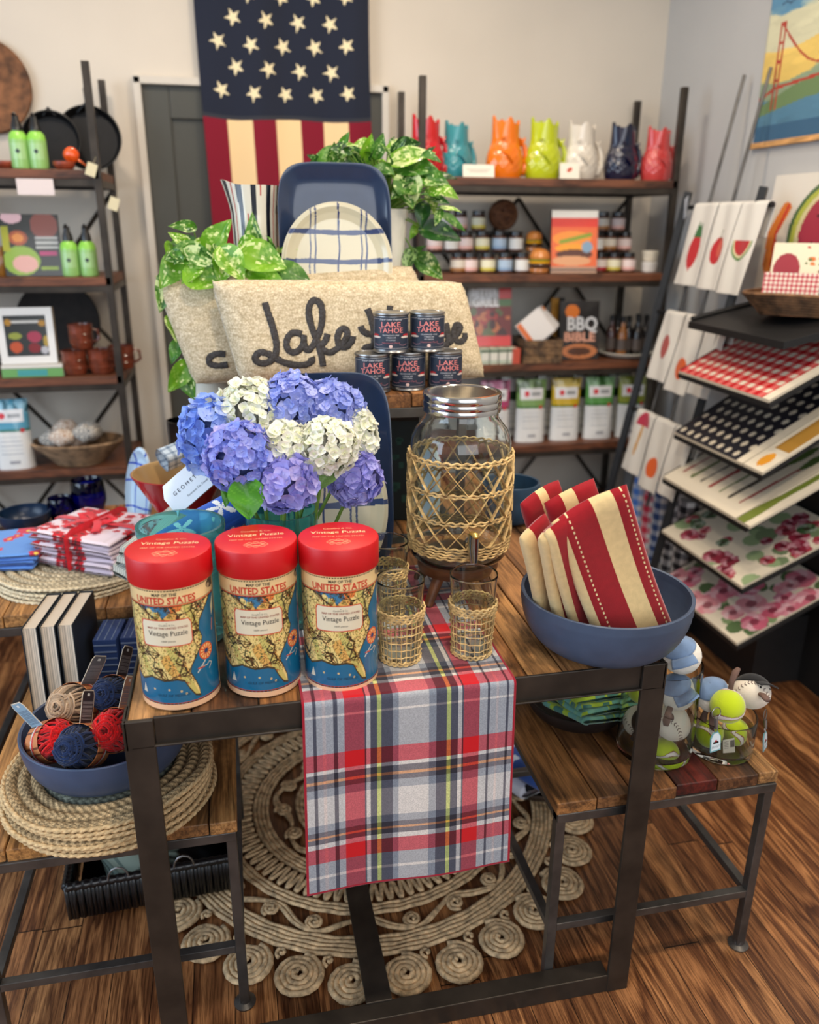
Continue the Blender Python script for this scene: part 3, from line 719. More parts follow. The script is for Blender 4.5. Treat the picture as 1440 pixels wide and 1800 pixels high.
# ------------------------------------------------------------ hooked wool cushions
def hookmat(name):
    k = N(name); a = k.n('ShaderNodeVertexColor', layer_name='Col'); v = k.coord()
    vo = k.n('ShaderNodeTexVoronoi'); vo.inputs['Scale'].default_value = 230; k.l(v, vo.inputs['Vector'])
    r = k.ramp(vo.outputs['Distance'], [(.1, (1, 1, 1)), (.8, (.74, .70, .65))]); c = k.mul(a.outputs[0], r, .7)
    c = k.mul(c, k.ramp(k.noise(60, k.coord((1, 1, 2.4)), 3), [(.3, (.86, .84, .80)), (.7, (1, 1, 1))]))
    k.base(c); k.b.inputs['Roughness'].default_value = .95; k.b.inputs['Specular IOR Level'].default_value = .1; k.bump(vo.outputs['Distance'], -.9, .003); return k.mt
MHK = hookmat('hooked_wool')
def cushion(label, W, H, T, loc, rx, ry, rz, strokes, ypl, wd=.0074):
    def surf(x, z, side):     # half thickness of the stuffed shape
        a, b_ = min(1, abs(2*x/W)), min(1, abs(2*z/H))
        t = (max(0, 1-a**9)**.5)*(max(0, 1-b_**5)**.5)
        return side*(T/2*t)
    t = thing('lumbar_cushion', label, 'cushion', loc); t.rotation_euler = (R(rx), R(ry), R(rz))
    b = MB(); cream = (.95, .89, .77)
    def remap(k): k = k*2-1; return math.copysign(1-(1-abs(k))**1.35, k)
    for side in (-1, 1):
        def fn(u, v, side=side):
            x, z = remap(u)*W/2, remap(v)*H/2
            cx = 1-.012*(abs(2*z/H)**3); cz = 1-.015*(abs(2*x/W)**6)
            return (x*cx-z*.24, surf(x, z, side)+.0007*math.sin(x*300)*math.sin(z*260), z*cz)
        b.grid(fn, 90, 44, col=lambda u, v: tuple(c*(.97+.05*NZ(u*60, v*25)) for c in cream), flip=(side == 1))
    b.build('cover', MHK, t, ang=180)
    b = MB(); pts = []
    for i in range(120):
        a = 2*PI*i/120; c, s = math.cos(a), math.sin(a); e = .12
        pts.append((abs(c)**e*math.copysign(W/2, c)*.985, 0, abs(s)**e*math.copysign(H/2, s)*.975))
    b.tube([(p[0]-p[2]*.24+.001*math.sin(i*2.2), .002*math.sin(i*3.1), p[2]) for i, p in enumerate(pts)], .0055, 7, True, col=(.90, .86, .78)); b.build('edge_stitching', MHK, t, ang=180)
    if strokes:
        bpy.context.view_layer.update(); inv = t.matrix_world.inverted(); q = MB(); rs = random.Random(3)
        for st in strokes:
            L = [inv @ at(280+px*.4028, 470+py*.4028, y=ypl) for px, py in st]
            L = [(p.x, p.z) for p in L if abs(p.x) < W*.49 and abs(p.z) < H*.48]
            if len(L) < 2: continue
            out = []
            for i in range(len(L)-1):      # smooth curve through the points
                p0, p1, p2, p3 = L[max(0, i-1)], L[i], L[i+1], L[min(len(L)-1, i+2)]
                for k in range(6):
                    s_ = k/6; out.append(tuple(.5*((2*p1[j])+(-p0[j]+p2[j])*s_+(2*p0[j]-5*p1[j]+4*p2[j]-p3[j])*s_**2+(-p0[j]+3*p1[j]-3*p2[j]+p3[j])*s_**3) for j in (0, 1)))
            out.append(L[-1])
            q.tube([(x, surf(x+z*.24, z, -1)-.0012, z) for x, z in out], [wd*(1+.10*rs.uniform(-1, 1)) for _ in out], 8, col=(.34, .335, .345), flat=.34, up0=(0, 1, 0))
        q.build('lettering', MHK, t, ang=180)
    return t
ST = [[(462, 150), (475, 195), (490, 240), (503, 290), (512, 340), (505, 385), (480, 412), (450, 420), (425, 410), (420, 390), (440, 372), (475, 378), (510, 398), (550, 418), (600, 427), (640, 424), (665, 408), (662, 392)],
      [(622, 292), (590, 284), (562, 305), (556, 345), (575, 370), (605, 365), (628, 335), (630, 295), (632, 330), (645, 362), (668, 345), (690, 305), (708, 255), (714, 200), (705, 155), (680, 140), (660, 160), (655, 205), (668, 265), (688, 320), (704, 375), (714, 432)],
      [(735, 290), (725, 320), (705, 345), (722, 365), (745, 372), (775, 355), (805, 325), (822, 290), (812, 268), (790, 275), (778, 310), (788, 342), (815, 348), (840, 322), (845, 300)],
      [(912, 178), (925, 215), (935, 260), (940, 300), (938, 340)], [(880, 255), (888, 275), (910, 290), (940, 290), (975, 272), (1010, 262)], [(890, 362), (900, 350), (920, 346), (936, 335), (938, 300)],
      [(1012, 165), (1006, 220), (1002, 280), (1006, 335), (1020, 352), (1040, 345), (1056, 310), (1075, 290), (1092, 300), (1096, 330), (1080, 348), (1060, 340), (1056, 315), (1075, 300), (1105, 296), (1120, 300), (1116, 335), (1130, 350), (1152, 330), (1158, 298), (1156, 335), (1170, 348), (1180, 340), (1215, 320), (1245, 285), (1255, 250), (1262, 300), (1255, 335), (1235, 340)],
      [(1262, 330), (1285, 310), (1310, 280), (1318, 258), (1300, 250), (1288, 275), (1290, 310), (1310, 325), (1335, 310), (1338, 285)]]
cushion('cream hooked cushion in front with dark lettering reading Lake House', .575, .222, .095, (.272, 1.884, 1.2475), -11, .8, 0, ST, 1.835)
ST2 = [[(290, 380), (250, 378), (220, 395), (222, 420), (255, 430), (300, 425)]]
cushion('cream hooked cushion tucked behind the lettered one, showing at its left and top', .61, .240, .10, (.172, 2.002, 1.252), -11, -3.2, 0, ST2, 1.95)

# ------------------------------------------------------------ trays, plates, pitcher
t = thing('wooden_crate', 'low wooden block hidden behind the cushions under the pitcher and plant', 'crate', (.265, 2.165, RZ))
b = MB()
for i in range(4): b.box((-.18+.12*i, 0, .06), (.118, .20, .12), col=warm[i])
b.build('boards', M['plank'], t, smooth=False, bevel=.002); CZ = RZ+.1205
MNV = plain('navy_glazed_melamine', (.13, .19, .30), .22, noise=.05, coat=.5)
def ring_xy(k, w, h, e): c, s = math.cos(k), math.sin(k); return abs(c)**e*math.copysign(w/2, c), abs(s)**e*math.copysign(h/2, s)
def platter(name, label, w, h, loc, rx, rz, mat, e=.42, canvas=None, cat='tray', rimh=.018, ry=0, group=None, ridges=True):
    """stands on edge: lies in local xz, food side to -y, bottom edge at z = 0"""
    b = MB(); prof = [(.0, 0)]+([(.1+.045*i, .0004*(i % 2)) for i in range(14)] if ridges else [(.35, 0), (.7, 0)])+[(.74, .0005), (.84, .006), (.93, .0135), (.985, rimh), (1, rimh), (1.0, rimh-.003), (.94, .008), (.84, -.001), (.74, -.006), (.3, -.006), (0, -.006)]
    n = 96; vs = []; fs = []; cs = []
    for s_, d in prof:
        for i in range(n): x, z = ring_xy(2*PI*i/n, w*s_, h*s_, e); vs.append((x, -d, z+h/2))
    for j in range(len(prof)-1):
        for i in range(n):
            fs.append((j*n+i, (j+1)*n+i, (j+1)*n+(i+1) % n, j*n+(i+1) % n))
    if canvas is None: b.add(vs, fs); o = b.build(name, mat, ang=50)
    else:
        k = 150; b.add([v for v in vs], fs, col_default and 0 or 0, (.86, .81, .70))
        # printed face: fine grid draped on the same profile
        def dep(x, z):
            r = ((abs(2*x/w)**(2/e)+abs(2*z/h)**(2/e))**(e/2))
            for (s0, d0), (s1, d1) in zip(prof[:-1], prof[1:]):
                if s0 <= r <= s1 and s1 > s0: return d0+(d1-d0)*(r-s0)/(s1-s0)
            return rimh
        def fn(u, v):
            r = u*.997; x, z = ring_xy(2*PI*v, w*r, h*r, e); return (x, -dep(x, z)-.0006, z+h/2)
        def cc(u, v):
            r = u*.997; x, z = ring_xy(2*PI*v, w*r, h*r, e); return canvas(x/w+.5, z/h+.5)
        b.grid(fn, 110, 300, cv=True, col=cc, flip=True); o = b.build(name, mat, ang=50)
    o.location = loc; o.rotation_euler = (R(rx), R(ry), R(rz)); return tag(o, label, cat, group)
col_default = True
def plaid_plate(cream, blue, vx, hz):
    def f(x, y):
        c = cream
        wv = .006*math.sin(y*9+x*3)+.004*math.sin(y*23)
        for a, wd in vx:
            if abs(x-a-wv-.02*(y-.5)) < wd: c = mixc(c, blue, .8+.15*math.sin(y*15))
        wh = .006*math.sin(x*8)
        for a, wd in hz:
            if abs(y-a-wh) < wd*(1+.1*math.sin(x*31)): c = mixc(c, blue, .85)
        return c
    return f
PV = [(.26, .006), (.305, .007), (.515, .008), (.72, .007), (.765, .008)]; PH = [(.30, .020), (.52, .020), (.76, .020)]
PLC = plaid_plate((.80, .77, .66), (.13, .20, .40), PV, PH)
platter('serving_tray', 'tall rounded navy tray standing upright behind the upper plaid plate', .270, .362, (.255, 2.035, CZ), -6, 0, MNV)
platter('oval_plate', 'cream plate with blue plaid stripes propped against the upper navy tray', .262, .275, (.252, 1.985, CZ), -7, 0, MCER, e=1.0, canvas=PLC, cat='plate', rimh=.012, group=None, ridges=False)
platter('serving_tray', 'navy tray standing on the tabletop behind the hydrangeas', .285, .435, (.168, 1.60, .763), -8, 0, MNV)
platter('oval_plate', 'cream and blue plaid platter half hidden behind the hydrangeas and tumbler', .27, .34, (.155, 1.545, .763), -8, 0, MCER, e=1.0, canvas=PLC, cat='plate', rimh=.012, ridges=False)
# pitcher with painted stripes
t = thing('striped_pitcher', 'tall cream pitcher with black and thin red painted stripes', 'pitcher', (.070, 2.115, CZ))
def pit(u, v, off=0):
    a = 2*PI*u; z = v*.31; r = .060-.006*math.sin(min(1, v)*PI)+.004*max(0, v-.8)*5
    sp = max(0, math.cos(a-PI*1.06))**8*max(0, (v-.80)/.20)**1.6
    r += .013*sp+off; return (r*math.cos(a), r*math.sin(a), z+.012*sp)
def pcol(u, v):
    k = (u*11+.018*math.sin(v*7)) % 1; j = int(u*11)
    if k < .36: return (.09, .10, .14)
    if .64 < k < .68: return (.72, .20, .18)
    return (.88, .85, .78)
b = MB(); b.grid(pit, 128, 40, cu=True, col=pcol); b.grid(lambda u, v: pit(u, 1-v*.96, -.004), 64, 20, cu=True, col=(.88, .86, .8)); b.lathe([(.001, .001), (.05, .001)], 64, cap=False, col=(.88, .85, .78))
b.grid(lambda u, v: tuple(Vector(pit(u, 1))*(1-v)+Vector(pit(u, 1, -.004))*v), 64, 1, cu=True, col=(.92, .9, .84)); b.build('pitcher_body', MCER, t, ang=60)
b = MB(); b.tube([(.054, 0, .25), (.085, 0, .265), (.10, 0, .22), (.095, 0, .14), (.06, 0, .09)], [.008, .008, .007, .007, .008], 10, col=(.88, .85, .78)); b.build('handle', MCER, t)

# ------------------------------------------------------------ pothos plants
def leafmat(name):
    k = N(name); a = k.n('ShaderNodeVertexColor', layer_name='Col'); k.base(a.outputs[0]); k.b.inputs['Roughness'].default_value = .38
    k.b.inputs['Subsurface Weight'].default_value = .0; k.b.inputs['Coat Weight'].default_value = .15; k.bump(k.noise(120, k.coord(), 3), .15, .001)
    tr = k.n('ShaderNodeBsdfTranslucent'); k.l(a.outputs[0], tr.inputs[0]); mx = k.n('ShaderNodeMixShader'); mx.inputs[0].default_value = .25
    out = k.t.nodes['Material Output']; k.l(k.b.outputs[0], mx.inputs[1]); k.l(tr.outputs[0], mx.inputs[2]); k.l(mx.outputs[0], out.inputs[0]); return k.mt
MLF = leafmat('leaf'); MPT = leafmat('petal')
MST = plain('green_stem', (.42, .55, .22), .5)
def leaf(mb, p, tip, nrm, wd, seed, pal, var=.5, nu=10, nv=16, fold=.25, droop=.15, serr=0):
    p, tip = Vector(p), Vector(tip); d = tip-p; L = d.length; d.normalize(); n = Vector(nrm); n = (n-d*n.dot(d)).normalized(); s = d.cross(n)
    rs = random.Random(seed); ox, oy = rs.uniform(0, 50), rs.uniform(0, 50); tw = rs.uniform(-.3, .3)
    def half(t): return wd*(math.sin(PI*min(1, t**.62))**.85)*(1-.10*t)
    def fn(u, v):
        t = v; x = (u*2-1); h = half(t)*(1+serr*((t*26) % 1)) if 0 < t < 1 else 0
        lobe = -.10*L*abs(x)*(1-t)**6*1.6
        off = abs(x)*h*fold*1.6-droop*L*t*t+.02*L*math.sin(t*9+x*3+ox)+x*h*tw
        return p+d*(t*L+lobe)+s*(x*h)+n*off
    def col(u, v):
        x = abs(u*2-1); k = NZ(ox+u*9+v*4, oy+v*9-u*3)*.65+NZ(ox+u*22, oy+v*26)*.35
        vein = abs(((v*7+x*2.4) % 1)-.5) < .09
        c = mixc(pal[0], pal[1], NZ(ox+u*3, oy+v*3))
        if k > 1-var*.62: c = mixc(c, pal[2], min(1, (k-(1-var*.62))*6))
        if x < .06 or vein: c = mixc(c, pal[2], .22)
        return c
    mb.grid(fn, nu, nv, col=col)
PG = [(.16, .36, .10), (.36, .60, .16), (.86, .92, .66)]; PY = [(.34, .58, .10), (.55, .76, .18), (.90, .95, .66)]; PD = [(.07, .22, .08), (.14, .36, .10), (.55, .70, .42)]
def pothos(label, pot_at, specs, rnd, ybase, top, seed):
    rs = random.Random(seed); t = thing('potted_pothos', label, 'plant', pot_at); o0 = Vector(pot_at)
    f = MB(); st = MB(); cen = Vector(top)
    L = []
    for i, q in enumerate(specs):
        (bx, by, tx, ty) = q[:4]; w_ = q[4] if len(q) > 4 else 1; dy = q[5] if len(q) > 5 else rs.uniform(-.03, .03)
        L.append((at(bx, by, y=ybase+dy+.01), at(tx, ty, y=ybase+dy-rs.uniform(.0, .03)), w_, Vector((rs.uniform(-.5, .5), -1, rs.uniform(.1, .9)))))
    for i in range(rnd[0]):
        bx, by = rs.uniform(rnd[1], rnd[3]), rs.uniform(rnd[2], rnd[4]); a = rs.uniform(0, 2*PI); l = rs.uniform(24, 42); dy = rs.uniform(-.05, .10)
        L.append((at(bx, by, y=ybase+dy), at(bx+l*math.cos(a), by+l*.7*math.sin(a), y=ybase+dy-.02), 1, Vector((rs.uniform(-.7, .7), -.7, 1))))
    for i, (p, q, w_, n) in enumerate(L):
        pal = ((PG, PY, PD, PG) if seed == 9 else (PG, PY, PY, PG))[rs.randrange(4)]; ln = (q-p).length
        leaf(f, p-o0, q-o0, n, ln*.36*w_, seed*100+i, pal, var=rs.uniform(.4, .95), fold=rs.uniform(.1, .45), droop=rs.uniform(.05, .25))
        m = (cen+p)/2+Vector((0, 0, .02)); pts = []
        for k in range(7):
            s_ = k/6; pts.append((cen*(1-s_)**2+m*2*s_*(1-s_)+p*s_*s_)-o0)
        st.tube(pts, .0018, 5)
    f.build('foliage', MLF, t, ang=180); st.build('stems', MST, t)
    return t
LS = [(332, 432, 297, 408, .8), (372, 445, 400, 384, 1.0), (352, 440, 288, 455), (320, 455, 278, 500), (300, 480, 280, 545, .8), (345, 430, 300, 425), (330, 440, 390, 468, .8, -.05), (365, 430, 330, 440), (330, 478, 390, 500, 1.2, -.05), (352, 470, 318, 498, 1.2, -.05), (392, 440, 430, 495, 1.1, -.06), (380, 430, 400, 455), (410, 470, 430, 498, .9, -.06), (450, 452, 441, 378, .7), (425, 430, 470, 440, 1), (430, 445, 505, 470, 1.2, -.05), (440, 480, 500, 492, 1.0, -.06), (490, 470, 553, 497, 1.0, -.04), (405, 440, 385, 500, 1, -.04), (310, 500, 296, 530, .9), (296, 560, 312, 600, .8), (330, 640, 296, 690, .9), (322, 640, 340, 705, .9), (318, 600, 300, 640, .9), (350, 655, 320, 660, .8), (340, 400, 300, 395, .7)]
MPOT = plain('white_glazed_pot', (.86, .85, .80), .3, coat=.3, noise=.03)
p1 = pothos('leafy variegated pothos in a tall white planter left of the pitcher', (-.060, 2.135, .7615), LS, (40, 292, 425, 500, 505), 2.0, (-.06, 2.12, 1.30), 7)
b = MB(); b.lathe([(.045, 0), (.05, .003), (.056, .2), (.060, .52), (.061, .53), (.055, .53), (.053, .50), (.001, .50)], 40); b.build('planter', MPOT, p1, ang=40)
RS = [(600, 275, 540, 284, .9), (580, 282, 590, 252, .9), (600, 270, 611, 232, .8), (640, 280, 655, 236, .9), (662, 275, 673, 234, .9), (630, 290, 600, 250), (690, 285, 765, 262, .8), (700, 262, 740, 250), (700, 292, 770, 290), (650, 290, 690, 310), (740, 310, 790, 322), (715, 310, 725, 365, 1.3, -.03), (700, 330, 690, 360, 1.1), (760, 330, 762, 375, .9), (752, 318, 810, 345, .8), (775, 370, 765, 395, .7), (780, 380, 822, 402, .7), (775, 365, 812, 368, .7), (745, 405, 812, 416, .9), (735, 395, 720, 420, .8), (725, 440, 712, 478, .9), (735, 455, 780, 488, 1), (720, 455, 745, 430, .8), (745, 360, 740, 400), (700, 300, 720, 340, 1.2), (680, 295, 660, 330, 1), (560, 290, 545, 270, .8), (690, 270, 715, 240, .8), (760, 350, 790, 355, .8)]
p2 = pothos('trailing pothos spilling from a white pot right of the upper navy tray', (.392, 2.190, CZ), RS, (55, 590, 258, 770, 350), 2.14, (.40, 2.18, 1.50), 9)
b = MB(); b.lathe([(.038, 0), (.045, .003), (.058, .10), (.066, .22), (.070, .255), (.071, .262), (.064, .262), (.060, .235), (.001, .235)], 40); b.build('pot', MPOT, p2, ang=40)

# ------------------------------------------------------------ aqua vases and hydrangeas
def vase(name, label, r, h, loc, mat, cat='vase', rim=.0, th=.004, taper=1.0):
    b = MB(); p = [(.001, 0), (r*taper*.9, 0), (r*taper, .006), (r*(taper*.5+.5), h*.5), (r, h*.85), (r+rim, h-.012), (r+rim*1.15, h-.006), (r+rim, h)]
    inn = [(r+rim-th, h), (r+rim-th-.001, h-.006), (r-th, h*.85), (r*(taper*.5+.5)-th, h*.5), (r*taper-th, .016), (.001, .013)]
    b.lathe(p+inn, 56, cap=False); o = b.build(name, mat, ang=50); o.location = loc; return tag(o, label, cat)
vase('glass_jar', 'large aqua recycled glass jar behind the leftmost map tube', .0705, .222, (-.112, 1.392, TZ+.0008), GLT, 'jar', rim=.006, th=.006, taper=.92)
vase('flower_vase', 'teal glass vase holding the hydrangea bouquet', .066, .225, (.066, 1.425, TZ+.0008), GLV, taper=.95)
def hydrangea(label, c, r, pal, nf, ps, stem_to, seed, sq=(1, .85, 1), leaves=()):
    rs = random.Random(seed); t = thing('hydrangea_stem', label, 'flower', stem_to, group='hydrangeas in the teal vase'); o0 = Vector(stem_to); c = Vector(c)
    b = MB()
    for i in range(nf):
        z = 1-2*(i+.5)/nf; a = i*2.39996+rs.uniform(-.2, .2); q = math.sqrt(1-z*z); nrm = Vector((q*math.cos(a), q*math.sin(a), z))
        if nrm.y > .75: continue
        rr = r*(1+rs.uniform(-.13, .06)); p = c+Vector((nrm.x*rr*sq[0], nrm.y*rr*sq[1], nrm.z*rr*sq[2]))-o0
        nn = (nrm+Vector((rs.uniform(-.45, .45), rs.uniform(-.45, .45), rs.uniform(-.45, .45)))).normalized()
        s1 = nn.orthogonal().normalized(); ro = rs.uniform(0, PI); base = mixc(pal[0], pal[1], rs.random()); base = mixc(base, pal[2], max(0, rs.uniform(-.6, .8)))
        size = ps*rs.uniform(.75, 1.15)
        for k in range(4):
            an = ro+k*PI/2; d = s1*math.cos(an)+nn.cross(s1)*math.sin(an); sd = nn.cross(d); cup = rs.uniform(.05, .45)
            def fn(u, v, d=d, sd=sd, cup=cup):
                x = (u*2-1); w_ = math.sin(PI*min(1, .12+v*.86))**.7*.62
                return p+d*(v*size)+sd*(x*w_*size)+nn*(cup*size*v*v+.12*size*x*x-.05*size)
            def col(u, v, base=base): return mixc(base, pal[3], max(0, .55-v*1.1))
            b.grid(fn, 3, 3, col=col)
        b.ball(p+nn*.001, .0011, 6, 4, col=pal[3])
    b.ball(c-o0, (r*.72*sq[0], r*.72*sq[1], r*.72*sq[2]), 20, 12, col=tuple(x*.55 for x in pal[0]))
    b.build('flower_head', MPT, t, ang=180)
    s = MB(); e = Vector((0, 0, 0)); top = c-o0; s.tube([top, top*.5+Vector((0, 0, .01)), e+Vector((0, 0, .004))], [.003, .0035, .004], 8); s.build('stem', MST, t)
    for (p0, p1, w_, pl) in leaves:
        lf = MB(); leaf(lf, Vector(p0)-o0, Vector(p1)-o0, (0, -1, .35), w_, seed, pl, var=.1, nu=14, nv=24, fold=.15, droop=.02, serr=.05); lf.build('leaf', MLF, t, ang=180)
BL = [(.56, .63, .92), (.66, .71, .96), (.80, .82, 1), (.76, .78, .95)]; BP = [(.52, .60, .93), (.64, .68, .96), (.76, .71, .92), (.68, .71, .94)]
PU = [(.58, .58, .90), (.68, .67, .93), (.80, .76, .95), (.64, .66, .92)]; WH = [(.96, .96, .88), (.98, .98, .93), (1, 1, .98), (.90, .93, .70)]; BB = [(.50, .64, .95), (.62, .73, .97), (.80, .86, 1), (.6, .7, .97)]
def hc(u, v, y): return tuple(at(u, v, y=y))
VB = lambda i: (.066+.03*math.cos(i*2.1), 1.425+.03*math.sin(i*2.1), .782)
GL1 = [(.20, .50, .06), (.34, .66, .10), (.55, .80, .30)]; GL2 = [(.42, .60, .30), (.55, .70, .40), (.75, .85, .6)]
fl_ = [('pale blue hydrangea head at the far left of the bouquet', (376, 768), 1.46, .055, BB, 90, .019, (), (1, .8, 1.25)),
       ('large violet blue hydrangea head at the lower left of the bouquet', (424, 806), 1.375, .060, BP, 230, .0125, ((hc(432, 848, 1.335), hc(438, 914, 1.315), .032, GL1), (hc(404, 842, 1.37), hc(396, 892, 1.35), .013, GL1)), (1, .8, 1)),
       ('white hydrangea head at the upper left of the bouquet', (444, 728), 1.47, .066, WH, 270, .0115, (), (1, .8, .95)),
       ('periwinkle hydrangea head at the top left with a raised floret', (512, 708), 1.46, .052, BL, 200, .012, (), (1, .8, 1.0)),
       ('broad periwinkle hydrangea head at the top right of the bouquet', (582, 722), 1.47, .056, BL, 240, .012, (), (1.05, .8, .95)),
       ('small white hydrangea head in the centre of the bouquet', (500, 785), 1.39, .046, WH, 180, .0115, (), (1.05, .8, .9)),
       ('greenish white hydrangea head right of the centre', (575, 785), 1.38, .052, WH, 230, .0105, ((hc(596, 815, 1.385), hc(548, 868, 1.36), .015, GL2),), (1.05, .8, .9)),
       ('white hydrangea spray at the far right edge of the bouquet', (632, 768), 1.45, .038, WH, 110, .0115, (), (.8, .8, 1.35)),
       ('violet hydrangea head at the bottom centre above the vase', (503, 850), 1.35, .046, PU, 110, .0165, (), (1.05, .8, 1)),
       ('violet blue hydrangea head at the lower right of the bouquet', (625, 842), 1.41, .044, PU, 120, .015, (), (1.05, .8, 1))]
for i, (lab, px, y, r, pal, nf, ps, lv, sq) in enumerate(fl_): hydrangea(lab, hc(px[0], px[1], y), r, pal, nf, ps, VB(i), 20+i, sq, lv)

# ------------------------------------------------------------ left side: braided placemats and the yarn bowl
MBR = painted('braided_jute', .85, .5, 260, spec=.15, noise=.25, nscale=120, bd=.002)
def placemat(name, label, r, loc, rz, band=None, seed=0, group='round braided placemats', nr=8, tone=(.88, .75, .56), ell=1.0, tilt=0):
    b = MB(); rs = random.Random(seed); ph = rs.uniform(0, 6); NR = nr*8; NA = 300
    def fn(u, v):
        a = 2*PI*u; k = v*nr; kk = k % 1; rr = r*(.04+.96*v); side = 1
        z = .0065*math.sin(PI*kk)**.6 if 0 < kk < 1 else 0
        j = int(k); m = max(8, int(rr*2*PI/.014)); che = abs(((a*m/(2*PI)+abs(kk-.5)*1.1) % 1)-.5)
        z += .0028*(che*2)*math.sin(PI*kk)
        w_ = 1+.008*math.sin(a*3+ph)+.006*math.sin(a*7+ph*2)*v
        return (rr*w_*math.cos(a), rr*w_*math.sin(a)*ell, z+.0015+.002*math.sin(a*2+ph)*v)
    def col(u, v):
        k = v*nr; kk = k % 1; rr = r*v; m = max(8, int(rr*2*PI/.014)); che = abs(((u*m+abs(kk-.5)*1.1) % 1)-.5)*2
        c = tone if not (band and band[0] <= v <= band[1]) else (.50, .52, .47)
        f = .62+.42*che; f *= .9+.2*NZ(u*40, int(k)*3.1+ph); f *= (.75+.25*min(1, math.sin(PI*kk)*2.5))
        return tuple(min(1, x*f) for x in c)
    b.grid(fn, NA, NR, cu=True, col=col)
    b.grid(lambda u, v: (lambda q: (q[0], q[1], 0))(fn(u, 1-v)), 80, 2, cu=True, col=tuple(x*.7 for x in tone))
    n = 150; m = int(r*2*PI/.014)
    for dph in (0, PI): b.tube([((r*(1+.008*math.sin(2*PI*i/n*3+ph)+.006*math.sin(2*PI*i/n*7+ph*2))+.0018*math.cos(m/2*2*PI*i/n+dph))*math.cos(2*PI*i/n), (r*(1+.008*math.sin(2*PI*i/n*3+ph)+.006*math.sin(2*PI*i/n*7+ph*2))+.0018*math.cos(m/2*2*PI*i/n+dph))*math.sin(2*PI*i/n)*ell, .0042+.0018*math.sin(m/2*2*PI*i/n+dph)+.002*math.sin(2*PI*i/n*2+ph)) for i in range(n)], .0034, 5, True, col=tuple(min(1, x*1.05) for x in tone))
    o = b.build(name, MBR, ang=180); o.location = loc; o.rotation_euler = (R(tilt), 0, R(rz)); return tag(o, label, 'placemat', group)
wordz = ['at the bottom of the stack under the yarn bowl', 'second from the bottom of the stack under the yarn bowl', 'third from the bottom of the stack under the yarn bowl', 'fourth from the bottom of the stack under the yarn bowl', 'second from the top of the stack under the yarn bowl', 'with a grey ring, on top of the stack under the yarn bowl']
for i in range(6):
    rs = random.Random(i+40)
    placemat('placemat', 'braided jute placemat '+wordz[i], .187+rs.uniform(-.003, .004), (-.281+rs.uniform(-.006, .006), 1.380+.0025*i, .4605+.0088*i), rs.uniform(0, 360), (.50, .64) if i == 5 else None, i)
BLX, BLY, BLZ = -.281, 1.398, .5135
bowl('serving_bowl', 'slate blue bowl full of yarn skeins on the braided placemats', 'bowl', (BLX, BLY, BLZ), .151, .084, .098, M['bluebowl2'], ribs=False)
MYARN = painted('cotton_yarn', .85, .3, 500, sheen=.2, spec=.15)
def skein(label, loc, rot, L, r, c, tagrot=0, tagc=(.20, .17, .19)):
    t = thing('yarn_skein', label, 'yarn', loc, group='yarn skeins in the blue bowl'); t.rotation_euler = tuple(R(a) for a in rot)
    b = MB(); rs = random.Random(label)
    def rad(z):
        k = abs(z)/(L/2); return r*(max(0, 1-k**3.5))**.5
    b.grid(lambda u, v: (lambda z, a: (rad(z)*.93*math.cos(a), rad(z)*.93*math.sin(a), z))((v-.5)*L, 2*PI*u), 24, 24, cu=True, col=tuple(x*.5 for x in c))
    for s_ in range(46):       # wound strands
        a0 = rs.uniform(0, 2*PI); tw = rs.choice((-1, 1))*rs.uniform(.5, 1.5); j = rs.uniform(.90, 1.05); kf = rs.uniform(.8, 1.12); cc = tuple(min(1, x*kf) for x in c)
        b.tube([(lambda z, a: ((rad(z)+.0012)*j*math.cos(a), (rad(z)+.0012)*j*math.sin(a), z))((k/16-.5)*L*.985, a0+tw*k/16) for k in range(17)], .0023, 5, col=cc)
    for sg in (-1, 1):
        for k in range(10):
            q = r*(.15+.075*k); a1 = rs.uniform(0, 6)
            b.tube([(q*math.cos(a1+i*.42)+rs.uniform(-.002, .002), q*math.sin(a1+i*.42), sg*(L/2-.012*(q/r)**2*1.6+.001)) for i in range(11)], .0022, 5, col=tuple(min(1, x*(.8+.3*((k*7) % 4)/4)) for x in c))
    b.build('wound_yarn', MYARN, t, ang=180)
    q = MB(); bw = L*.36
    def bc(u, v):
        k = (v*1.0+.08*math.sin(u*14)) % 1
        if .40 < k < .50: return (.82, .80, .76)
        if .50 < k < .62: return (.80, .22, .18)
        if abs((u*18) % 1-.5) < .06: return (.45, .25, .15)
        return (.80, .50, .30)
    q.grid(lambda u, v: ((r*1.12+.0015)*math.cos(2*PI*u), (r*1.12+.0015)*math.sin(2*PI*u), (v-.5)*bw), 60, 24, cu=True, col=bc); band = q.build('paper_band', MP, t, ang=180, solid=.0006)
    q = MB(); ta = R(tagrot); fn = lambda u, v: ((r*1.13+v*.060)*math.cos(ta)-(u-.5)*.0*math.sin(ta), (r*1.13+v*.060)*math.sin(ta), (u-.5)*bw*(.95 if v < .85 else .95-(v-.85)*1.5))
    def tc(u, v):
        if abs(u-.5) < .10 and .82 < v < .90: return (.9, .9, .88)
        if .12 < v < .7 and .1 < u < .9 and (v*26) % 1 < .42: return (.60, .58, .58) if tagc[0] < .5 else (.35, .42, .5)
        if u < .04 or u > .96 or v > .97: return (.85, .8, .72)
        return tagc
    q.grid(fn, 40, 60, col=tc); q.build('paper_tag', MP, band, ang=180, solid=.0008)
    return t
RDY, NVY, BGY = (.80, .06, .07), (.10, .17, .32), (.78, .66, .54)
def bz(u, v, z): p = at(u, v, z=z); return (p.x, p.y, p.z)
skein('red yarn skein with an upright pale blue tag, at the left of the bowl', bz(92, 1303, .588), (62, 0, 48), .115, .034, RDY, 108, (.55, .68, .76))
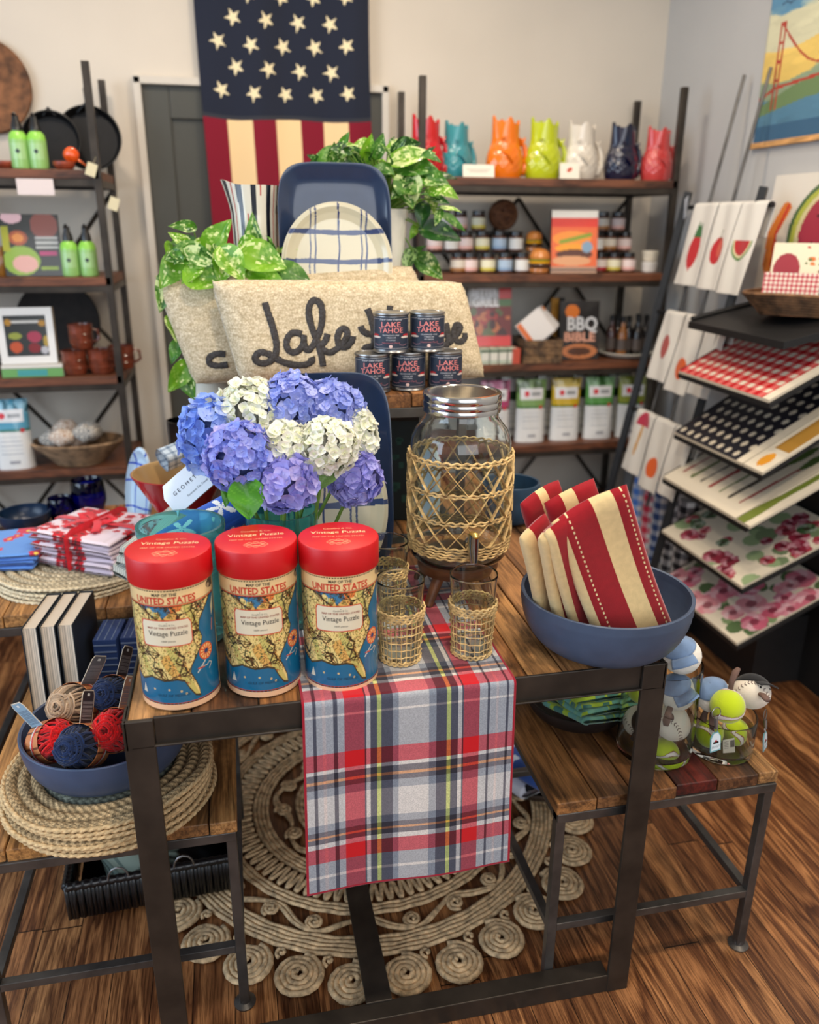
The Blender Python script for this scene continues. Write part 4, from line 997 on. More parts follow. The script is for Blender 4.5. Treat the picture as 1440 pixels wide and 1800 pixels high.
skein('beige yarn skein lying at the back of the bowl', bz(138, 1240, .600), (60, 0, -28), .135, .038, BGY, 75, (.42, .42, .44))
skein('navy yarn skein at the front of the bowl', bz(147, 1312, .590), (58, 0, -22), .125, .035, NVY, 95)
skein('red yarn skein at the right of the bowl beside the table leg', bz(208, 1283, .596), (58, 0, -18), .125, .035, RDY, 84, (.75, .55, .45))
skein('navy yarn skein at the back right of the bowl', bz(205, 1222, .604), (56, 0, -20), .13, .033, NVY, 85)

# upright books behind the bowl
def book(name, label, w, h, d, loc, rz, cover, spine=None, group=None, canvas=None, rx=0, ry=0, pages=(.86, .80, .72), cat='book', lay=False):
    """stands upright: thickness w (x), height h (z), depth d (y); spine at +y, fore edge at -y; canvas goes on the -x... or front face when face=True"""
    t = thing(name, label, cat, loc, group=group); t.rotation_euler = (R(rx), R(ry), R(rz))
    b = MB(); c = .0022
    for sx in (-1, 1): b.box((sx*(w/2-c/2), 0, h/2), (c, d, h))
    b.box((0, d/2-c/2, h/2), (w, c, h)); b.build('cover', cover, t, smooth=False, bevel=.0006)
    b = MB(); n = 14
    def pf(u, v): return (-w/2+c+u*(w-2*c), -d/2+.003+.003*math.sin(PI*u), .003+v*(h-.006))
    b.grid(pf, n, 2, col=lambda u, v: tuple(x*(.8+.3*((int(u*n)*7) % 5)/5) for x in pages))
    b.box((0, .001, h/2), (w-2*c, d-.012, h-.006), col=pages); b.build('page_block', MP, t, smooth=False)
    return t
MBK = plain('dark_book_cloth', (.12, .15, .18), .5, noise=.15)
for i, (u, l) in enumerate(((100, 'leftmost'), (128, 'middle'), (156, 'rightmost'))):
    p = at(u, 1200, z=.50)
    book('hardback_book', 'thick dark hardback standing with its pages forward, %s of the three' % l, .031, .235, .19, (-.440+.0345*i, 1.69, .4608), -4, MBK, group='upright dark hardbacks', rx=-3)
MBN = painted('printed_cloth_cover', .7, .2, 400)
for i, (x, y, z, w_, h_, c) in enumerate(((-.315, 1.74, .4608, .05, .155, (.16, .27, .50)), (-.262, 1.75, .4608, .045, .150, (.14, .23, .44)), (-.220, 1.62, .4608, .035, .12, (.30, .32, .34)))):
    b = MB(); cc = c
    b.box((0, 0, h_/2), (w_, .10, h_), col=cc)
    for k in range(9): b.box((0, -.0506, h_*(k+.7)/9.5), (w_*.96, .002, .004), col=mixc(cc, (.75, .8, .85), .5))
    for k in range(3): b.box(((k-1)*w_*.3, 0, h_+.0004), (w_*.05, .098, .002), col=mixc(cc, (.75, .8, .85), .5))
    o = b.build('folded_napkin_stack', MBN, smooth=False, bevel=.004); o.location = (x, y, z); o.rotation_euler = (0, 0, R(-6))
    tag(o, ('blue stack of folded napkins right of the upright books', 'darker blue stack of folded napkins next to the table edge', 'low grey stack of folded napkins behind the yarn bowl')[i], 'napkin')

# black wicker tray on the floor
t = thing('wicker_tray', 'black wicker tray with handles on the floor under the left low table', 'tray', (-.262, 1.665, .017), 3)
MWK = painted('black_lacquered_wicker', .35, .2, 200, coat=.3)
W_, D_, H_ = .36, .27, .095
b = MB(); b.box((0, 0, .006), (W_-.02, D_-.02, .01), col=(.05, .055, .07))
cs_ = [(-W_/2, -D_/2), (W_/2, -D_/2), (W_/2, D_/2), (-W_/2, D_/2)]
for i in range(4):
    a, c = Vector((*cs_[i], 0)), Vector((*cs_[(i+1) % 4], 0)); n = 46 if i % 2 == 0 else 34
    for k in range(n+1):
        p = a.lerp(c, k/n); j = .0008*math.sin(k*2.7+i); b.tube([(p.x+j, p.y+j, .008), (p.x+j*2, p.y+j, .05), (p.x, p.y, H_)], .0052, 6, col=(.05, .052, .062))
b.build('woven_body', MWK, t, ang=180)
b = MB()
for i in range(4):
    a, c = Vector((*cs_[i], H_)), Vector((*cs_[(i+1) % 4], H_)); n = 60
    b.tube([a.lerp(c, k/n) for k in range(n+1)], [.0095+.0014*math.sin(k*2.1) for k in range(n+1)], 8, col=(.045, .048, .058))
b.build('rim', MWK, t, ang=180)
for s_ in (-.07, .07):
    q = MB(); q.tube([(s_+.022*math.cos(a*PI/6), -D_/2-.006, H_+.004+.030*math.sin(a*PI/6)) for a in range(7)], .0022, 8); q.build('ring_handle', MTIN, t)
ms = painted('sage_linen', .85, .2, 600)
for i in range(3):
    b = MB(); b.grid(lambda u, v: (-.075+.15*u, -.055+.11*v+.01*math.sin(u*9+i), .003*math.sin(u*14+v*4+i)+.010*math.sin(PI*u)), 24, 16, col=lambda u, v: (.50, .55, .50) if (u*7) % 1 > .15 else (.34, .40, .37))
    o = b.build('folded_linen', ms, ang=180, solid=.012); o.location = (-.30, 1.64, .056+.018*i); o.rotation_euler = (R(12), 0, R(20+8*i)); tag(o, ('lowest', 'middle', 'uppermost')[i]+' folded sage green linen in the black wicker tray', 'cloth', 'sage linens in the wicker tray')

# ------------------------------------------------------------ side table at the far left
for i in range(4): placemat('placemat', 'pale braided placemat '+('at the bottom of', 'second from the bottom of', 'second from the top of', 'topmost of')[i]+' the stack under the red floral napkins', .205, (-.435+.003*i, 2.095, .6205+.0095*i), 40*i, None, 60+i, 'pale placemats under the floral napkins', nr=8, tone=(.93, .86, .72))
def napkin(label, w, d, loc, rot, fcol, seed, group, th=.010):
    rs = random.Random(seed); ph = rs.uniform(0, 6)
    def sec(u):
        k = (u*2) % 1*2-1; sg = 1 if u < .5 else -1; return -sg*k*w/2, sg*max(0, 1-abs(k)**14)**.5*th/2
    def fn(u, v):
        x, z = sec(u); y = (v-.5)*d; k = 1 if .02 < v < .98 else .4
        return (x*(1-.02*math.sin(v*7+ph)), y, z*k*(1+.25*math.sin(x*60+ph)*(abs(x) > w*.4))+.003*math.sin(x*22+ph+y*13))
    b = MB(); b.grid(fn, 110, 60, cu=True, col=lambda u, v: fcol(sec(u)[0]/w+.5, v, u < .5)); o = b.build('folded_napkin', MCL, ang=180); o.location = loc; o.rotation_euler = tuple(R(a) for a in rot)
    return tag(o, label, 'napkin', group)
def floral(seed, bgc, c1, c2, n=60, r=.075):
    cv = Canvas(120, 120, bgc, W=1, H=1, seed=seed)
    for i in range(n):
        x, y = cv.rs.rand(2); rr = r*cv.rs.uniform(.5, 1)
        for k in range(5): a = k*2*PI/5+i; cv.disc(x+rr*.6*math.cos(a), y+rr*.6*math.sin(a), rr*.42, c1)
        cv.disc(x, y, rr*.28, c2)
    return cv
fc = floral(3, (.90, .84, .88), (.78, .08, .14), (.35, .20, .20))
fcol = lambda u, v, top: fc.col()(u, v)
for i in range(7):
    rs = random.Random(i+3); napkin('red and white floral napkin, %s in the ribbon tied bundle' % ('lowest', 'second from the bottom', 'third from the bottom', 'in the middle', 'third from the top', 'second from the top', 'topmost')[i], .25, .21, (-.374+rs.uniform(-.005, .005), 2.085+rs.uniform(-.004, .004), .667+.0128*i), (0, 0, -32+rs.uniform(-1.5, 1.5)), fcol, i, 'floral napkins tied in a bundle', th=.0125)
b = MB()
for (p0, p1) in (((-.10, .0), (.10, .0)), ((0, -.085), (0, .085))):
    b.tube([(p0[0]*1.25, p0[1]*1.27, -.09), (p0[0]*1.26, p0[1]*1.28, -.002), (p0[0]*1.1, p0[1]*1.1, .002), (0, 0, .003), (p1[0]*1.1, p1[1]*1.1, .002), (p1[0]*1.26, p1[1]*1.28, -.002), (p1[0]*1.25, p1[1]*1.27, -.09)], .011, 8, flat=.08)
for sx in (-1, 1): b.tube([(0, 0, .004), (sx*.03, .012, .018), (sx*.055, .006, .013), (sx*.03, -.008, .006), (0, 0, .004)], .010, 8, flat=.12); b.tube([(0, 0, .006), (sx*.03, -.03, .010), (sx*.05, -.065, .004)], .010, 8, flat=.1)
o = b.build('ribbon_bow', plain('red_satin_ribbon', (.84, .08, .16), .4, sheen=.3)); o.location = (-.374, 2.085, .7535); o.rotation_euler = (0, 0, R(-32)); tag(o, 'bright red ribbon tied round the floral napkin bundle', 'ribbon')
fb = floral(9, (.38, .58, .86), (.80, .20, .30), (.92, .80, .30), 14, .12)
for i in range(4): napkin('blue napkin with scattered flowers, %s in the pile left of the floral bundle' % ('lowest', 'second', 'third', 'uppermost')[i], .19, .19, (-.600, 2.13, .664+.0105*i), (0, 0, -12+3*i), lambda u, v, top, i=i: fb.col()(u, v) if i == 3 else (.36, .56, .86), 20+i, 'blue flowered napkins')
# tumblers, bowl, plate, red salad bowl
MCB = glass('cobalt_glass', (.10, .14, .75), .02)
def stemless(name, label, r, h, loc, mat, cat='glass'):
    b = MB(); b.lathe([(.001, 0), (r*.6, 0), (r*.7, .004), (r*.98, h*.4), (r, h*.6), (r*.9, h*.97), (r*.88, h), (r*.86, h*.99), (r*.95, h*.6), (r*.93, h*.4), (r*.6, .012), (.001, .010)], 40, cap=False)
    o = b.build(name, mat, ang=60); o.location = loc; return tag(o, label, cat)
stemless('stemless_glass', 'cobalt blue stemless glass on the side table, in front of the shelf', .052, .118, (-.468, 2.53, .6205), MCB)
stemless('stemless_glass', 'low cobalt blue glass just left of the taller one', .040, .075, (-.545, 2.50, .6205), MCB)
bowl('dark_bowl', 'small dark blue bowl at the back left of the side table', 'bowl', (-.640, 2.46, .6205), .075, .05, .035, plain('dark_blue_glaze', (.08, .16, .26), .3), ribs=False)
o = platter('oval_plate', 'blue plaid oval plate leaning upright beside the red salad bowl', .108, .255, (-.305, 2.34, .6205), -10, -42, MCER, e=1.0, canvas=plaid_plate((.74, .84, .92), (.12, .25, .72), [(.3, .02), (.72, .02)], [(.3, .012), (.6, .012), (.8, .012)]), cat='plate', rimh=.008, ridges=False)
b = MB(); b.lathe([(.001, 0), (.045, 0), (.047, .004), (.060, .03), (.118, .135), (.116, .1365), (.112, .135), (.056, .032), (.001, .012)], 64, col=None, cap=False)
for i in range(len(b.f)): b.c[i] = (.62, .07, .12)
for i in range(64*5, len(b.f)): b.c[i] = (.78, .64, .44)
o = b.build('salad_bowl', painted('lacquered_bamboo', .25, coat=.4), ang=40); o.location = (-.152, 2.02, .7615); tag(o, 'red lacquered bamboo salad bowl with wooden utensils inside', 'bowl')
MWD = plain('light_wood', (.80, .60, .38), .5, noise=.2, nscale=14, stretch=(1, 1, 6))
for i, (p0, p1) in enumerate((((-.200, 2.03, .838), (-.075, 1.99, .945)), ((-.175, 2.06, .842), (-.06, 2.05, .955)), ((-.195, 2.00, .835), (-.085, 1.94, .925)))):
    t = thing('wooden_spoon', 'light wooden serving spoon lying in the red salad bowl, '+('nearest the rim', 'behind the others', 'lowest')[i], 'spoon', p0, group='wooden spoons in the salad bowl')
    d = Vector(p1)-Vector(p0); q = MB(); q.tube([d*k/6 for k in range(7)], [.006, .0055, .005, .005, .0055, .006, .0055], 8); q.build('handle', MWD, t)
    q = MB(); q.tube([d*-.25, d*-.15, d*-.05, d*.06], [.006, .024, .026, .008], 12, flat=.3); q.build('spoon_head', MWD, t)
ging = lambda u, v, top: mixc((.86, .89, .90), (.42, .50, .58), .5*((u*7 % 1) < .3)+.4*((v*5 % 1) < .3))
b = MB(); b.grid(lambda u, v: ((.034+.004*math.sin(6*PI*u))*math.cos(2*PI*u), (v-.5)*.16, (.027+.003*math.sin(8*PI*u+v*4))*math.sin(2*PI*u)), 60, 60, cu=True, col=lambda u, v: mixc((.86, .90, .93), (.38, .46, .56), .45*((u*9 % 1) < .3)+.4*((v*8 % 1) < .3))); b.lathe([(.001, 0), (.031, 0)], 30, col=(.8, .84, .88), cap=False)
o = b.build('gingham_towel', MCL, ang=180); o.location = (-.125, 2.085, .935); o.rotation_euler = (R(12), 0, R(-62)); tag(o, 'pale blue checked cloth rolled above the red salad bowl', 'towel')
MDG = glass('smoky_dark_glass', (.16, .10, .13), .02)
b = MB(); b.lathe([(.001, 0), (.034, 0), (.036, .003), (.040, .2), (.0405, .221), (.038, .221), (.036, .02), (.001, .018)], 40, cap=False); o = b.build('tall_glass', plain('dark_smoked_ceramic', (.05, .045, .05), .08, coat=.6), ang=50); o.location = (-.150, 2.215, .7615); tag(o, 'tall glossy dark vase behind the red salad bowl', 'vase')

# towels behind the aqua jar
b = MB(); b.box((0, 0, .03), (.20, .16, .06)); o = b.build('gift_box', plain('dark_maroon_card', (.16, .07, .09), .5), smooth=False, bevel=.002); o.location = (-.085, 1.60, .7615); o.rotation_euler = (0, 0, R(8)); tag(o, 'dark maroon box under the blue printed towel', 'box')
napkin('red edged white folded towel on the dark maroon box', .22, .17, (-.080, 1.60, .8405), (0, 0, 10), lambda u, v, top: (.62, .10, .16) if (v < .12 or .2 < v < .23) else (.82, .84, .88), 31, None, th=.034)
b = MB()
def star_col(u, v):
    x, y = (u*3) % 1-.5, (v*2.2) % 1-.5; a = math.atan2(y, x); rr = math.hypot(x, y)
    if rr < .20+.16*math.cos(5*a): return (.90, .93, .96)
    return (.12, .32, .74) if (int(u*120)+int(v*90)) % 2 else (.16, .38, .80)
b.grid(lambda u, v: (.043*math.cos(2*PI*u)*(1+.05*math.sin(9*u)), (v-.5)*.20, .036*math.sin(2*PI*u)), 120, 90, cu=True, col=star_col)
for s_ in (-1, 1): b.lathe([(.001, 0), (.04, 0)], 30, col=(.14, .3, .6), cap=False)
o = b.build('printed_towel', MCL, ang=180); o.location = (-.080, 1.60, .9010); o.rotation_euler = (R(16), 0, R(-62)); tag(o, 'rolled blue towel with white star print and a paper sleeve', 'towel'); tw_ = o
t = thing('paper_label', 'white faceted paper sleeve reading GEOMETRY on the blue towel', 'label', tuple(at(335, 852, y=1.53)))
ux = Vector(at(378, 812, y=1.53))-Vector(at(300, 880, y=1.53)); ux.normalize(); nn = Vector((-.25, -.85, .5)); nn = (nn-ux*nn.dot(ux)).normalized(); uy = nn.cross(ux)
if uy.z < 0: uy = -uy
fold = lambda x, y, l: tuple(ux*x+uy*y+nn*(l+.001))
b = MB(); P6 = [(-.056, -.030), (.045, -.030), (.060, -.008), (.058, .018), (.042, .034), (-.045, .034), (-.058, .012)]
n = len(P6); b.add([fold(x, y, 0) for x, y in P6]+[fold(x, y, -.004) for x, y in P6], [tuple(range(n)), tuple(reversed(range(n, 2*n)))]+[(i, n+i, n+(i+1) % n, (i+1) % n) for i in range(n)], 0, (.90, .93, .96)); b.build('paper', MP, t, smooth=False)
b = MB(); letters(b, 'G E O M E T R Y', .011, lambda x, y, l: fold(x, y+.006, l+.0004), col=(.22, .24, .3), fit=.075); letters(b, 'Fourteen Tea Towel', .006, lambda x, y, l: fold(x+.008, y-.014, l+.0004), col=(.35, .38, .42), fit=.05); b.build('lettering', MP, t, smooth=False)
for i in range(3):
    napkin('grey striped linen towel left of the star printed roll, %s' % ('lowest of the fan', 'middle of the fan', 'top of the fan')[i], .055, .17, (-.205+.006*i, 1.735, .792+.026*i), (18, 0, -52+4*i), lambda u, v, top: (.74, .74, .70) if int(u*14) % 2 else (.60, .61, .58), 50+i, 'grey linen towels', th=.03)

# ------------------------------------------------------------ right low table
SZ = .4615
bowl('dark_bowl', 'shallow dark wooden bowl under the teal and lime cloths on the low right table', 'bowl', (.690, 1.435, SZ), .112, .048, .05, plain('dark_stained_wood', (.13, .10, .09), .5, noise=.3), ribs=False)
tl = [(.36, .62, .62), (.62, .74, .20), (.20, .42, .44), (.72, .80, .35)]
MTL = painted('batik_cloth', .7, .2, 500)
for i in range(8):
    rs = random.Random(i+90); a0 = rs.uniform(0, 5)
    def fc2(u, v, top, a0=a0):
        k = NZ(a0+u*7, v*5+a0); c = tl[0] if k < .5 else tl[1] if k < .66 else tl[2]
        return mixc(c, tl[3], .3*NZ(v*30, u*20))
    o = napkin('teal and lime folded cloth, %s of the fan in the dark bowl' % ('lowest', 'second from the bottom', 'third from the bottom', 'fourth from the bottom', 'fourth from the top', 'third from the top', 'second from the top', 'topmost')[i], .17, .135, (.700+.006*i, 1.380+.010*i, .512+.0115*i), (-10+i*1.5, 9-2*i, 16-4*i), fc2, 70+i, 'teal and lime cloths fanned in the dark bowl', th=.0145)
b = MB(); b.box((0, 0, .014), (.13, .17, .022), col=(.86, .86, .82)); b.box((0, 0, .002), (.135, .175, .003), col=(.28, .50, .58)); b.box((0, 0, .0265), (.135, .175, .003), col=(.55, .72, .82)); b.box((-.067, 0, .014), (.003, .175, .026), col=(.28, .50, .58))
o = b.build('picture_book', MP, smooth=False, bevel=.0008); o.location = (.620, 1.590, SZ); o.rotation_euler = (0, 0, R(8)); tag(o, 'pale blue book lying behind the dark bowl on the low right table', 'book')

def cyl_vase(name, label, r, h, loc):
    b = MB(); b.lathe([(.001, 0), (r*.95, 0), (r, .004), (r, h*.5), (r, h-.004), (r-.0005, h), (r-.003, h), (r-.0035, h-.004), (r-.0035, h*.5), (r-.0035, .016), (r-.008, .011), (.001, .010)], 64, cap=False)
    o = b.build(name, GL, ang=40); o.location = loc; return tag(o, label, 'vase')
TV = (.795, 1.283, SZ); SV = (.932, 1.262, SZ)
cyl_vase('cylinder_vase', 'tall clear glass cylinder filled with plush sports balls, beside the table leg', .0755, .205, TV)
cyl_vase('cylinder_vase', 'short wide clear glass cylinder of plush balls at the low table corner', .0655, .082, SV)
MPL = painted('plush_fabric', .9, .35, 600, sheen=.5, spec=.1); MCAP = plain('blue_felt', (.42, .52, .66), .9, sheen=.3); MBN2 = plain('brown_corduroy', (.42, .33, .30), .9, bump=.3, bscale=300)
MEYE = plain('black_bead', (.02, .02, .02), .2)
def plush(kind, label, c, r, rot, cap=None, ears=(), face=False, inside=None):
    c = Vector(c)
    if inside is not None:
        (vx, vy, vz), vr = inside; d = Vector((c.x-vx, c.y-vy)); m = vr-.0045-r
        if d.length > m: d = d.normalized()*m; c = Vector((vx+d.x, vy+d.y, c.z))
    t = thing('plush_%s_ball' % kind if kind != 'baseball' else 'plush_baseball', label, 'toy', c, group=None); t.rotation_euler = tuple(R(a) for a in rot)
    base = {'golf': (.90, .88, .84), 'baseball': (.90, .86, .80), 'tennis': (.72, .80, .12)}[kind]
    def col(u, v):
        a = u*2*PI; z = math.sin(PI*(v-.5)); x = math.cos(a)*math.cos(PI*(v-.5)); y = math.sin(a)*math.cos(PI*(v-.5))
        if kind == 'tennis':
            s_ = abs(z-.55*math.sin(2*a)*.9)
            return (.90, .86, .84) if s_ < .12 else (.50, .10, .22) if s_ < .17 else base
        return base
    def fn(u, v):
        a, b_ = 2*PI*u, PI*(v-.5); q = r*(1+(.012*math.cos(u*2*PI*16)*math.cos(v*PI*18) if kind == 'golf' else .004*math.sin(a*3)))
        return (q*math.cos(a)*math.cos(b_), q*math.sin(a)*math.cos(b_), q*.95*math.sin(b_))
    b = MB(); b.grid(fn, 96, 60, cu=True, col=col); b.build('ball', MPL, t, ang=180)
    if kind == 'baseball':
        b = MB()
        for k in range(36):
            a = 2*PI*k/36; z = .42*math.sin(2*a); cc = math.sqrt(1-z*z)
            p = Vector((math.cos(a)*cc, math.sin(a)*cc, z)); tn = Vector((-math.sin(a), math.cos(a), .84*math.cos(2*a))).normalized(); sd = p.cross(tn)
            for sg in (-1, 1): b.tube([(p*r*1.005), (p+sd*sg*.10+tn*.08).normalized()*r*1.01], r*.018, 5, col=(.30, .16, .16))
        b.build('stitching', MPL, t, ang=180)
    if cap:
        b = MB(); b.grid(lambda u, v: tuple(r*1.03*k for k in (math.cos(2*PI*u)*math.cos(.55+v*1.02), math.sin(2*PI*u)*math.cos(.55+v*1.02), math.sin(.55+v*1.02)*.97)), 36, 10, cu=True)
        b.grid(lambda u, v: (r*(.86+.52*v)*math.cos(-PI/2+(u-.5)*1.35*(1-.25*v)), r*(.86+.52*v)*math.sin(-PI/2+(u-.5)*1.35*(1-.25*v)), r*(.56-.20*v-.3*(u-.5)**2)), 14, 4)
        b.build('cap', cap, t, ang=180, solid=.0015)
    for (az, el, ln) in ears:
        b = MB(); d = Vector((math.cos(R(az))*math.cos(R(el)), math.sin(R(az))*math.cos(R(el)), math.sin(R(el)))); p = d*r*.92
        b.tube([p, p+d*ln*.4, p+d*ln*.8+Vector((0, 0, -ln*.15)), p+d*ln+Vector((0, 0, -ln*.3))], [r*.16, r*.18, r*.22, r*.14], 10, flat=.7); b.build('limb', MBN2, t, ang=180)
    if face:
        b = MB()
        for sx in (-1, 1): b.ball((sx*r*.34, -r*.90, r*.20), r*.065, 8, 6)
        b.tube([(r*.12*math.cos(a), -r*.985, r*.02-abs(r*.08*math.sin(a))) for a in (0, .8, 1.57, 2.3, 3.14)], r*.02, 5); b.build('face', MEYE, t)
    return t
NVC = plain('navy_felt', (.03, .035, .06), .9, sheen=.2)
pa = lambda u, v, y: at(u, v, y=y)
tall, short = (TV, .0755), (SV, .0655)
plush('golf', 'plush golf ball with blue cap, highest in the tall glass cylinder', pa(1203, 1152, 1.275), .038, (10, -24, -20), MCAP, ((200, 5, .03), (60, 60, .03)), inside=tall)
plush('golf', 'smiling plush golf ball with blue cap, second from the top in the tall cylinder', pa(1190, 1217, 1.262), .037, (4, -22, 2), MCAP, ((215, -12, .035),), face=True, inside=tall)
plush('baseball', 'plush baseball with dark stitching in the middle of the tall cylinder', pa(1182, 1270, 1.262), .0365, (20, 30, 10), None, ((200, 30, .04),), inside=tall)
plush('tennis', 'lime plush tennis ball at the bottom right of the tall cylinder', pa(1168, 1322, 1.265), .030, (10, 10, 50), None, (), inside=tall)
plush('tennis', 'lime plush tennis ball behind the black table leg in the tall cylinder', pa(1128, 1212, 1.300), .031, (30, 60, 20), None, (), inside=tall)
plush('baseball', 'plush baseball in a navy cap at the left inside the tall cylinder', pa(1122, 1268, 1.300), .031, (60, 20, 0), NVC, (), inside=tall)
plush('golf', 'plush golf ball with blue cap resting on the short cylinder, at its left', pa(1254, 1222, 1.268), .036, (4, -26, 4), MCAP, ((225, -25, .03), (190, -40, .025)), face=True)
plush('baseball', 'plush baseball in a navy cap on the short cylinder, at its right', pa(1322, 1216, 1.275), .037, (-30, 20, 5), NVC, ((20, 10, .045), (250, -10, .03)), face=True)
plush('tennis', 'lime plush tennis ball on the front rim of the short cylinder', pa(1279, 1241, 1.222), .034, (20, -50, -14), None, ((30, 20, .05),))
plush('tennis', 'lime plush tennis ball inside the short cylinder, left side', pa(1240, 1292, 1.25), .0275, (20, 40, 0), None, (), inside=short)
plush('tennis', 'lime plush tennis ball inside the short cylinder, right side', pa(1305, 1285, 1.26), .029, (60, 20, 40), None, (), inside=short)
def tagkey(label, p, rz, w_=.026, h_=.036):
    t = thing('keyring_tag', label, 'tag', p); t.rotation_euler = (R(-8), 0, R(rz))
    b = MB(); b.tube([(.011*math.cos(a*PI/8), 0, .052+.011*math.sin(a*PI/8)) for a in range(16)], .0009, 6, True); b.tube([(0, 0, .041), (0, -.001, .020)], [.004, .003], 8); b.tube([(.004*math.cos(a*PI/5), 0, .017+.006*math.sin(a*PI/5)) for a in range(10)], .0008, 5, True); b.build('clasp', MTIN, t)
    b = MB(); P5 = [(-w_/2, -.028), (w_/2, -.028), (w_/2, .001), (w_*.22, .012), (-w_*.22, .012), (-w_/2, .001)]
    k = len(P5); q = [(x, -.0008, z) for x, z in P5]+[(x, .0008, z) for x, z in P5]
    b.add(q, [tuple(range(k)), tuple(reversed(range(k, 2*k)))]+[(i, k+i, k+(i+1) % k, (i+1) % k) for i in range(k)], 0, (.45, .68, .72))
    b.add([(x*.86, -.0012, z*.88-.0005) for x, z in P5], [tuple(range(k))], 0, (.84, .90, .93))
    tg = b.build('card', MPG, t, smooth=False)
    b = MB()
    for x, z, c in ((0, -.006, (.75, .15, .2)), (-.004, -.009, (.05, .05, .06)), (.004, -.009, (.05, .05, .06)), (0, -.009, (.05, .05, .06))): b.add([(x-.003, -.0016, z-.002), (x+.003, -.0016, z-.002), (x+.002, -.0016, z+.002), (x-.002, -.0016, z+.002)], [(0, 1, 2, 3)], 0, c)
    letters(b, 'JELLYCAT', .006, lambda x, y, l: (x, -.0016, y-.018), col=(.3, .32, .38), fit=.019); b.build('print', MP, tg, smooth=False)
tagkey('pale blue edged keyring tag hanging at the front of the short cylinder', tuple(at(1258, 1297, y=1.178)), 12)
tagkey('pale blue keyring tag hanging right of the short cylinder', tuple(at(1345, 1296, y=1.245)), 40)
b = MB(); b.box((0, 0, 0), (.034, .001, .024), col=(.72, .70, .66))
for k in range(9): b.box((.004+.0014*k, -.0007, .003), (.0007, .0004, .012), col=(.2, .2, .2))
for k in range(5): b.box((-.008, -.0007, .008-.003*k), (.012, .0004, .0008), col=(.4, .4, .4))
o = b.build('price_label', MP, smooth=False); o.location = (.925, 1.222, .4925); o.rotation_euler = (R(-22), R(12), R(14)); tag(o, 'grey barcode label lying inside the short glass cylinder', 'label')

# patterned cloths on the floor under the low right table
for i, (l, c1, c2, z, rz) in enumerate((('white and black printed cloth, lowest on the rug under the right low table', (.86, .86, .90), (.08, .08, .10), .060, 20), ('orange red cloth in the middle of the pile under the right low table', (.78, .28, .16), (.70, .22, .12), .092, -10), ('blue and white cloth on top of the pile under the right low table', (.22, .34, .62), (.80, .86, .94), .128, 35))):
    napkin(l, .30, .22, (.76, 1.80, z), (4*i-4, 5-4*i, rz), lambda u, v, top, c1=c1, c2=c2: c2 if NZ(u*7+v*3, v*6) > .6 else c1, 120+i, None, th=.034)
b = MB(); b.lathe([(.001, 0), (.11, 0), (.135, .012), (.15, .034), (.146, .038), (.128, .018), (.1, .008), (.001, .008)], 50, cap=False); o = b.build('low_basket', plain('dark_rattan', (.22, .16, .12), .7, noise=.3, bump=.5, bscale=150)); o.location = (.76, 1.80, .019); tag(o, 'low dark round basket on the rug under the right low table', 'basket')

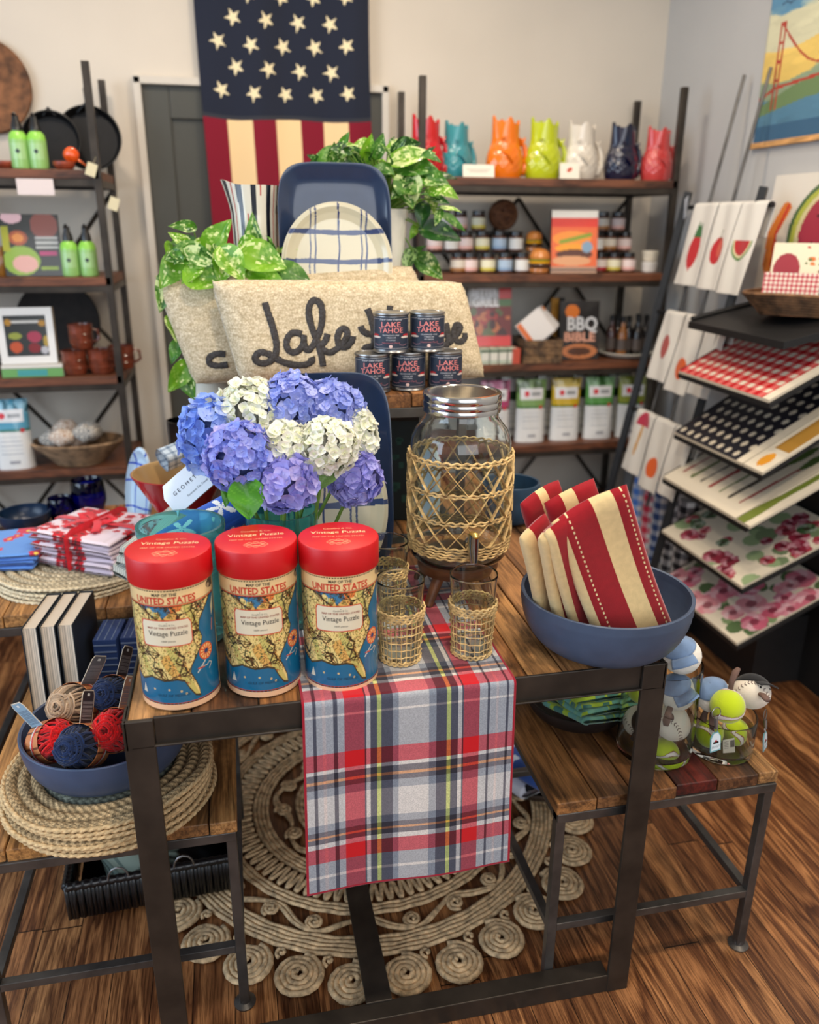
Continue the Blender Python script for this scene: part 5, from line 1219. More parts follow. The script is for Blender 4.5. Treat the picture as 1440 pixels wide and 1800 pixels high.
# ------------------------------------------------------------ round jute rug
def rug():
    MR = plain('jute_rope', (.76, .65, .50), .85, noise=.28, nscale=70, bump=.7, bscale=260, bd=.003)
    cx, cy, Rc = .267, 1.801, .562; b = MB(); rs = random.Random(5)
    def rope_path(pts, r, closed=False, n=5): b.tube([(x, y, z) for x, y, z in pts], r, n, closed)
    def spiral(x, y, r, rr, a0, zz=.009):
        turns = int(r/(rr*1.9)); N_ = turns*16
        rope_path([(x+(rr*.9+(r-rr*1.8)*k/N_)*math.cos(a0+k*2*PI/16), y+(rr*.9+(r-rr*1.8)*k/N_)*math.sin(a0+k*2*PI/16), zz+.004*(1-k/N_)+.0012*math.sin(k*1.9)) for k in range(N_+1)], rr)
    n = 31
    for k in range(n):
        a = 2*PI*k/n+.05; q = Rc+rs.uniform(-.006, .006); spiral(cx+q*math.cos(a), cy+q*math.sin(a), .0575, .0070, a+PI)
    def ringr(r, rr, wob=0, nw=20, z=.008, ph=0):
        N_ = 260; rope_path([(cx+(r+wob*math.sin(nw*2*PI*k/N_+ph))*math.cos(2*PI*k/N_), cy+(r+wob*math.sin(nw*2*PI*k/N_+ph))*math.sin(2*PI*k/N_), z+.0015*math.sin(k*.9+r*90)) for k in range(N_)], rr, True)
    for j in range(5): ringr(.497-.0105*j, .0058)
    m = 24
    for k in range(m):
        a = 2*PI*k/m+.1; spiral(cx+.422*math.cos(a), cy+.422*math.sin(a), .024, .0048, a)
    ringr(.424, .0055, .020, 12, ph=.5); ringr(.421, .0055, .023, 12, ph=.2)
    for j in range(3): ringr(.385-.0105*j, .0056)
    N_ = 1100      # zigzag band
    rope_path([(cx+(.328+.026*math.sin(88*2*PI*k/N_))*math.cos(2*PI*k/N_), cy+(.328+.026*math.sin(88*2*PI*k/N_))*math.sin(2*PI*k/N_), .010) for k in range(N_)], .0056, True)
    for j in range(4): ringr(.292-.0105*j, .0056)
    for k in range(14):
        a = 2*PI*k/14; spiral(cx+.218*math.cos(a), cy+.218*math.sin(a), .026, .0048, a)
    ringr(.224, .0055, .018, 7); ringr(.220, .0055, .018, 7, ph=.4)
    for j in range(3): ringr(.180-.0105*j, .0056)
    rope_path([(cx+(.128+.020*math.sin(34*2*PI*k/500))*math.cos(2*PI*k/500), cy+(.128+.020*math.sin(34*2*PI*k/500))*math.sin(2*PI*k/500), .010) for k in range(500)], .0054, True)
    ringr(.102, .0056); spiral(cx, cy, .092, .0058, 0)
    # loop fillers between the outer coils and the band
    for k in range(n):
        a = 2*PI*(k+.5)/n+.05; spiral(cx+.516*math.cos(a), cy+.516*math.sin(a), .016, .0045, a)
    o = b.build('round_jute_rug', MR, ang=180); tag(o, 'round natural jute rug with a border of coiled rope discs under the tables', 'rug')
rug()

# ------------------------------------------------------------ flag on the wall
def flag():
    x0, x1, z0, z1, zc = -.058, .590, 1.02, 2.56, 1.868
    cv = Canvas(210, 430, (.50, .085, .165), W=x1-x0, H=z1-z0)
    for k in range(7):
        if k % 2: cv.rect((x1-x0)*(k-.02)/7, 0, (x1-x0)*(k+1)/7, zc-z0, (.93, .80, .60))
        cv.rect((x1-x0)*(k+.985)/7, 0, (x1-x0)*(k+1)/7, zc-z0, (.45, .12, .16))
    cv.rect(0, zc-z0, 9, 9, (.125, .145, .205)); cv.rect(0, zc-z0-.002, 9, zc-z0+.012, (.20, .21, .24))
    rows = []
    for i in range(9):
        z = 1.966+i*.0815; n = 5 if i % 2 == 0 else 4
        for j in range(n): rows.append((.078+j*.120+(.06 if n == 4 else 0), z-.012*math.sin(j*.8)))
    for x, z in rows:
        P = []
        for k in range(10):
            a = PI+k*PI/5+.12; q = .032 if k % 2 == 0 else .0125; P.append((x+q*math.cos(a), z-z0+q*math.sin(a)))
        cv.poly(P, (.92, .86, .70))
    def fn(u, v):
        z = z0+v*(z1-z0); x = x0+u*(x1-x0); return (x+.006*math.sin(v*6), WALL_Y-.045+.011*math.sin(u*11+v*2)+.005*math.sin(u*23-v*5), z-.012*math.sin(u*PI)-.006*math.sin(u*9))
    b = MB(); b.grid(fn, 210, 430, col=cv.col())
    t = thing('wall_flag', 'stars and stripes flag hanging vertically on the wall over the dark door', 'flag', (0, 0, 0)); b.build('flag_cloth', MCL, t, ang=180, solid=.001)
    b = MB(); b.tube([(x0-.03, WALL_Y-.045, z1+.004), (x1+.03, WALL_Y-.045, z1+.004)], .009, 12); b.build('hanging_rod', MWD, t)
flag()

# ------------------------------------------------------------ poster on the right wall
def poster():
    y0, y1, z0, z1 = 2.16, 2.815, 1.752, 2.215
    cv = Canvas(150, 120, (.86, .80, .62), W=1, H=1)     # X from the far (left) edge to the near edge
    Y = cv.Y; X = cv.X
    for a, b_, c in ((0, .30, (.32, .50, .60)), (.30, .42, (.55, .62, .50)), (.42, .62, (.90, .76, .40)), (.62, .86, (.84, .82, .68)), (.86, 1.01, (.36, .56, .68))):
        cv.put((Y+.03*np.sin(X*9) >= a) & (Y+.03*np.sin(X*9) < b_), c)
    for k in range(400):
        x, y = cv.rs.rand(2); cv.disc(x, y, .06, tuple(cv.a[int(y*119), int(x*149)]*cv.rs.uniform(.94, 1.06)), ry=.02, t=.5)
    cv.poly([(0, .18), (.0, .25), (.3, .36), (.7, .40), (1, .36), (1, .28), (.4, .26)], (.42, .52, .34)); cv.rect(0, 0, 1, .12, (.22, .38, .50))
    rd = (.70, .24, .18)
    for x in (.13, .82): cv.rect(x-.025, .22, x-.012, .78, rd); cv.rect(x+.012, .22, x+.025, .78, rd); [cv.rect(x-.025, z, x+.025, z+.02, rd) for z in (.40, .52, .64, .76)]
    cv.line([(0, .30), (.13, .36), (1, .42)], .02, rd); cv.line([(.13+.69*k/12, .76-.30*math.sin(PI*k/12)) for k in range(13)], .012, rd)
    cv.line([(.10+.03*k, .90+.012*math.sin(k*2.2)) for k in range(18)], .012, (.22, .34, .44))
    t = thing('wall_poster', 'hanging watercolour poster of a red suspension bridge on the right wall', 'poster', (WALL_X, (y0+y1)/2, z0))
    hy = (y1-y0)/2; b = MB(); b.grid(lambda u, v: (-.012, hy-u*2*hy, v*(z1-z0)), 150, 120, col=cv.col()); b.build('print', MP, t, ang=180, solid=.001)
    for z in (-.006, z1-z0+.006):
        b = MB(); b.box((-.012, 0, z), (.014, 2*hy+.03, .018)); b.build('wooden_rod', MWD, t, smooth=False, bevel=.002)
poster()

# ------------------------------------------------------------ shelf units
LV = [.27, .615, .955, 1.30, 1.645]
def shelf_unit(label, x0, x1):
    t = thing('shelf_unit', label, 'shelf', ((x0+x1)/2, 3.30, 0)); W = x1-x0; p = .024
    for sx in (-1, 1):
        for sy, nm in ((-1, 'post'), (1, 'post')):
            b = MB(); b.box((sx*(W/2-p/2), sy*(.20-p/2), .985), (p, p, 1.97)); b.build('post', M['iron'], t, smooth=False, bevel=.001)
    for z in LV:
        b = MB()
        for sy in (-1, 1): b.box((0, sy*(.20-p/2), z-.040), (W-2*p, p*.8, .022))
        for sx in (-1, 1): b.box((sx*(W/2-p/2), 0, z-.040), (p*.8, .40-2*p, .022))
        b.build('shelf_rail', M['iron'], t, smooth=False)
        b = MB(); b.box((0, -.004, z-.0145), (W-.01, .392 if True else 0, .029), col=(.52, .32, .21)); b.build('shelf_board', M['shelfwood'], t, smooth=False, bevel=.002)
    for a, c in ((0, 2), (2, 4)):
        b = MB(); b.tube([(-W/2+.02, .185, LV[a]), (0, .185, LV[c]-.06)], .008, 4); b.tube([(W/2-.02, .185, LV[a]), (0, .185, LV[c]-.06)], .008, 4); b.tube([(-W/2+.02, .19, LV[c]-.06), (0, .19, LV[a])], .008, 4); b.tube([(W/2-.02, .19, LV[c]-.06), (0, .19, LV[a])], .008, 4); b.build('cross_brace', M['iron'], t, smooth=False)
shelf_unit('tall black framed shelf unit with walnut boards right of the flag', .695, 1.727)
shelf_unit('tall black framed shelf unit with walnut boards left of the door', -1.44, -.400)
L4, L3, L2, L1 = 1.6455, 1.3005, .9555, .6155
# fish shaped jugs
def jug(label, col, x, y, rz, sc_=1.0, first=[None]):
    if first[0] is None:
        t = thing('fish_jug', label, 'jug', (x, y, L4), rz, group='gurgling fish jugs')
        def fn(u, v):
            a = 2*PI*u; z = v*.186; r = .052+.014*math.sin(PI*min(1, v*1.4+.1))-.008*v**2
            mouth = max(0, v-.72)/.28; sp = max(0, math.cos(a*4))**2
            z += mouth*(.018*sp-.006*math.cos(a)); r += mouth*.002*(1+1.2*math.cos(a*4))
            sc = .0016*math.sin(a*12)*math.sin(v*40)*(v > .15)*(v < .7)
            return ((r+sc)*math.cos(a)*1.08, (r+sc)*math.sin(a)*.82, z)
        b = MB(); b.grid(fn, 96, 50, cu=True); b.grid(lambda u, v: tuple(q*(.86 if i < 2 else 1) for i, q in enumerate(fn(u, 1-v*.5))), 96, 16, cu=True); b.lathe([(.001, .001), (.045, .001)], 32, cap=False)
        b.grid(lambda u, v: tuple(q*((1-.14*v) if i < 2 else 1) for i, q in enumerate(fn(u, 1))), 96, 1, cu=True)
        b.build('jug_body', None, t, ang=60)
        b = MB(); b.tube([(.048, 0, .03), (.070, 0, .026), (.084, 0, .050), (.085, 0, .085), (.074, 0, .118)], [.022, .022, .018, .013, .010], 14, flat=.8)
        b.tube([(.068, 0, .113), (.072, .003, .130), (.080, 0, .142)], [.010, .013, .003], 10, flat=.5); b.tube([(.068, 0, .113), (.060, -.003, .130), (.052, 0, .142)], [.010, .012, .003], 10, flat=.5); b.build('tail_handle', None, t)
        for s_ in (-1, 1):
            b = MB(); b.tube([(-.02, s_*.040, .09), (-.005, s_*.056, .075), (.012, s_*.060, .05)], [.014, .012, .003], 10, flat=.4); b.build('fin', None, t)
            b = MB(); b.ball((-.024, s_*.040, .135), .007, 10, 8); b.build('eye', None, t)
        first[0] = t; r = t
    else: r = dup(first[0], (x, y, L4), rz, label)
    m = plain('glaze_'+label.split()[0], col, .12, coat=.7, noise=.03)
    for ch in r.children:
        ch.data = ch.data.copy(); ch.data.materials[0] = m
    r.scale = (sc_, sc_, sc_)
JS = [('red', (.78, .08, .12), 748, .98, 12), ('teal', (.22, .56, .60), 806, .92, 20), ('orange', (.92, .46, .06), 886, 1.0, 6), ('lime', (.72, .76, .10), 953, 1.0, 0), ('white', (.84, .80, .74), 1018, .97, 0), ('navy', (.06, .07, .18), 1090, .96, 10), ('coral', (.78, .26, .25), 1152, .92, 8)]
for i, (n_, c, u, s_, rz) in enumerate(JS):
    p = at(u, 310, y=3.21); jug(n_+' glazed fish shaped jug on the top shelf'+(', far left behind the pothos', ', beside the white card', ' right of the long white card', ' between the orange and white ones', ' above the small logo card', ' next to the coral one', ', far right end')[i], c, p.x, 3.21 if i != 1 else 3.25, rz, s_*1.04)
def card(name, label, w, h, loc, rz, art=None, cat='card', rx=-12):
    b = MB(); b.box((0, 0, h/2), (w, .003, h), col=(.90, .87, .80))
    if art: art(b)
    o = b.build(name, MP, smooth=False); o.location = loc; o.rotation_euler = (R(rx), 0, R(rz)); return tag(o, label, cat)
p = at(843, 308, y=3.125); card('shelf_card', 'long blank white card standing between the teal and orange jugs', .118, .045, (p.x, 3.135, L4), -6, lambda b: [b.box((0, -.002, .028-.008*k), (.09-.02*k, .0006, .002), col=(.6, .55, .5)) for k in range(2)])
p = at(1003, 312, y=3.125); card('shelf_card', 'small white card with an orange mark in front of the white jug', .075, .058, (p.x, 3.135, L4), -8, lambda b: [b.box((.004*k-.004, -.002, .03+.003*k), (.012, .0006, .010), col=(.85, .30, .15)) for k in range(3)])

# jars in three stepped rows
MJL = painted('jar_contents', .25, coat=.3)
def make_jar():
    t = thing('spice_jar', '', 'jar'); b = MB(); b.lathe([(.022, 0), (.0265, .002), (.027, .006), (.027, .052), (.024, .058), (.021, .060)], 24, col=(.35, .20, .12)); b.build('jar_body', MJL, t)
    b = MB(); b.lathe([(.0235, .059), (.0235, .074), (.022, .0755)], 24, col=(.07, .07, .08)); b.build('lid', MJL, t)
    b = MB(); b.grid(lambda u, v: (.0275*math.cos(PI*2*u), .0275*math.sin(PI*2*u), .010+v*.040), 32, 10, cu=True, col=lambda u, v: (.90, .87, .82)); b.build('label', MP, t, ang=180); return t
jr0 = make_jar()
labm = {}
def labmat(key, c, band):
    if key not in labm:
        k = N('jar_label_'+key); sp = k.n('ShaderNodeSeparateXYZ'); k.l(k.coord(), sp.inputs[0]); mr = k.n('ShaderNodeMapRange'); mr.inputs[1].default_value = 0; mr.inputs[2].default_value = .06; k.l(sp.outputs[2], mr.inputs[0])
        r = k.ramp(mr.outputs[0], [(0, band), (.33, band), (.36, c), (1, c)]); r.node.color_ramp.interpolation = 'CONSTANT'; k.base(r); k.b.inputs['Roughness'].default_value = .5; labm[key] = k.mt
    return labm[key]
LC = {'white': ((.88, .87, .85), (.86, .85, .84)), 'yellow': ((.90, .88, .76), (.80, .74, .30)), 'pink': ((.90, .82, .80), (.86, .66, .62)), 'red': ((.86, .80, .76), (.66, .10, .14)), 'blue': ((.66, .74, .82), (.52, .62, .74)), 'brown': ((.86, .82, .76), (.64, .44, .24))}
RZS = {0: (3.185, L3, 475), 1: (3.275, L3+.078, 440), 2: (3.365, L3+.156, 392)}
jl = [(0, [(805, 'brown'), (826, 'pink'), (857, 'yellow'), (887, 'blue'), (917, 'white'), (1053, 'red'), (1077, 'yellow'), (1103, 'pink')]), (1, [(764, 'pink'), (793, 'white'), (818, 'pink'), (847, 'yellow'), (877, 'blue'), (906, 'white'), (1047, 'white'), (1070, 'brown'), (1096, 'pink')]), (2, [(780, 'white'), (809, 'pink'), (841, 'yellow'), (1010, 'blue'), (1034, 'blue'), (1059, 'brown'), (1086, 'pink')])]
fst = True
for row, items in jl:
    y, z, v = RZS[row]
    for i, (u, c) in enumerate(items):
        p = at(u, v, y=y); lab = 'spice jar with %s label, %s from the left in the %s row of jars' % (c, ('first', 'second', 'third', 'fourth', 'fifth', 'sixth', 'seventh', 'eighth', 'ninth')[i], ('front', 'middle', 'back')[row])
        if fst: jr = jr0; jr.location = (p.x, y, z); jr.scale = (1.1, 1.1, 1.02); jr['label'] = lab; jr['group'] = 'spice jars with dark lids'; fst = False
        else: jr = dup(jr0, (p.x, y, z), 0, lab)
        for ch in jr.children:
            if ch.name.startswith('label'): ch.data = ch.data.copy(); ch.data.materials[0] = labmat(c, *LC[c])
for x0, x1 in ((.74, 1.14), (1.37, 1.60)):
    for k, (yy, hh) in enumerate(((3.275, .077), (3.365, .155))):
        b = MB(); b.box((0, 0, hh-.004), (x1-x0, .085, .008)); [b.box((sx*((x1-x0)/2-.004), 0, hh/2), (.008, .085, hh)) for sx in (-1, 1)]
        o = b.build('display_step', M['blackboard'], smooth=False); o.location = ((x0+x1)/2, yy, L3); tag(o, 'black stepped display ledge under the %s row of jars, %s part' % (('middle', 'back')[k], 'left' if x0 < 1 else 'right'), 'shelf')
# round brown nest, burger toys, small white pots, cook books
b = MB(); rs = random.Random(2)
for k in range(60):
    ax = Vector((rs.uniform(-1, 1), rs.uniform(-1, 1), rs.uniform(-1, 1))).normalized(); e1 = ax.orthogonal().normalized(); e2 = ax.cross(e1); r = rs.uniform(.040, .058)
    b.tube([Vector((0, 0, .062))+(e1*math.cos(a)+e2*math.sin(a))*r for a in np.linspace(0, 2*PI, 24)][:-1], .0036, 4, True, col=mixc((.34, .20, .12), (.50, .32, .20), rs.random()))
o = b.build('grapevine_ball', painted('vine_twigs', .8), ang=180); p = at(888, 390, y=3.37); o.location = (p.x, 3.40, L3+.156); tag(o, 'round brown twig ball on the back step behind the jars', 'ornament')
def burger(label, loc, s_):
    t = thing('burger_toy', label, 'toy', loc, group='burger shaped ornaments'); t.scale = (s_,)*3
    for nm, c, pr_ in (('bottom_bun', (.72, .45, .22), [(.03, 0), (.038, .006), (.038, .02), (.03, .022)]), ('patty', (.26, .14, .08), [(.04, .024), (.043, .03), (.04, .038)]), ('cheese', (.92, .66, .12), [(.042, .038), (.044, .041), (.04, .046)]), ('lettuce', (.40, .58, .16), [(.038, .046), (.045, .05), (.038, .053)]), ('top_bun', (.80, .50, .24), [(.038, .053), (.041, .062), (.034, .082), (.018, .092), (.001, .094)])):
        b = MB(); b.lathe(pr_, 28, col=c, cap=nm != 'top_bun'); b.build(nm, MJL, t)
p = at(948, 465, y=3.16); burger('burger ornament on the front row beside the burger cookbook', (p.x, 3.16, L3), 1.0)
p = at(938, 440, y=3.275); burger('smaller burger ornament on the middle step behind the front one', (p.x, 3.275, L3+.078), .85)
for i in range(2):
    b = MB(); b.lathe([(.024, 0), (.03, .003), (.033, .03), (.034, .034), (.034, .04), (.03, .042)], 28, col=(.86, .82, .74) if i else (.88, .86, .83)); o = b.build('small_pot', MCER, ang=40); p = at(1141, 472, y=3.18); o.location = (p.x, 3.18, L3+.0425*i); tag(o, ('white small ceramic pot', 'cream small ceramic pot')[i]+(' at the bottom of the pair right of the jars', ' stacked on the white one right of the jars')[i], 'pot')
def cover_book(name, label, w, h, d, loc, rz, cv, rx=-8, cat='book', group=None, txt=(), edge=(.2, .2, .2), inset=0):
    t = thing(name, label, cat, loc, rz, group); t.rotation_euler = (R(rx), 0, R(rz))
    b = MB(); b.box((0, 0, h/2), (w, d, h), col=edge); b.box((0, 0, h/2), (w-.004, d-.003, h+.0006), col=(.86, .82, .76)); b.build('pages', MP, t, smooth=False)
    b = MB(); b.grid(lambda u, v: ((u-.5)*w, -d/2-.0012, v*h), cv.w, cv.h, col=cv.col()); c = b.build('front_cover', MPG, t, ang=180)
    if txt:
        b = MB()
        for s_, sz, x, y, col, fit in txt: letters(b, s_, sz, lambda a, e, l: (a+x*w, -d/2-.0016, e+y*h), col=col, fit=fit*w if fit else None, bold=sz*.03)
        b.build('title', MP, c, smooth=False)
    return t
cv = Canvas(60, 76, (.88, .40, .20), W=1, H=1); cv.rect(0, .88, 1, 1, (.90, .88, .84)); cv.rect(0, .74, 1, .88, (.85, .20, .14)); cv.disc(.45, .55, .42, (.92, .56, .20), ry=.12); cv.line([(.2, .5), (.5, .55), (.85, .62)], .06, (.50, .60, .16)); cv.disc(.5, .40, .42, (.94, .62, .14), ry=.07); cv.disc(.5, .30, .40, (.35, .18, .12), ry=.08); cv.disc(.45, .2, .42, (.86, .62, .44), ry=.08); cv.disc(.78, .42, .12, (.50, .62, .72), ry=.09); cv.rect(0, 0, 1, .10, (.70, .55, .45)); cv.rect(0, .04, 1, .07, (.35, .3, .28))
p = at(1010, 475, y=3.12); cover_book('cookbook', 'orange burger cookbook standing upright on the jar shelf', .185, .235, .018, (p.x, 3.135, L3), -6, cv)
# third shelf
cv = Canvas(52, 72, (.42, .14, .12), W=1, H=1); cv.rect(0, .70, .72, 1, (.62, .60, .58)); cv.rect(.72, .82, 1, 1, (.78, .22, .22)); cv.rect(.72, .70, 1, .82, (.30, .42, .26)); cv.speckle(30, .05, .12, [(.60, .20, .16), (.70, .40, .22), (.34, .36, .2), (.25, .12, .1)], box=(0, .2, 1, .62)); cv.rect(0, .0, 1, .18, (.76, .20, .18))
p = at(862, 620, y=3.15); cover_book('cookbook', 'dark red cookbook with grey lettering, beside the cushion end', .175, .225, .02, (p.x, 3.17, L2+.0625), -4, cv, txt=(('BETTER', .04, -.13, .92, (.9, .9, .9), .6), ('GRILL', .05, -.10, .76, (.9, .9, .9), .62)))
for i in range(4):
    b = MB(); b.box((0, 0, .0305), (.042, .12, .061), col=(.72, .76, .68)); b.box((0, -.0606, .03), (.032, .001, .03), col=(.86, .85, .80)); b.box((0, -.0608, .052), (.038, .001, .010), col=(.36, .42, .34)); p = at(850+15.5*i, 640, y=3.13); o = b.build('seasoning_box', MP, smooth=False, bevel=.001); o.location = (p.x, 3.17, L2); tag(o, ('first', 'second', 'third', 'last')[i]+' from the left of the small green and white boxes under the red cookbook', 'box', 'small boxes under the cookbook')
b = MB(); b.box((0, 0, .03), (.03, .10, .06), col=(.74, .30, .22)); p = at(905, 640, y=3.12); o = b.build('seasoning_box', MP, smooth=False, bevel=.001); o.location = (p.x, 3.15, L2); tag(o, 'small red box right of the green and white boxes', 'box')
t = thing('wooden_crate', 'small wooden crate holding printed napkin packs on the third shelf', 'crate', (*at(942, 640, y=3.18)[:2], L2), -4)
b = MB(); ww, dd_, hh = .155, .17, .095
for k in range(3): b.box((0, -dd_/2, .016+.031*k), (ww, .008, .028), col=(.58, .46, .32)); b.box((0, dd_/2, .016+.031*k), (ww, .008, .028), col=(.55, .43, .30)); b.box((-ww/2, 0, .016+.031*k), (.008, dd_, .028), col=(.52, .41, .28)); b.box((ww/2, 0, .016+.031*k), (.008, dd_, .028), col=(.56, .44, .3))
b.box((0, 0, .004), (ww, dd_, .008), col=(.45, .35, .25)); b.build('slats', M['plank'], t, smooth=False)
cr = Vector(t.location)
for i, (dx, ry, c) in enumerate(((-.030, -40, (.86, .46, .26)), (-.012, -38, (.84, .80, .76)), (.012, 40, (.90, .88, .86)), (.03, 44, (.86, .56, .34)))):
    b = MB(); b.box((0, 0, 0), (.115, .02, .115), col=(.90, .88, .86)); b.box((-.045, -.011, 0), (.02, .002, .115), col=c); o = b.build('napkin_pack', MPG, smooth=False, bevel=.003); o.location = (cr.x+dx, cr.y-.045+.03*i, L2+.135); o.rotation_euler = (0, R(ry), R(-4)); tag(o, ('orange edged white napkin pack at the front of the crate', 'plain napkin pack second in the crate', 'white napkin pack third in the crate', 'napkin pack at the back of the crate')[i], 'napkins')
b = MB(); b.box((0, 0, .12), (.03, .02, .24), col=(.72, .50, .16)); b.box((.028, 0, .12), (.025, .02, .24), col=(.05, .05, .06)); p = at(972, 635, y=3.25); o = b.build('slim_box', MP, smooth=False, bevel=.001); o.location = (p.x, 3.27, L2); tag(o, 'slim gold and black box standing behind the crate', 'box')
cv = Canvas(54, 78, (.10, .09, .09), W=1, H=1); cv.disc(.3, .82, .18, (.86, .46, .14), ry=.12); cv.disc(.5, .14, .46, (.72, .44, .26), ry=.13); cv.disc(.5, .14, .3, (.30, .17, .1), ry=.07)
p = at(1018, 630, y=3.16); cover_book('cookbook', 'black barbecue cookbook with white BBQ lettering and a flame', .165, .235, .02, (p.x, 3.17, L2), -4, cv, txt=(('BBQ', .075, .06, .60, (.82, .82, .82), .78), ('BIBLE', .05, .0, .38, (.86, .62, .52), .80)))
b = MB(); b.lathe([(.001, 0), (.07, 0), (.10, .008), (.118, .022), (.116, .024), (.09, .012), (.001, .008)], 48, cap=False); o = b.build('white_platter', MPOT, ang=50); p = at(1102, 625, y=3.2); o.location = (p.x, 3.215, L2); tag(o, 'white round platter under the dark sauce bottles', 'plate'); px_ = p.x
MSB = [plain('dark_sauce_%d' % i, c, .12, coat=.5) for i, c in enumerate(((.10, .07, .06), (.50, .30, .10), (.08, .07, .08), (.22, .10, .07)))]
for i, (dx, dy, k, l) in enumerate(((-.072, 0, 3, 'leftmost'), (-.036, -.03, 1, 'amber'), (.0, -.01, 2, 'middle'), (.030, -.035, 0, 'front right'), (.055, .02, 2, 'rear right'), (.078, -.01, 0, 'rightmost'), (-.02, .05, 0, 'rearmost'))):
    t = thing('sauce_bottle', l+' dark sauce bottle standing on the white platter', 'bottle', (px_+dx, 3.215+dy, L2+.0125+(abs(dx) > .05)*.003), 0, 'sauce bottles on the platter')
    b = MB(); b.lathe([(.019, 0), (.021, .003), (.021, .085), (.017, .10), (.009, .118), (.009, .14)], 20); b.build('bottle_body', MSB[k], t); b = MB(); b.lathe([(.0105, .134), (.0105, .155), (.009, .157)], 16); b.build('cap', M['blackboard'], t)
    b = MB(); b.grid(lambda u, v: (.0215*math.cos(2*PI*u), .0215*math.sin(2*PI*u), .02+.045*v), 20, 4, cu=True, col=lambda u, v: (.30, .26, .24)); b.build('label', MP, t, ang=180)
# snack bags on the fourth shelf
def bag(label, x, y, z, w, h, top, seed, rz=0, heart=True, group='stand up snack bags', d=.06, cat='bag'):
    t = thing('snack_bag', label, cat, (x, y, z), rz, group); cv = Canvas(60, 110, (.88, .88, .87), W=1, H=1, seed=seed); cv.rect(0, .58, 1, 1, top); cv.speckle(26, .04, .12, [mixc(top, (1, 1, 1), .3), mixc(top, (0, 0, 0), .3)], box=(0, .84, 1, 1)); cv.rect(0, .55, 1, .585, mixc(top, (.1, .3, .1), .5)); cv.rect(.1, .68, .88, .86, (.92, .91, .90))
    if heart: cv.disc(.33, .775, .085, (.85, .12, .16), ry=.045); cv.rect(.48, .75, .8, .80, (.62, .62, .62)); cv.disc(.82, .56, .06, (.80, .2, .2), ry=.03)
    for k in range(5): cv.rect(.2, .46-.06*k, .78, .475-.06*k, (.72, .73, .74))
    cv.rect(.4, .08, .66, .13, (.62, .62, .64))
    def fn(u, v, s_=1):
        x_ = (u-.5)*w*(1-.04*math.sin(PI*v)); th = d/2*(1-v)**.45*(max(0, 1-abs(2*u-1)**3))**.5; return (x_, -s_*th-.001*s_*math.sin(u*14+v*9), v*h)
    b = MB(); b.grid(fn, 60, 110, col=cv.col()); b.grid(lambda u, v: fn(u, v, -1), 20, 20, col=top, flip=True); b.build('printed_pouch', MPG, t, ang=180)
    b = MB(); b.box((0, 0, h-.012), (w, .003, .004), col=mixc(top, (1, 1, 1), .4)); b.build('zip_seal', MPG, t, smooth=False)
for i, (u, c, l) in enumerate(((868, (.72, .28, .45), 'pink topped'), (930, (.50, .64, .36), 'pale green topped'), (990, (.82, .68, .16), 'yellow topped'), (1048, (.36, .60, .30), 'bright green topped'), (1104, (.56, .60, .20), 'olive topped'))):
    p = at(u, 785, y=3.17); bag(l+' snack bag on the lower shelf'+(', partly behind the drinks jar', '', ' in the middle', '', ' at the right end')[i], p.x, 3.18, L1, .128, .262, c, i, -4)
for i, u in enumerate((895, 958, 1020, 1080)):
    p = at(u, 760, y=3.3); bag('dark green snack bag standing behind the gap between the %s' % ('pink and pale green bags', 'pale green and yellow bags', 'yellow and bright green bags', 'bright green and olive bags')[i], p.x, 3.30, L1, .115, .285, (.14, .26, .12), 20+i, -4, heart=False, group='dark green bags behind')

# ------------------------------------------------------------ left shelf contents
MPAN = plain('cast_iron', (.075, .075, .08), .45, .3, noise=.2)
def pan(label, u, v, r, y, tilt):
    t = thing('cast_iron_pan', label, 'pan', (at(u, v, y=y).x, y, L4), group='black pans standing on edge'); b = MB(); b.lathe([(.001, 0), (r*.82, 0), (r*.86, .003), (r, .035), (r-.004, .036), (r*.84, .007), (.001, .006)], 56, cap=False)
    o = b.build('pan_body', MPAN, t, ang=40); o.rotation_euler = (R(90-tilt), 0, 0); o.location = (0, 0, r+.002)
    b = MB(); b.tube([(0, 0, 2*r-.005), (0, -.004, 2*r+.06)], [.010, .013], 10, flat=.5)
    if u > 120: b.tube([(r*.3, 0, 2*r-.02), (.0, -.02, 2*r+.01), (-r*.3, 0, 2*r-.02)], .006, 8)
    else: b.v = []; b.f = []; b.m = []; b.c = []; b.tube([(-.02, -.005, 2*r-.01), (0, -.012, 2*r+.012), (.02, -.005, 2*r-.01)], .006, 8)
    if len(b.v): b.build('handle', MPAN, t)
pan('largest black pan standing on edge against the wall at the shelf end', 158, 235, .112, 3.40, 10)
pan('smaller black pan standing on edge behind the green bottles', 92, 240, .098, 3.34, 10)
MGB = painted('green_soap_bottle', .35, coat=.3)
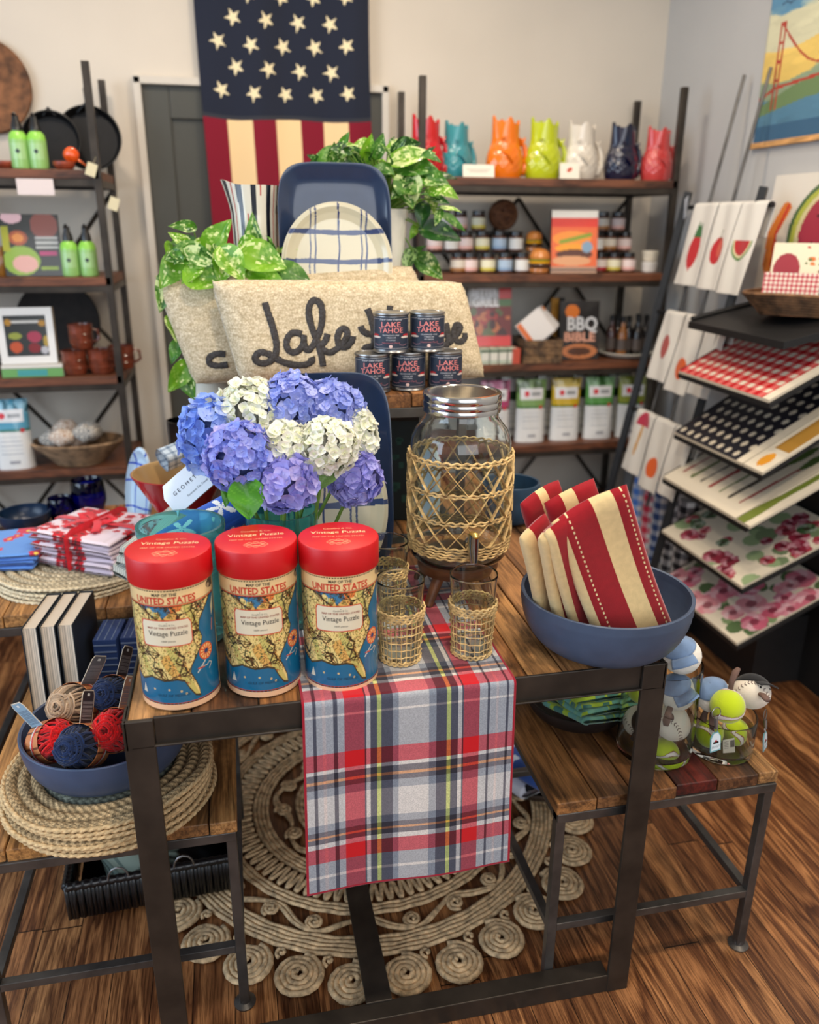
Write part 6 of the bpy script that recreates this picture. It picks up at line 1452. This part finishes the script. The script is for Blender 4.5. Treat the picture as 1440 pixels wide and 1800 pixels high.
def gbot(label, u, v, y, z, s_=1):
    t = thing('pump_bottle', label, 'bottle', (at(u, v, y=y).x, y, z), group='green pump bottles'); t.scale = (s_,)*3
    b = MB(); b.lathe([(.026, 0), (.029, .003), (.030, .01), (.030, .09), (.026, .108), (.017, .118)], 28, col=(.55, .74, .42))
    for i in range(28*3, 28*5): b.c[i] = (.78, .70, .28) if (i % 28) < 14 else (.55, .80, .30)
    b.build('bottle_body', MGB, t); b = MB(); b.lathe([(.018, .116), (.017, .135), (.011, .15), (.010, .165)], 20, col=(.06, .06, .06)); b.tube([(0, 0, .16), (.0, -.012, .168), (0, -.022, .164)], .006, 8, col=(.06, .06, .06)); b.build('pump_cap', MGB, t)
    b = MB(); b.grid(lambda u_, v_: (.0304*math.cos(-PI/2+(u_-.5)*1.6), .0304*math.sin(-PI/2+(u_-.5)*1.6), .03+.05*v_), 20, 20, col=lambda u_, v_: (.12, .18, .16) if (u_-.5)**2+((v_-.5))**2 < .02 else (.62, .78, .52)); b.build('label', MGB, t, ang=180)
for a in (('green pump bottle at the left on the top shelf', 38, 290, 3.16, L4), ('green pump bottle next to the orange ornament on the top shelf', 70, 290, 3.16, L4), ('green pump bottle beside the avocado cookbook', 127, 484, 3.15, L3), ('green pump bottle nearest the shelf post on the second shelf', 159, 484, 3.15, L3)): gbot(*a)
b = MB(); b.grid(lambda u, v: ((.022+.004*math.cos(4*PI*u))*math.cos(2*PI*u)*math.sin(PI*(.02+.96*v)), .018*math.sin(2*PI*u)*math.sin(PI*(.02+.96*v)), .022-.022*math.cos(PI*(.02+.96*v))+.004*math.sin(u*12)), 30, 16, cu=True, col=(.93, .34, .08)); b.tube([(.015, 0, .01), (.03, 0, .0), (.045, -.004, -.012)], [.006, .004, .002], 6, col=(.90, .4, .15))
o = b.build('orange_ornament', MCER, ang=180); o.location = (at(125, 270, y=3.15).x, 3.15, L4+.026); tag(o, 'bright orange ceramic shell shape in front of the largest pan', 'ornament')
for (u, l, w_) in ((115, 'low terracotta dish under the orange ornament', .036), (8, 'terracotta dish at the left end of the top shelf', .05)):
    b = MB(); b.lathe([(.001, 0), (w_*.7, 0), (w_, .018), (w_*.97, .026), (w_*.9, .02), (.001, .012)], 32, cap=False); o = b.build('clay_dish', plain('terracotta', (.55, .24, .15), .4, noise=.25), ang=60); o.location = (at(u, 290, y=3.17).x, 3.15 if u > 100 else 3.2, L4); tag(o, l, 'dish')
b = MB(); b.lathe([(.001, 0), (.12, 0), (.16, .018), (.155, .024), (.11, .010), (.001, .010)], 48, cap=False); o = b.build('wall_basket', plain('woven_brown_seagrass', (.42, .28, .18), .8, noise=.4, bump=.6, bscale=80), ang=60); p = at(-28, 150, y=3.52); o.location = (p.x, 3.545, p.z); o.rotation_euler = (R(90), 0, 0); tag(o, 'round woven wall basket at the upper left edge', 'basket')
cv = Canvas(56, 72, (.16, .17, .16), W=1, H=1, seed=4); cv.disc(.2, .95, .18, (.86, .70, .72), ry=.10); cv.disc(.75, .82, .24, (.52, .28, .24), ry=.22); cv.disc(.28, .62, .16, (.62, .30, .16), ry=.12); cv.disc(.28, .62, .10, (.80, .50, .22), ry=.07); cv.disc(.3, .25, .32, (.52, .64, .22), ry=.24); cv.disc(.36, .2, .22, (.82, .62, .58), ry=.14); cv.rect(0, .4, .12, .8, (.62, .62, .16)); cv.rect(.62, .34, .92, .40, (.66, .20, .40)); cv.rect(.62, .10, .92, .15, (.5, .6, .16))
for z in (.60, .52, .44): cv.rect(.58, z, .96, z+.045, (.72, .72, .70))
p = at(60, 484, y=3.14); cover_book('cookbook', 'dark cookbook with an avocado cover on the second left shelf', .185, .205, .022, (p.x, 3.165, L3), 4, cv)
for i, u in enumerate((2,)):
    b = MB(); b.lathe([(.02, 0), (.022, .003), (.022, .07), (.016, .085), (.016, .10)], 20); o = b.build('amber_bottle', plain('amber_liquid', (.55, .36, .12), .2, coat=.5)); o.location = (at(u, 484, y=3.16).x, 3.2, L3); tag(o, 'small amber bottle at the left edge of the second shelf', 'bottle')
# framed cocktail book on a green book, clay mugs, dark tray
for i, (c, l) in enumerate((((.42, .64, .36), 'green spined book lying under the framed cocktail book'), ((.86, .84, .80), 'thin white book lying on the green one'))):
    b = MB(); b.box((0, 0, .0), (.205, .15, .030 if i == 0 else .012), col=(.86, .84, .80)); b.box((0, -.076, 0), (.205, .003, .030 if i == 0 else .012), col=c)
    if i == 0: b.box((.0, -.0778, 0), (.10, .001, .022), col=(.26, .60, .60))
    o = b.build('lying_book', MP, smooth=False, bevel=.001); o.location = (at(58, 660, y=3.12).x, 3.20, L2+(.0155 if i == 0 else .0375)); tag(o, l, 'book')
cv = Canvas(64, 66, (.90, .89, .87), W=1, H=1, seed=8); cv.rect(.13, .13, .87, .87, (.15, .16, .15)); cv.rect(.25, .72, .75, .78, (.80, .79, .76)); cv.disc(.2, .74, .06, (.70, .50, .12)); cv.disc(.8, .72, .06, (.70, .50, .12)); cv.disc(.30, .50, .12, (.55, .58, .22), ry=.06); cv.disc(.30, .30, .11, (.72, .30, .14), ry=.10); cv.disc(.64, .48, .13, (.62, .18, .28), ry=.10); cv.disc(.62, .28, .11, (.48, .08, .1), ry=.09); cv.disc(.84, .40, .05, (.66, .55, .18), ry=.1); cv.disc(.8, .24, .07, (.7, .7, .72), ry=.07); cv.rect(0, 0, .13, 1, (.90, .89, .87)); cv.rect(.87, 0, 1, 1, (.90, .89, .87))
p = at(52, 645, y=3.13); cover_book('cocktail_book', 'white bordered cocktail book propped on two lying books', .185, .195, .05, (p.x, 3.165, L2+.044), 3, cv, rx=-4, edge=(.84, .80, .72))
MCLY = plain('brown_glazed_clay', (.42, .20, .13), .22, coat=.5, noise=.25)
def mug(label, x, y, z, r, h):
    t = thing('clay_mug', label, 'mug', (x, y, z), group='brown clay mugs'); b = MB(); b.lathe([(r*.7, 0), (r*.8, .002), (r, h*.35), (r*.98, h*.75), (r*1.02, h), (r*.96, h), (r*.9, h*.7), (r*.9, h*.3), (r*.6, .006), (.001, .006)], 32, cap=False)
    b.lathe([(.001, 0), (r*.7, 0)], 32, cap=False)
    for z_ in (.3, .6): b.lathe([(r*1.0, h*z_), (r*1.03, h*z_+.002), (r*1.0, h*z_+.004)], 32, cap=False)
    b.build('mug_body', MCLY, t); b = MB(); b.tube([(r*.9, 0, h*.8), (r*1.4, 0, h*.75), (r*1.45, 0, h*.4), (r*.95, 0, h*.25)], .005, 8); b.build('handle', MCLY, t)
for l, u, y, z, r in (('brown clay mug, left one of the bottom row', 133, 3.16, 0, .044), ('brown clay mug, right one of the bottom row in front of the post', 180, 3.17, 0, .046), ('brown clay mug stacked on top of the other two', 150, 3.17, .0905, .042), ('brown clay mug behind the shelf post', 217, 3.26, 0, .046)): mug(l, at(u, 650, y=y).x, y, L2+z, r, .088)
b = MB(); b.lathe([(.001, 0), (.13, 0), (.155, .012), (.152, .018), (.12, .008), (.001, .008)], 56, cap=False); b.build
o = b.build('round_tray', plain('dark_woven_tray', (.14, .12, .11), .7, noise=.3, bump=.5, bscale=60), ang=60); o.rotation_euler = (R(84), 0, 0); o.location = (at(100, 560, y=3.42).x, 3.455, L2+.157); tag(o, 'large round dark tray leaning behind the cocktail book and mugs', 'tray')
# lower left shelf
bag('large pale bag with teal top at the left of the lowest visible shelf', at(30, 830, y=3.15).x, 3.17, L1, .135, .255, (.36, .64, .74), 33, 2, group=None, d=.09)
t = thing('woven_basket', 'wide woven basket of tied cloths on the lower left shelf', 'basket', (at(143, 820, y=3.2).x, 3.20, L1)); b = MB(); MWB = plain('natural_seagrass', (.50, .40, .30), .8, noise=.35, bump=.6, bscale=120)
for k in range(9): b.tube([((.085+.010*k)*math.cos(a), (.060+.007*k)*math.sin(a), .006+.0095*k) for a in np.linspace(0, 2*PI, 61)][:-1], .0062, 6, True)
b.lathe([(.001, .002), (.09, .002)], 30, cap=False); b.build('basket_body', MWB, t, ang=180)
bc_ = t.location
for i in range(6):
    a = i*1.05; rs = random.Random(i); c0_, c1_ = ((.84, .80, .74), (.30, .34, .38)) if i % 2 else ((.88, .86, .82), (.66, .48, .34))
    b = MB(); b.grid(lambda u, v: tuple(q*(1+.10*math.sin(u*20)*math.sin(v*9)) for q in (.046*math.cos(2*PI*u)*math.sin(PI*v), .038*math.sin(2*PI*u)*math.sin(PI*v), -.034*math.cos(PI*v))), 40, 24, cu=True, col=lambda u, v: c1_ if ((u*14) % 1 < .4) != ((v*9) % 1 < .4) else c0_)
    o = b.build('bundled_cloth', MCL, ang=180); o.location = (bc_.x+.085*math.cos(a)*(i > 0), bc_.y+.045*math.sin(a)*(i > 0)-.01, L1+.095+.014*(i % 3)); tag(o, 'checked cloth bundle in the shelf basket, '+('middle', 'right', 'back right', 'back left', 'left', 'front')[i]+' one', 'cloth', 'checked cloth bundles in the basket')
for (u, v, y, l) in ((160, 298, 3.085, 'small white price tag hanging from the top left shelf edge'), (198, 358, 3.06, 'small cream tag hanging on the shelf post')):
    b = MB(); b.box((0, 0, 0), (.032, .0015, .042), col=(.84, .80, .66)); b.tube([(0, 0, .02), (.004, .002, .035), (.002, .008, .05)], .0008, 4, col=(.7, .65, .5)); p = at(u, v, y=y); o = b.build('price_tag', MP, smooth=False, bevel=.0004); o.location = (p.x, 3.092, p.z); o.rotation_euler = (0, R(20), R(10)); tag(o, l, 'tag')
b = MB(); b.box((0, 0, 0), (.115, .001, .05), col=(.88, .82, .80)); o = b.build('shelf_card', MP, smooth=False); p = at(62, 322, y=3.1); o.location = (p.x, 3.094, L4-.056); tag(o, 'blank card taped under the edge of the top left shelf', 'card')

# small blue bowl, box and bag on the display table behind the dispenser
bowl('small_bowl', 'small blue bowl at the back right corner of the steel framed table', 'bowl', (.668, 1.87, .7615), .071, .105, .035, plain('petrol_blue_glaze', (.17, .27, .36), .3), ribs=False)
b = MB(); b.box((0, 0, .13), (.075, .13, .26), col=(.035, .075, .065)); rs = random.Random(1)
for k in range(40): b.box((-.0378, rs.uniform(-.055, .055), rs.uniform(.02, .24)), (.0006, rs.uniform(.004, .014), rs.uniform(.004, .016)), col=(.10, .22, .17))
for k in range(12): b.box((rs.uniform(-.03, .03), -.0655, rs.uniform(.02, .24)), (rs.uniform(.008, .02), .0006, rs.uniform(.008, .02)), col=(.10, .22, .17))
o = b.build('tall_box', MP, smooth=False, bevel=.001); o.location = (.415, 1.99, .7615); o.rotation_euler = (0, 0, R(-14)); tag(o, 'tall dark green printed box standing under the wooden riser', 'box')
b = MB(); P_b = [(-.03, 0), (.03, 0), (.03, .17), (.012, .19), (-.012, .19), (-.03, .17)]; b.at(rx=90); b.prism(P_b, -.012, .012, col=(.72, .80, .84)); b.T = Matrix.Identity(4)
o = b.build('gift_bag', MP, smooth=False, bevel=.001); o.location = (.452, 1.90, .7615); o.rotation_euler = (0, 0, R(-50)); tag(o, 'pale blue paper bag beside the dark green box, left of the drinks jar', 'bag')

# ------------------------------------------------------------ sloping placemat rack on the right
t = thing('placemat_rack', 'black sloping display rack with six tiers in the right corner', 'rack', (1.66, 2.27, 0))
MB_ = M['blackboard']; ox, oy = 1.66, 2.27
b = MB(); b.box((.085, .10, .125), (.19, .50, .25)); b.build('base_cabinet', MB_, t, smooth=False, bevel=.002)
b = MB(); b.box((.176, -.02, .65), (.012, .66, 1.30)); b.build('back_panel', MB_, t, smooth=False, bevel=.002)
tiers = [(.235, 1.488, .34, .50), (.432, 1.474, .36, .46), (.637, 1.455, .36, .52), (.797, 1.480, .34, .60), (1.010, 1.468, .36, .52), (1.183, 1.484, .34, .22)]
for i, (z, x, wdt, sl) in enumerate(tiers):
    b = MB(); x1_ = 1.828; th = .016 if i < 5 else .024
    vs = [(x-ox, -.27, z-th), (x1_-ox, -.27, z-th+(x1_-x)*sl), (x1_-ox, .235, z-th+(x1_-x)*sl), (x-ox, .235, z-th)]; vs += [(a, c, e+th-.002) for a, c, e in vs]
    b.add(vs, [(3, 2, 1, 0), (4, 5, 6, 7), (0, 1, 5, 4), (1, 2, 6, 5), (2, 3, 7, 6), (3, 0, 4, 7)]); sh = b.build('sloping_shelf', MB_, t, smooth=False, bevel=.001)
    b = MB(); b.tube([(x-ox+.01, .235, z+.006), (x1_-ox, .235, z+.006+(x1_-x)*sl)], .008, 4); b.build('side_lip', MB_, sh, smooth=False)
def pad(label, i, y0, y1, cv, group=None, dx=0.0, lift=0, x1=1.815):
    z, x, wdt, sl = tiers[i]; x += dx
    b = MB(); e = .009; L = x1-x
    f = lambda u, v, h=0: (x+(1-v)*0+v*L, y0+(1-u)*(y1-y0), z+dx*sl+v*L*sl+e+lift+h)
    b.grid(f, cv.w, cv.h, col=cv.col(), flip=False); c = [f(0, 0), f(1, 0), f(1, 1), f(0, 1)]; lo_ = [(a, q, r-e) for a, q, r in c]
    b.add([*c, *lo_], [(0, 4, 5, 1), (1, 5, 6, 2), (2, 6, 7, 3), (3, 7, 4, 0), (4, 7, 6, 5)], 0, (.80, .76, .68))
    o = b.build('placemat_pad', MP, ang=30); return tag(o, label, 'placemat', group)
wh_ = (.90, .86, .78)
def fl_canvas(seed, cols, greens, n, r0, r1, bg=wh_):
    cv = Canvas(110, 90, bg, W=1.25, H=1, seed=seed); cv.speckle(26, .05, .10, [greens, mixc(greens, (.7, .8, .6), .5)])
    for i in range(n):
        x, y = cv.rs.uniform(0, 1.25), cv.rs.uniform(0, 1); r = cv.rs.uniform(r0, r1); c = cols[cv.rs.randint(len(cols))]
        for k in range(7): a = k*2*PI/7+i; cv.disc(x+r*.55*math.cos(a), y+r*.5*math.sin(a), r*.5, mixc(c, (1, 1, 1), .25*(k % 3)))
        cv.disc(x, y, r*.35, mixc(c, (.2, 0, .05), .4))
    return cv
pad('placemat pad with large pink peonies on the lowest sloping shelf', 0, 2.005, 2.50, fl_canvas(5, [(.84, .46, .54), (.88, .58, .62), (.80, .40, .50), (.78, .36, .46)], (.34, .44, .28), 24, .08, .14))
pad('placemat pad with small dark red flowers on the second shelf from below', 1, 2.005, 2.50, fl_canvas(6, [(.52, .13, .22), (.66, .22, .28), (.24, .36, .22), (.58, .16, .26)], (.46, .54, .40), 34, .05, .095))
cv = Canvas(110, 90, wh_, W=1.25, H=1, seed=2)
for k in range(7): x = .12+.16*k; cv.line([(x, .15), (x+.02, .9)], .03+.02*(k % 2), ((.62, .20, .20), (.40, .46, .26), (.30, .28, .24))[k % 3]); cv.disc(x+.02, .80, .05, (.34, .44, .22), ry=.14)
pad('placemat pad with painted vegetables on the third shelf from below', 2, 2.06, 2.50, cv); cv = Canvas(60, 60, wh_, W=1, H=1); cv.line([(.3, 0), (.4, 1)], .35, (.42, .48, .18)); cv.disc(.3, .1, .3, (.45, .5, .2))
pad('narrow placemat pad with a green leaf, in front on the third shelf', 2, 1.985, 2.055, cv)
cv = Canvas(120, 100, (.10, .10, .15), W=1.2, H=1)
for i in range(9):
    for j in range(9): cv.disc(.06+.135*i+(.067 if j % 2 else 0), .06+.115*j, .033, (.86, .82, .74))
cv.rect(1.1, 0, 1.2, 1, wh_)
pad('navy placemat pad with white dots on the fourth shelf from below', 3, 2.10, 2.50, cv); cv = Canvas(40, 60, wh_, W=1, H=1); cv.rect(.2, .25, .9, 1, (.70, .52, .22)); cv.disc(.5, .12, .22, (.88, .60, .16), ry=.08)
pad('placemat pad with a mustard band, at the near end of the fourth shelf', 3, 2.00, 2.095, cv)
cv = Canvas(120, 100, wh_, W=1.2, H=1); gx, gy = (cv.X*10 % 1) < .5, (cv.Y*9 % 1) < .5; cv.put(gx & gy, (.76, .08, .12)); cv.put(gx ^ gy, (.86, .42, .40)); cv.rect(1.12, 0, 1.2, 1, wh_)
cv.put(~gx & ~gy, wh_)
pad('red gingham placemat pad on the fifth shelf from below', 4, 2.005, 2.50, cv)
# basket with napkins, cookbook on top shelf
bx, by, bz_ = 1.66, 2.22, tiers[5][0]+.046
t = thing('woven_basket', 'oval brown woven basket of napkins on the top of the black rack', 'basket', (bx, by, bz_)); b = MB()
for k in range(8): b.tube([((.085+.0075*k)*math.cos(a), (.105+.009*k)*math.sin(a), .006+.008*k+.004*math.sin(a*2)) for a in np.linspace(0, 2*PI, 61)][:-1], .0058, 6, True)
b.lathe([(.001, .003), (.10, .003)], 30, cap=False); b.build('basket_body', plain('dark_rattan_weave', (.42, .30, .20), .75, noise=.4, bump=.6, bscale=120), t, ang=180)
nc = floral(12, (.92, .86, .72), (.66, .20, .18), (.40, .46, .26), 46, .06)
gg = Canvas(60, 40, wh_, W=1, H=1); q1, q2 = (gg.X*12 % 1) < .5, (gg.Y*8 % 1) < .5; gg.put(q1 & q2, (.70, .12, .18)); gg.put(q1 ^ q2, (.84, .50, .50)); gb = Canvas(60, 40, wh_, W=1, H=1); gb.put(((gb.X*16 % 1) < .5) ^ ((gb.Y*10 % 1) < .5), (.42, .38, .34))
pk_ = Canvas(70, 50, (.92, .88, .76), W=1, H=1, seed=6); pk_.disc(.2, .5, .17, (.62, .20, .24), ry=.3); pk_.speckle(30, .02, .05, [(.72, .22, .16), (.40, .46, .26), (.84, .46, .2), (.5, .25, .15)], box=(.42, .05, 1, .95))
def upright(name, label, w, h, th, loc, rz, rx, cv, cat='napkins', ry=0):
    b = MB(); b.box((0, 0, h/2), (w, th, h), col=(.88, .84, .78)); b.grid(lambda u, v: ((u-.5)*w, -th/2-.0008, v*h), cv.w, cv.h, col=cv.col()); b.grid(lambda u, v: ((.5-u)*w, th/2+.0008, v*h), cv.w, cv.h, col=cv.col())
    o = b.build(name, MPG, smooth=False); o.location = loc; o.rotation_euler = (R(rx), R(ry), R(rz)); return tag(o, label, cat)
upright('napkin_pack', 'red gingham napkin pack with a pale sticker in the rack basket', .155, .105, .03, (1.635, 2.215, bz_+.016), -42, -6, gg)
upright('napkin_pack', 'grey checked napkin pack at the right in the rack basket', .13, .10, .03, (1.755, 2.145, bz_+.02), -38, -6, gb)
upright('napkin_pack', 'cream pack printed with flowers and fruit behind the gingham one', .22, .155, .02, (1.720, 2.255, bz_+.05), -42, -10, pk_)
cv = Canvas(90, 110, (.90, .87, .82), W=1, H=1)
for r, c in ((.62, (.30, .42, .26)), (.585, (.70, .72, .28)), (.54, (.85, .80, .60)), (.50, (.66, .20, .28))): cv.disc(.86, .50, r, c, ry=r*.86)
for k in range(14): cv.disc(.5+.5*cv.rs.rand(), .25+.6*cv.rs.rand(), .010, (.2, .08, .1), ry=.016)
cv.line([(.18, .72), (.08, .50), (.10, .22), (.22, .05)], .10, (.90, .52, .22)); cv.line([(.20, .74), (.12, .50), (.14, .24), (.26, .06)], .03, (.84, .26, .20))
upright('tea_towel_print', 'large cream tea towel with a watermelon slice standing on the rack top', .50, .375, .012, (1.812, 2.395, 1.268), -90, -4, cv, 'towel')

# ------------------------------------------------------------ leaning towel rack with printed tea towels
XT = lambda z: 1.700-(1.55-z)*.18
t = thing('towel_rack', 'leaning black ladder rack hung with printed tea towels in the corner', 'rack', (1.6, 2.7, 0))
for y in (2.99, 2.525):
    b = MB(); b.tube([(XT(0)-1.6, y-2.7, 0), (XT(1.60)-1.6, y-2.7, 1.60)], .018, 4); b.build('side_rail', M['black'], t, smooth=False)
for z in (1.545, 1.165, .785):
    b = MB(); b.tube([(XT(z)-1.6, .29, z), (XT(z)-1.6, -.25, z)], .008, 10); b.build('rung', M['black'], t)
for y in (2.88, 2.73):
    b = MB(); b.tube([(XT(.45)+.03-1.6, y-2.7, .45), (XT(2.0)+.03-1.6, y-2.7, 1.98)], .006, 6); b.build('rear_upright', M['iron2'], t)
def towel(label, y0, y1, ztop, zb, art, seed):
    cv = Canvas(46, 96, (.88, .86, .82), W=1, H=1, seed=seed); art(cv)
    def fn(u, v):
        y = y1+(y0-y1)*u; L = ztop-zb; s_ = v*(L+.13)
        if s_ < L: z = zb+s_; x = XT(z)-.016-.006*(1-s_/L)
        elif s_ < L+.03: a = (s_-L)/.03*PI; z = ztop+.013*math.sin(a); x = XT(ztop)-.016*math.cos(a)
        else: z = ztop-(s_-L-.03); x = XT(z)+.016
        return (x+.003*math.sin(u*8+v*5+seed), y, z)
    b = MB(); b.grid(fn, 46, 96, col=lambda u, v: tuple(cv.a[min(95, int(v*96)), min(45, int(u*46))]))
    o = b.build('tea_towel', MCL, ang=180, solid=.003); return tag(o, label, 'towel', 'printed tea towels on the rack')
RDF = (.74, .16, .18)
def straw(cv): cv.disc(.5, .30, .20, RDF, ry=.15); cv.poly([(.35, .26), (.65, .26), (.5, .12)], RDF); cv.poly([(.35, .42), (.65, .42), (.55, .55), (.5, .50), (.42, .56)], (.22, .42, .22))
def berry(cv): cv.disc(.5, .32, .26, RDF, ry=.11); cv.disc(.6, .34, .12, (.82, .36, .28), ry=.07); cv.line([(.5, .42), (.52, .48)], .03, (.35, .4, .2))
def melon(cv): m = cv.polymask([(.1, .42), (.95, .42), (.95, 0), (.1, 0)]); cv.put(m & (((cv.X-.5)/.42)**2+((cv.Y-.42)/.16)**2 < 1), (.36, .52, .26)); cv.put(m & (((cv.X-.5)/.37)**2+((cv.Y-.42)/.14)**2 < 1), (.88, .84, .66)); cv.put(m & (((cv.X-.5)/.33)**2+((cv.Y-.42)/.12)**2 < 1), RDF)
def potato(cv): cv.disc(.5, .34, .22, (.70, .30, .28), ry=.12)
def orange(cv): cv.disc(.5, .22, .26, (.88, .38, .14), ry=.10)
def mush(cv): cv.line([(.45, .25), (.5, .55)], .12, (.80, .62, .40)); m = cv.Y > .52; cv.put(m & (((cv.X-.5)/.34)**2+((cv.Y-.52)/.14)**2 < 1), (.74, .20, .30))
def bare(cv): pass
for a in (('tea towel with a red strawberry, first on the top rung', 2.735, 2.885, 1.545, 1.275, straw, 1), ('tea towel with a small red berry, second on the top rung', 2.60, 2.725, 1.545, 1.270, berry, 2), ('tea towel with a watermelon wedge, third on the top rung', 2.46, 2.592, 1.545, 1.265, melon, 3),
          ('tea towel with a brownish red potato on the middle rung', 2.76, 2.895, 1.165, .925, potato, 4), ('tea towel with an orange fruit on the middle rung', 2.61, 2.75, 1.165, .905, orange, 5), ('plain end tea towel of the middle rung', 2.47, 2.60, 1.165, .92, bare, 6),
          ('tea towel with a red mushroom on the bottom rung', 2.765, 2.905, .785, .56, mush, 7), ('tea towel with a tomato red fruit on the bottom rung', 2.62, 2.755, .785, .535, orange, 8), ('pale blue white tea towel at the end of the bottom rung', 2.49, 2.61, .785, .55, bare, 9)): towel(*a)
b = MB(); b.box((0, 0, 0), (.002, .05, .07), col=(.80, .82, .86)); o = b.build('price_tag', MP, smooth=False); p = at(1220, 365, x=1.66); o.location = (1.675, 2.935, 1.545); o.rotation_euler = (R(15), 0, R(-40)); tag(o, 'white price tag clipped to the top of the towel rack', 'tag')
# rolled gingham cloths in a bin
t = thing('wire_bin', 'dark bin on the floor holding rolled checked cloths beside the towel rack', 'bin', (1.63, 2.775, 0))
b = MB(); b.box((0, 0, .01), (.13, .52, .012)); [b.box((sx*.065, 0, .10), (.006, .52, .20)) for sx in (-1, 1)]; [b.box((0, sy*.26, .10), (.13, .006, .20)) for sy in (-1, 1)]; b.build('bin_body', MB_, t, smooth=False, bevel=.001)
for i, (c, l, y) in enumerate((((.26, .46, .80), 'bright blue and white', 2.955), ((.78, .18, .28), 'red and white', 2.870), ((.16, .26, .46), 'navy and white', 2.775), ((.13, .13, .16), 'black and white', 2.680), ((.10, .10, .13), 'darkest black and white', 2.590))):
    b = MB(); b.grid(lambda u, v: (.037*math.cos(2*PI*u), .037*math.sin(2*PI*u), v*.50), 40, 120, cu=True, col=lambda u, v: mixc((.88, .88, .88), c, .5*((u*4 % 1) < .5)+.5*((v*11 % 1) < .5)))
    for z in (0, .50): b.lathe([(.001, z), (.037, z)], 24, col=mixc((.8, .8, .8), c, .4), cap=False)
    o = b.build('rolled_cloth', MCL, ang=60); o.location = (1.628+.006*(i % 2), y, .0175); tag(o, l+' checked cloth roll standing in the bin below the tea towels', 'cloth', 'checked cloth rolls in the bin')
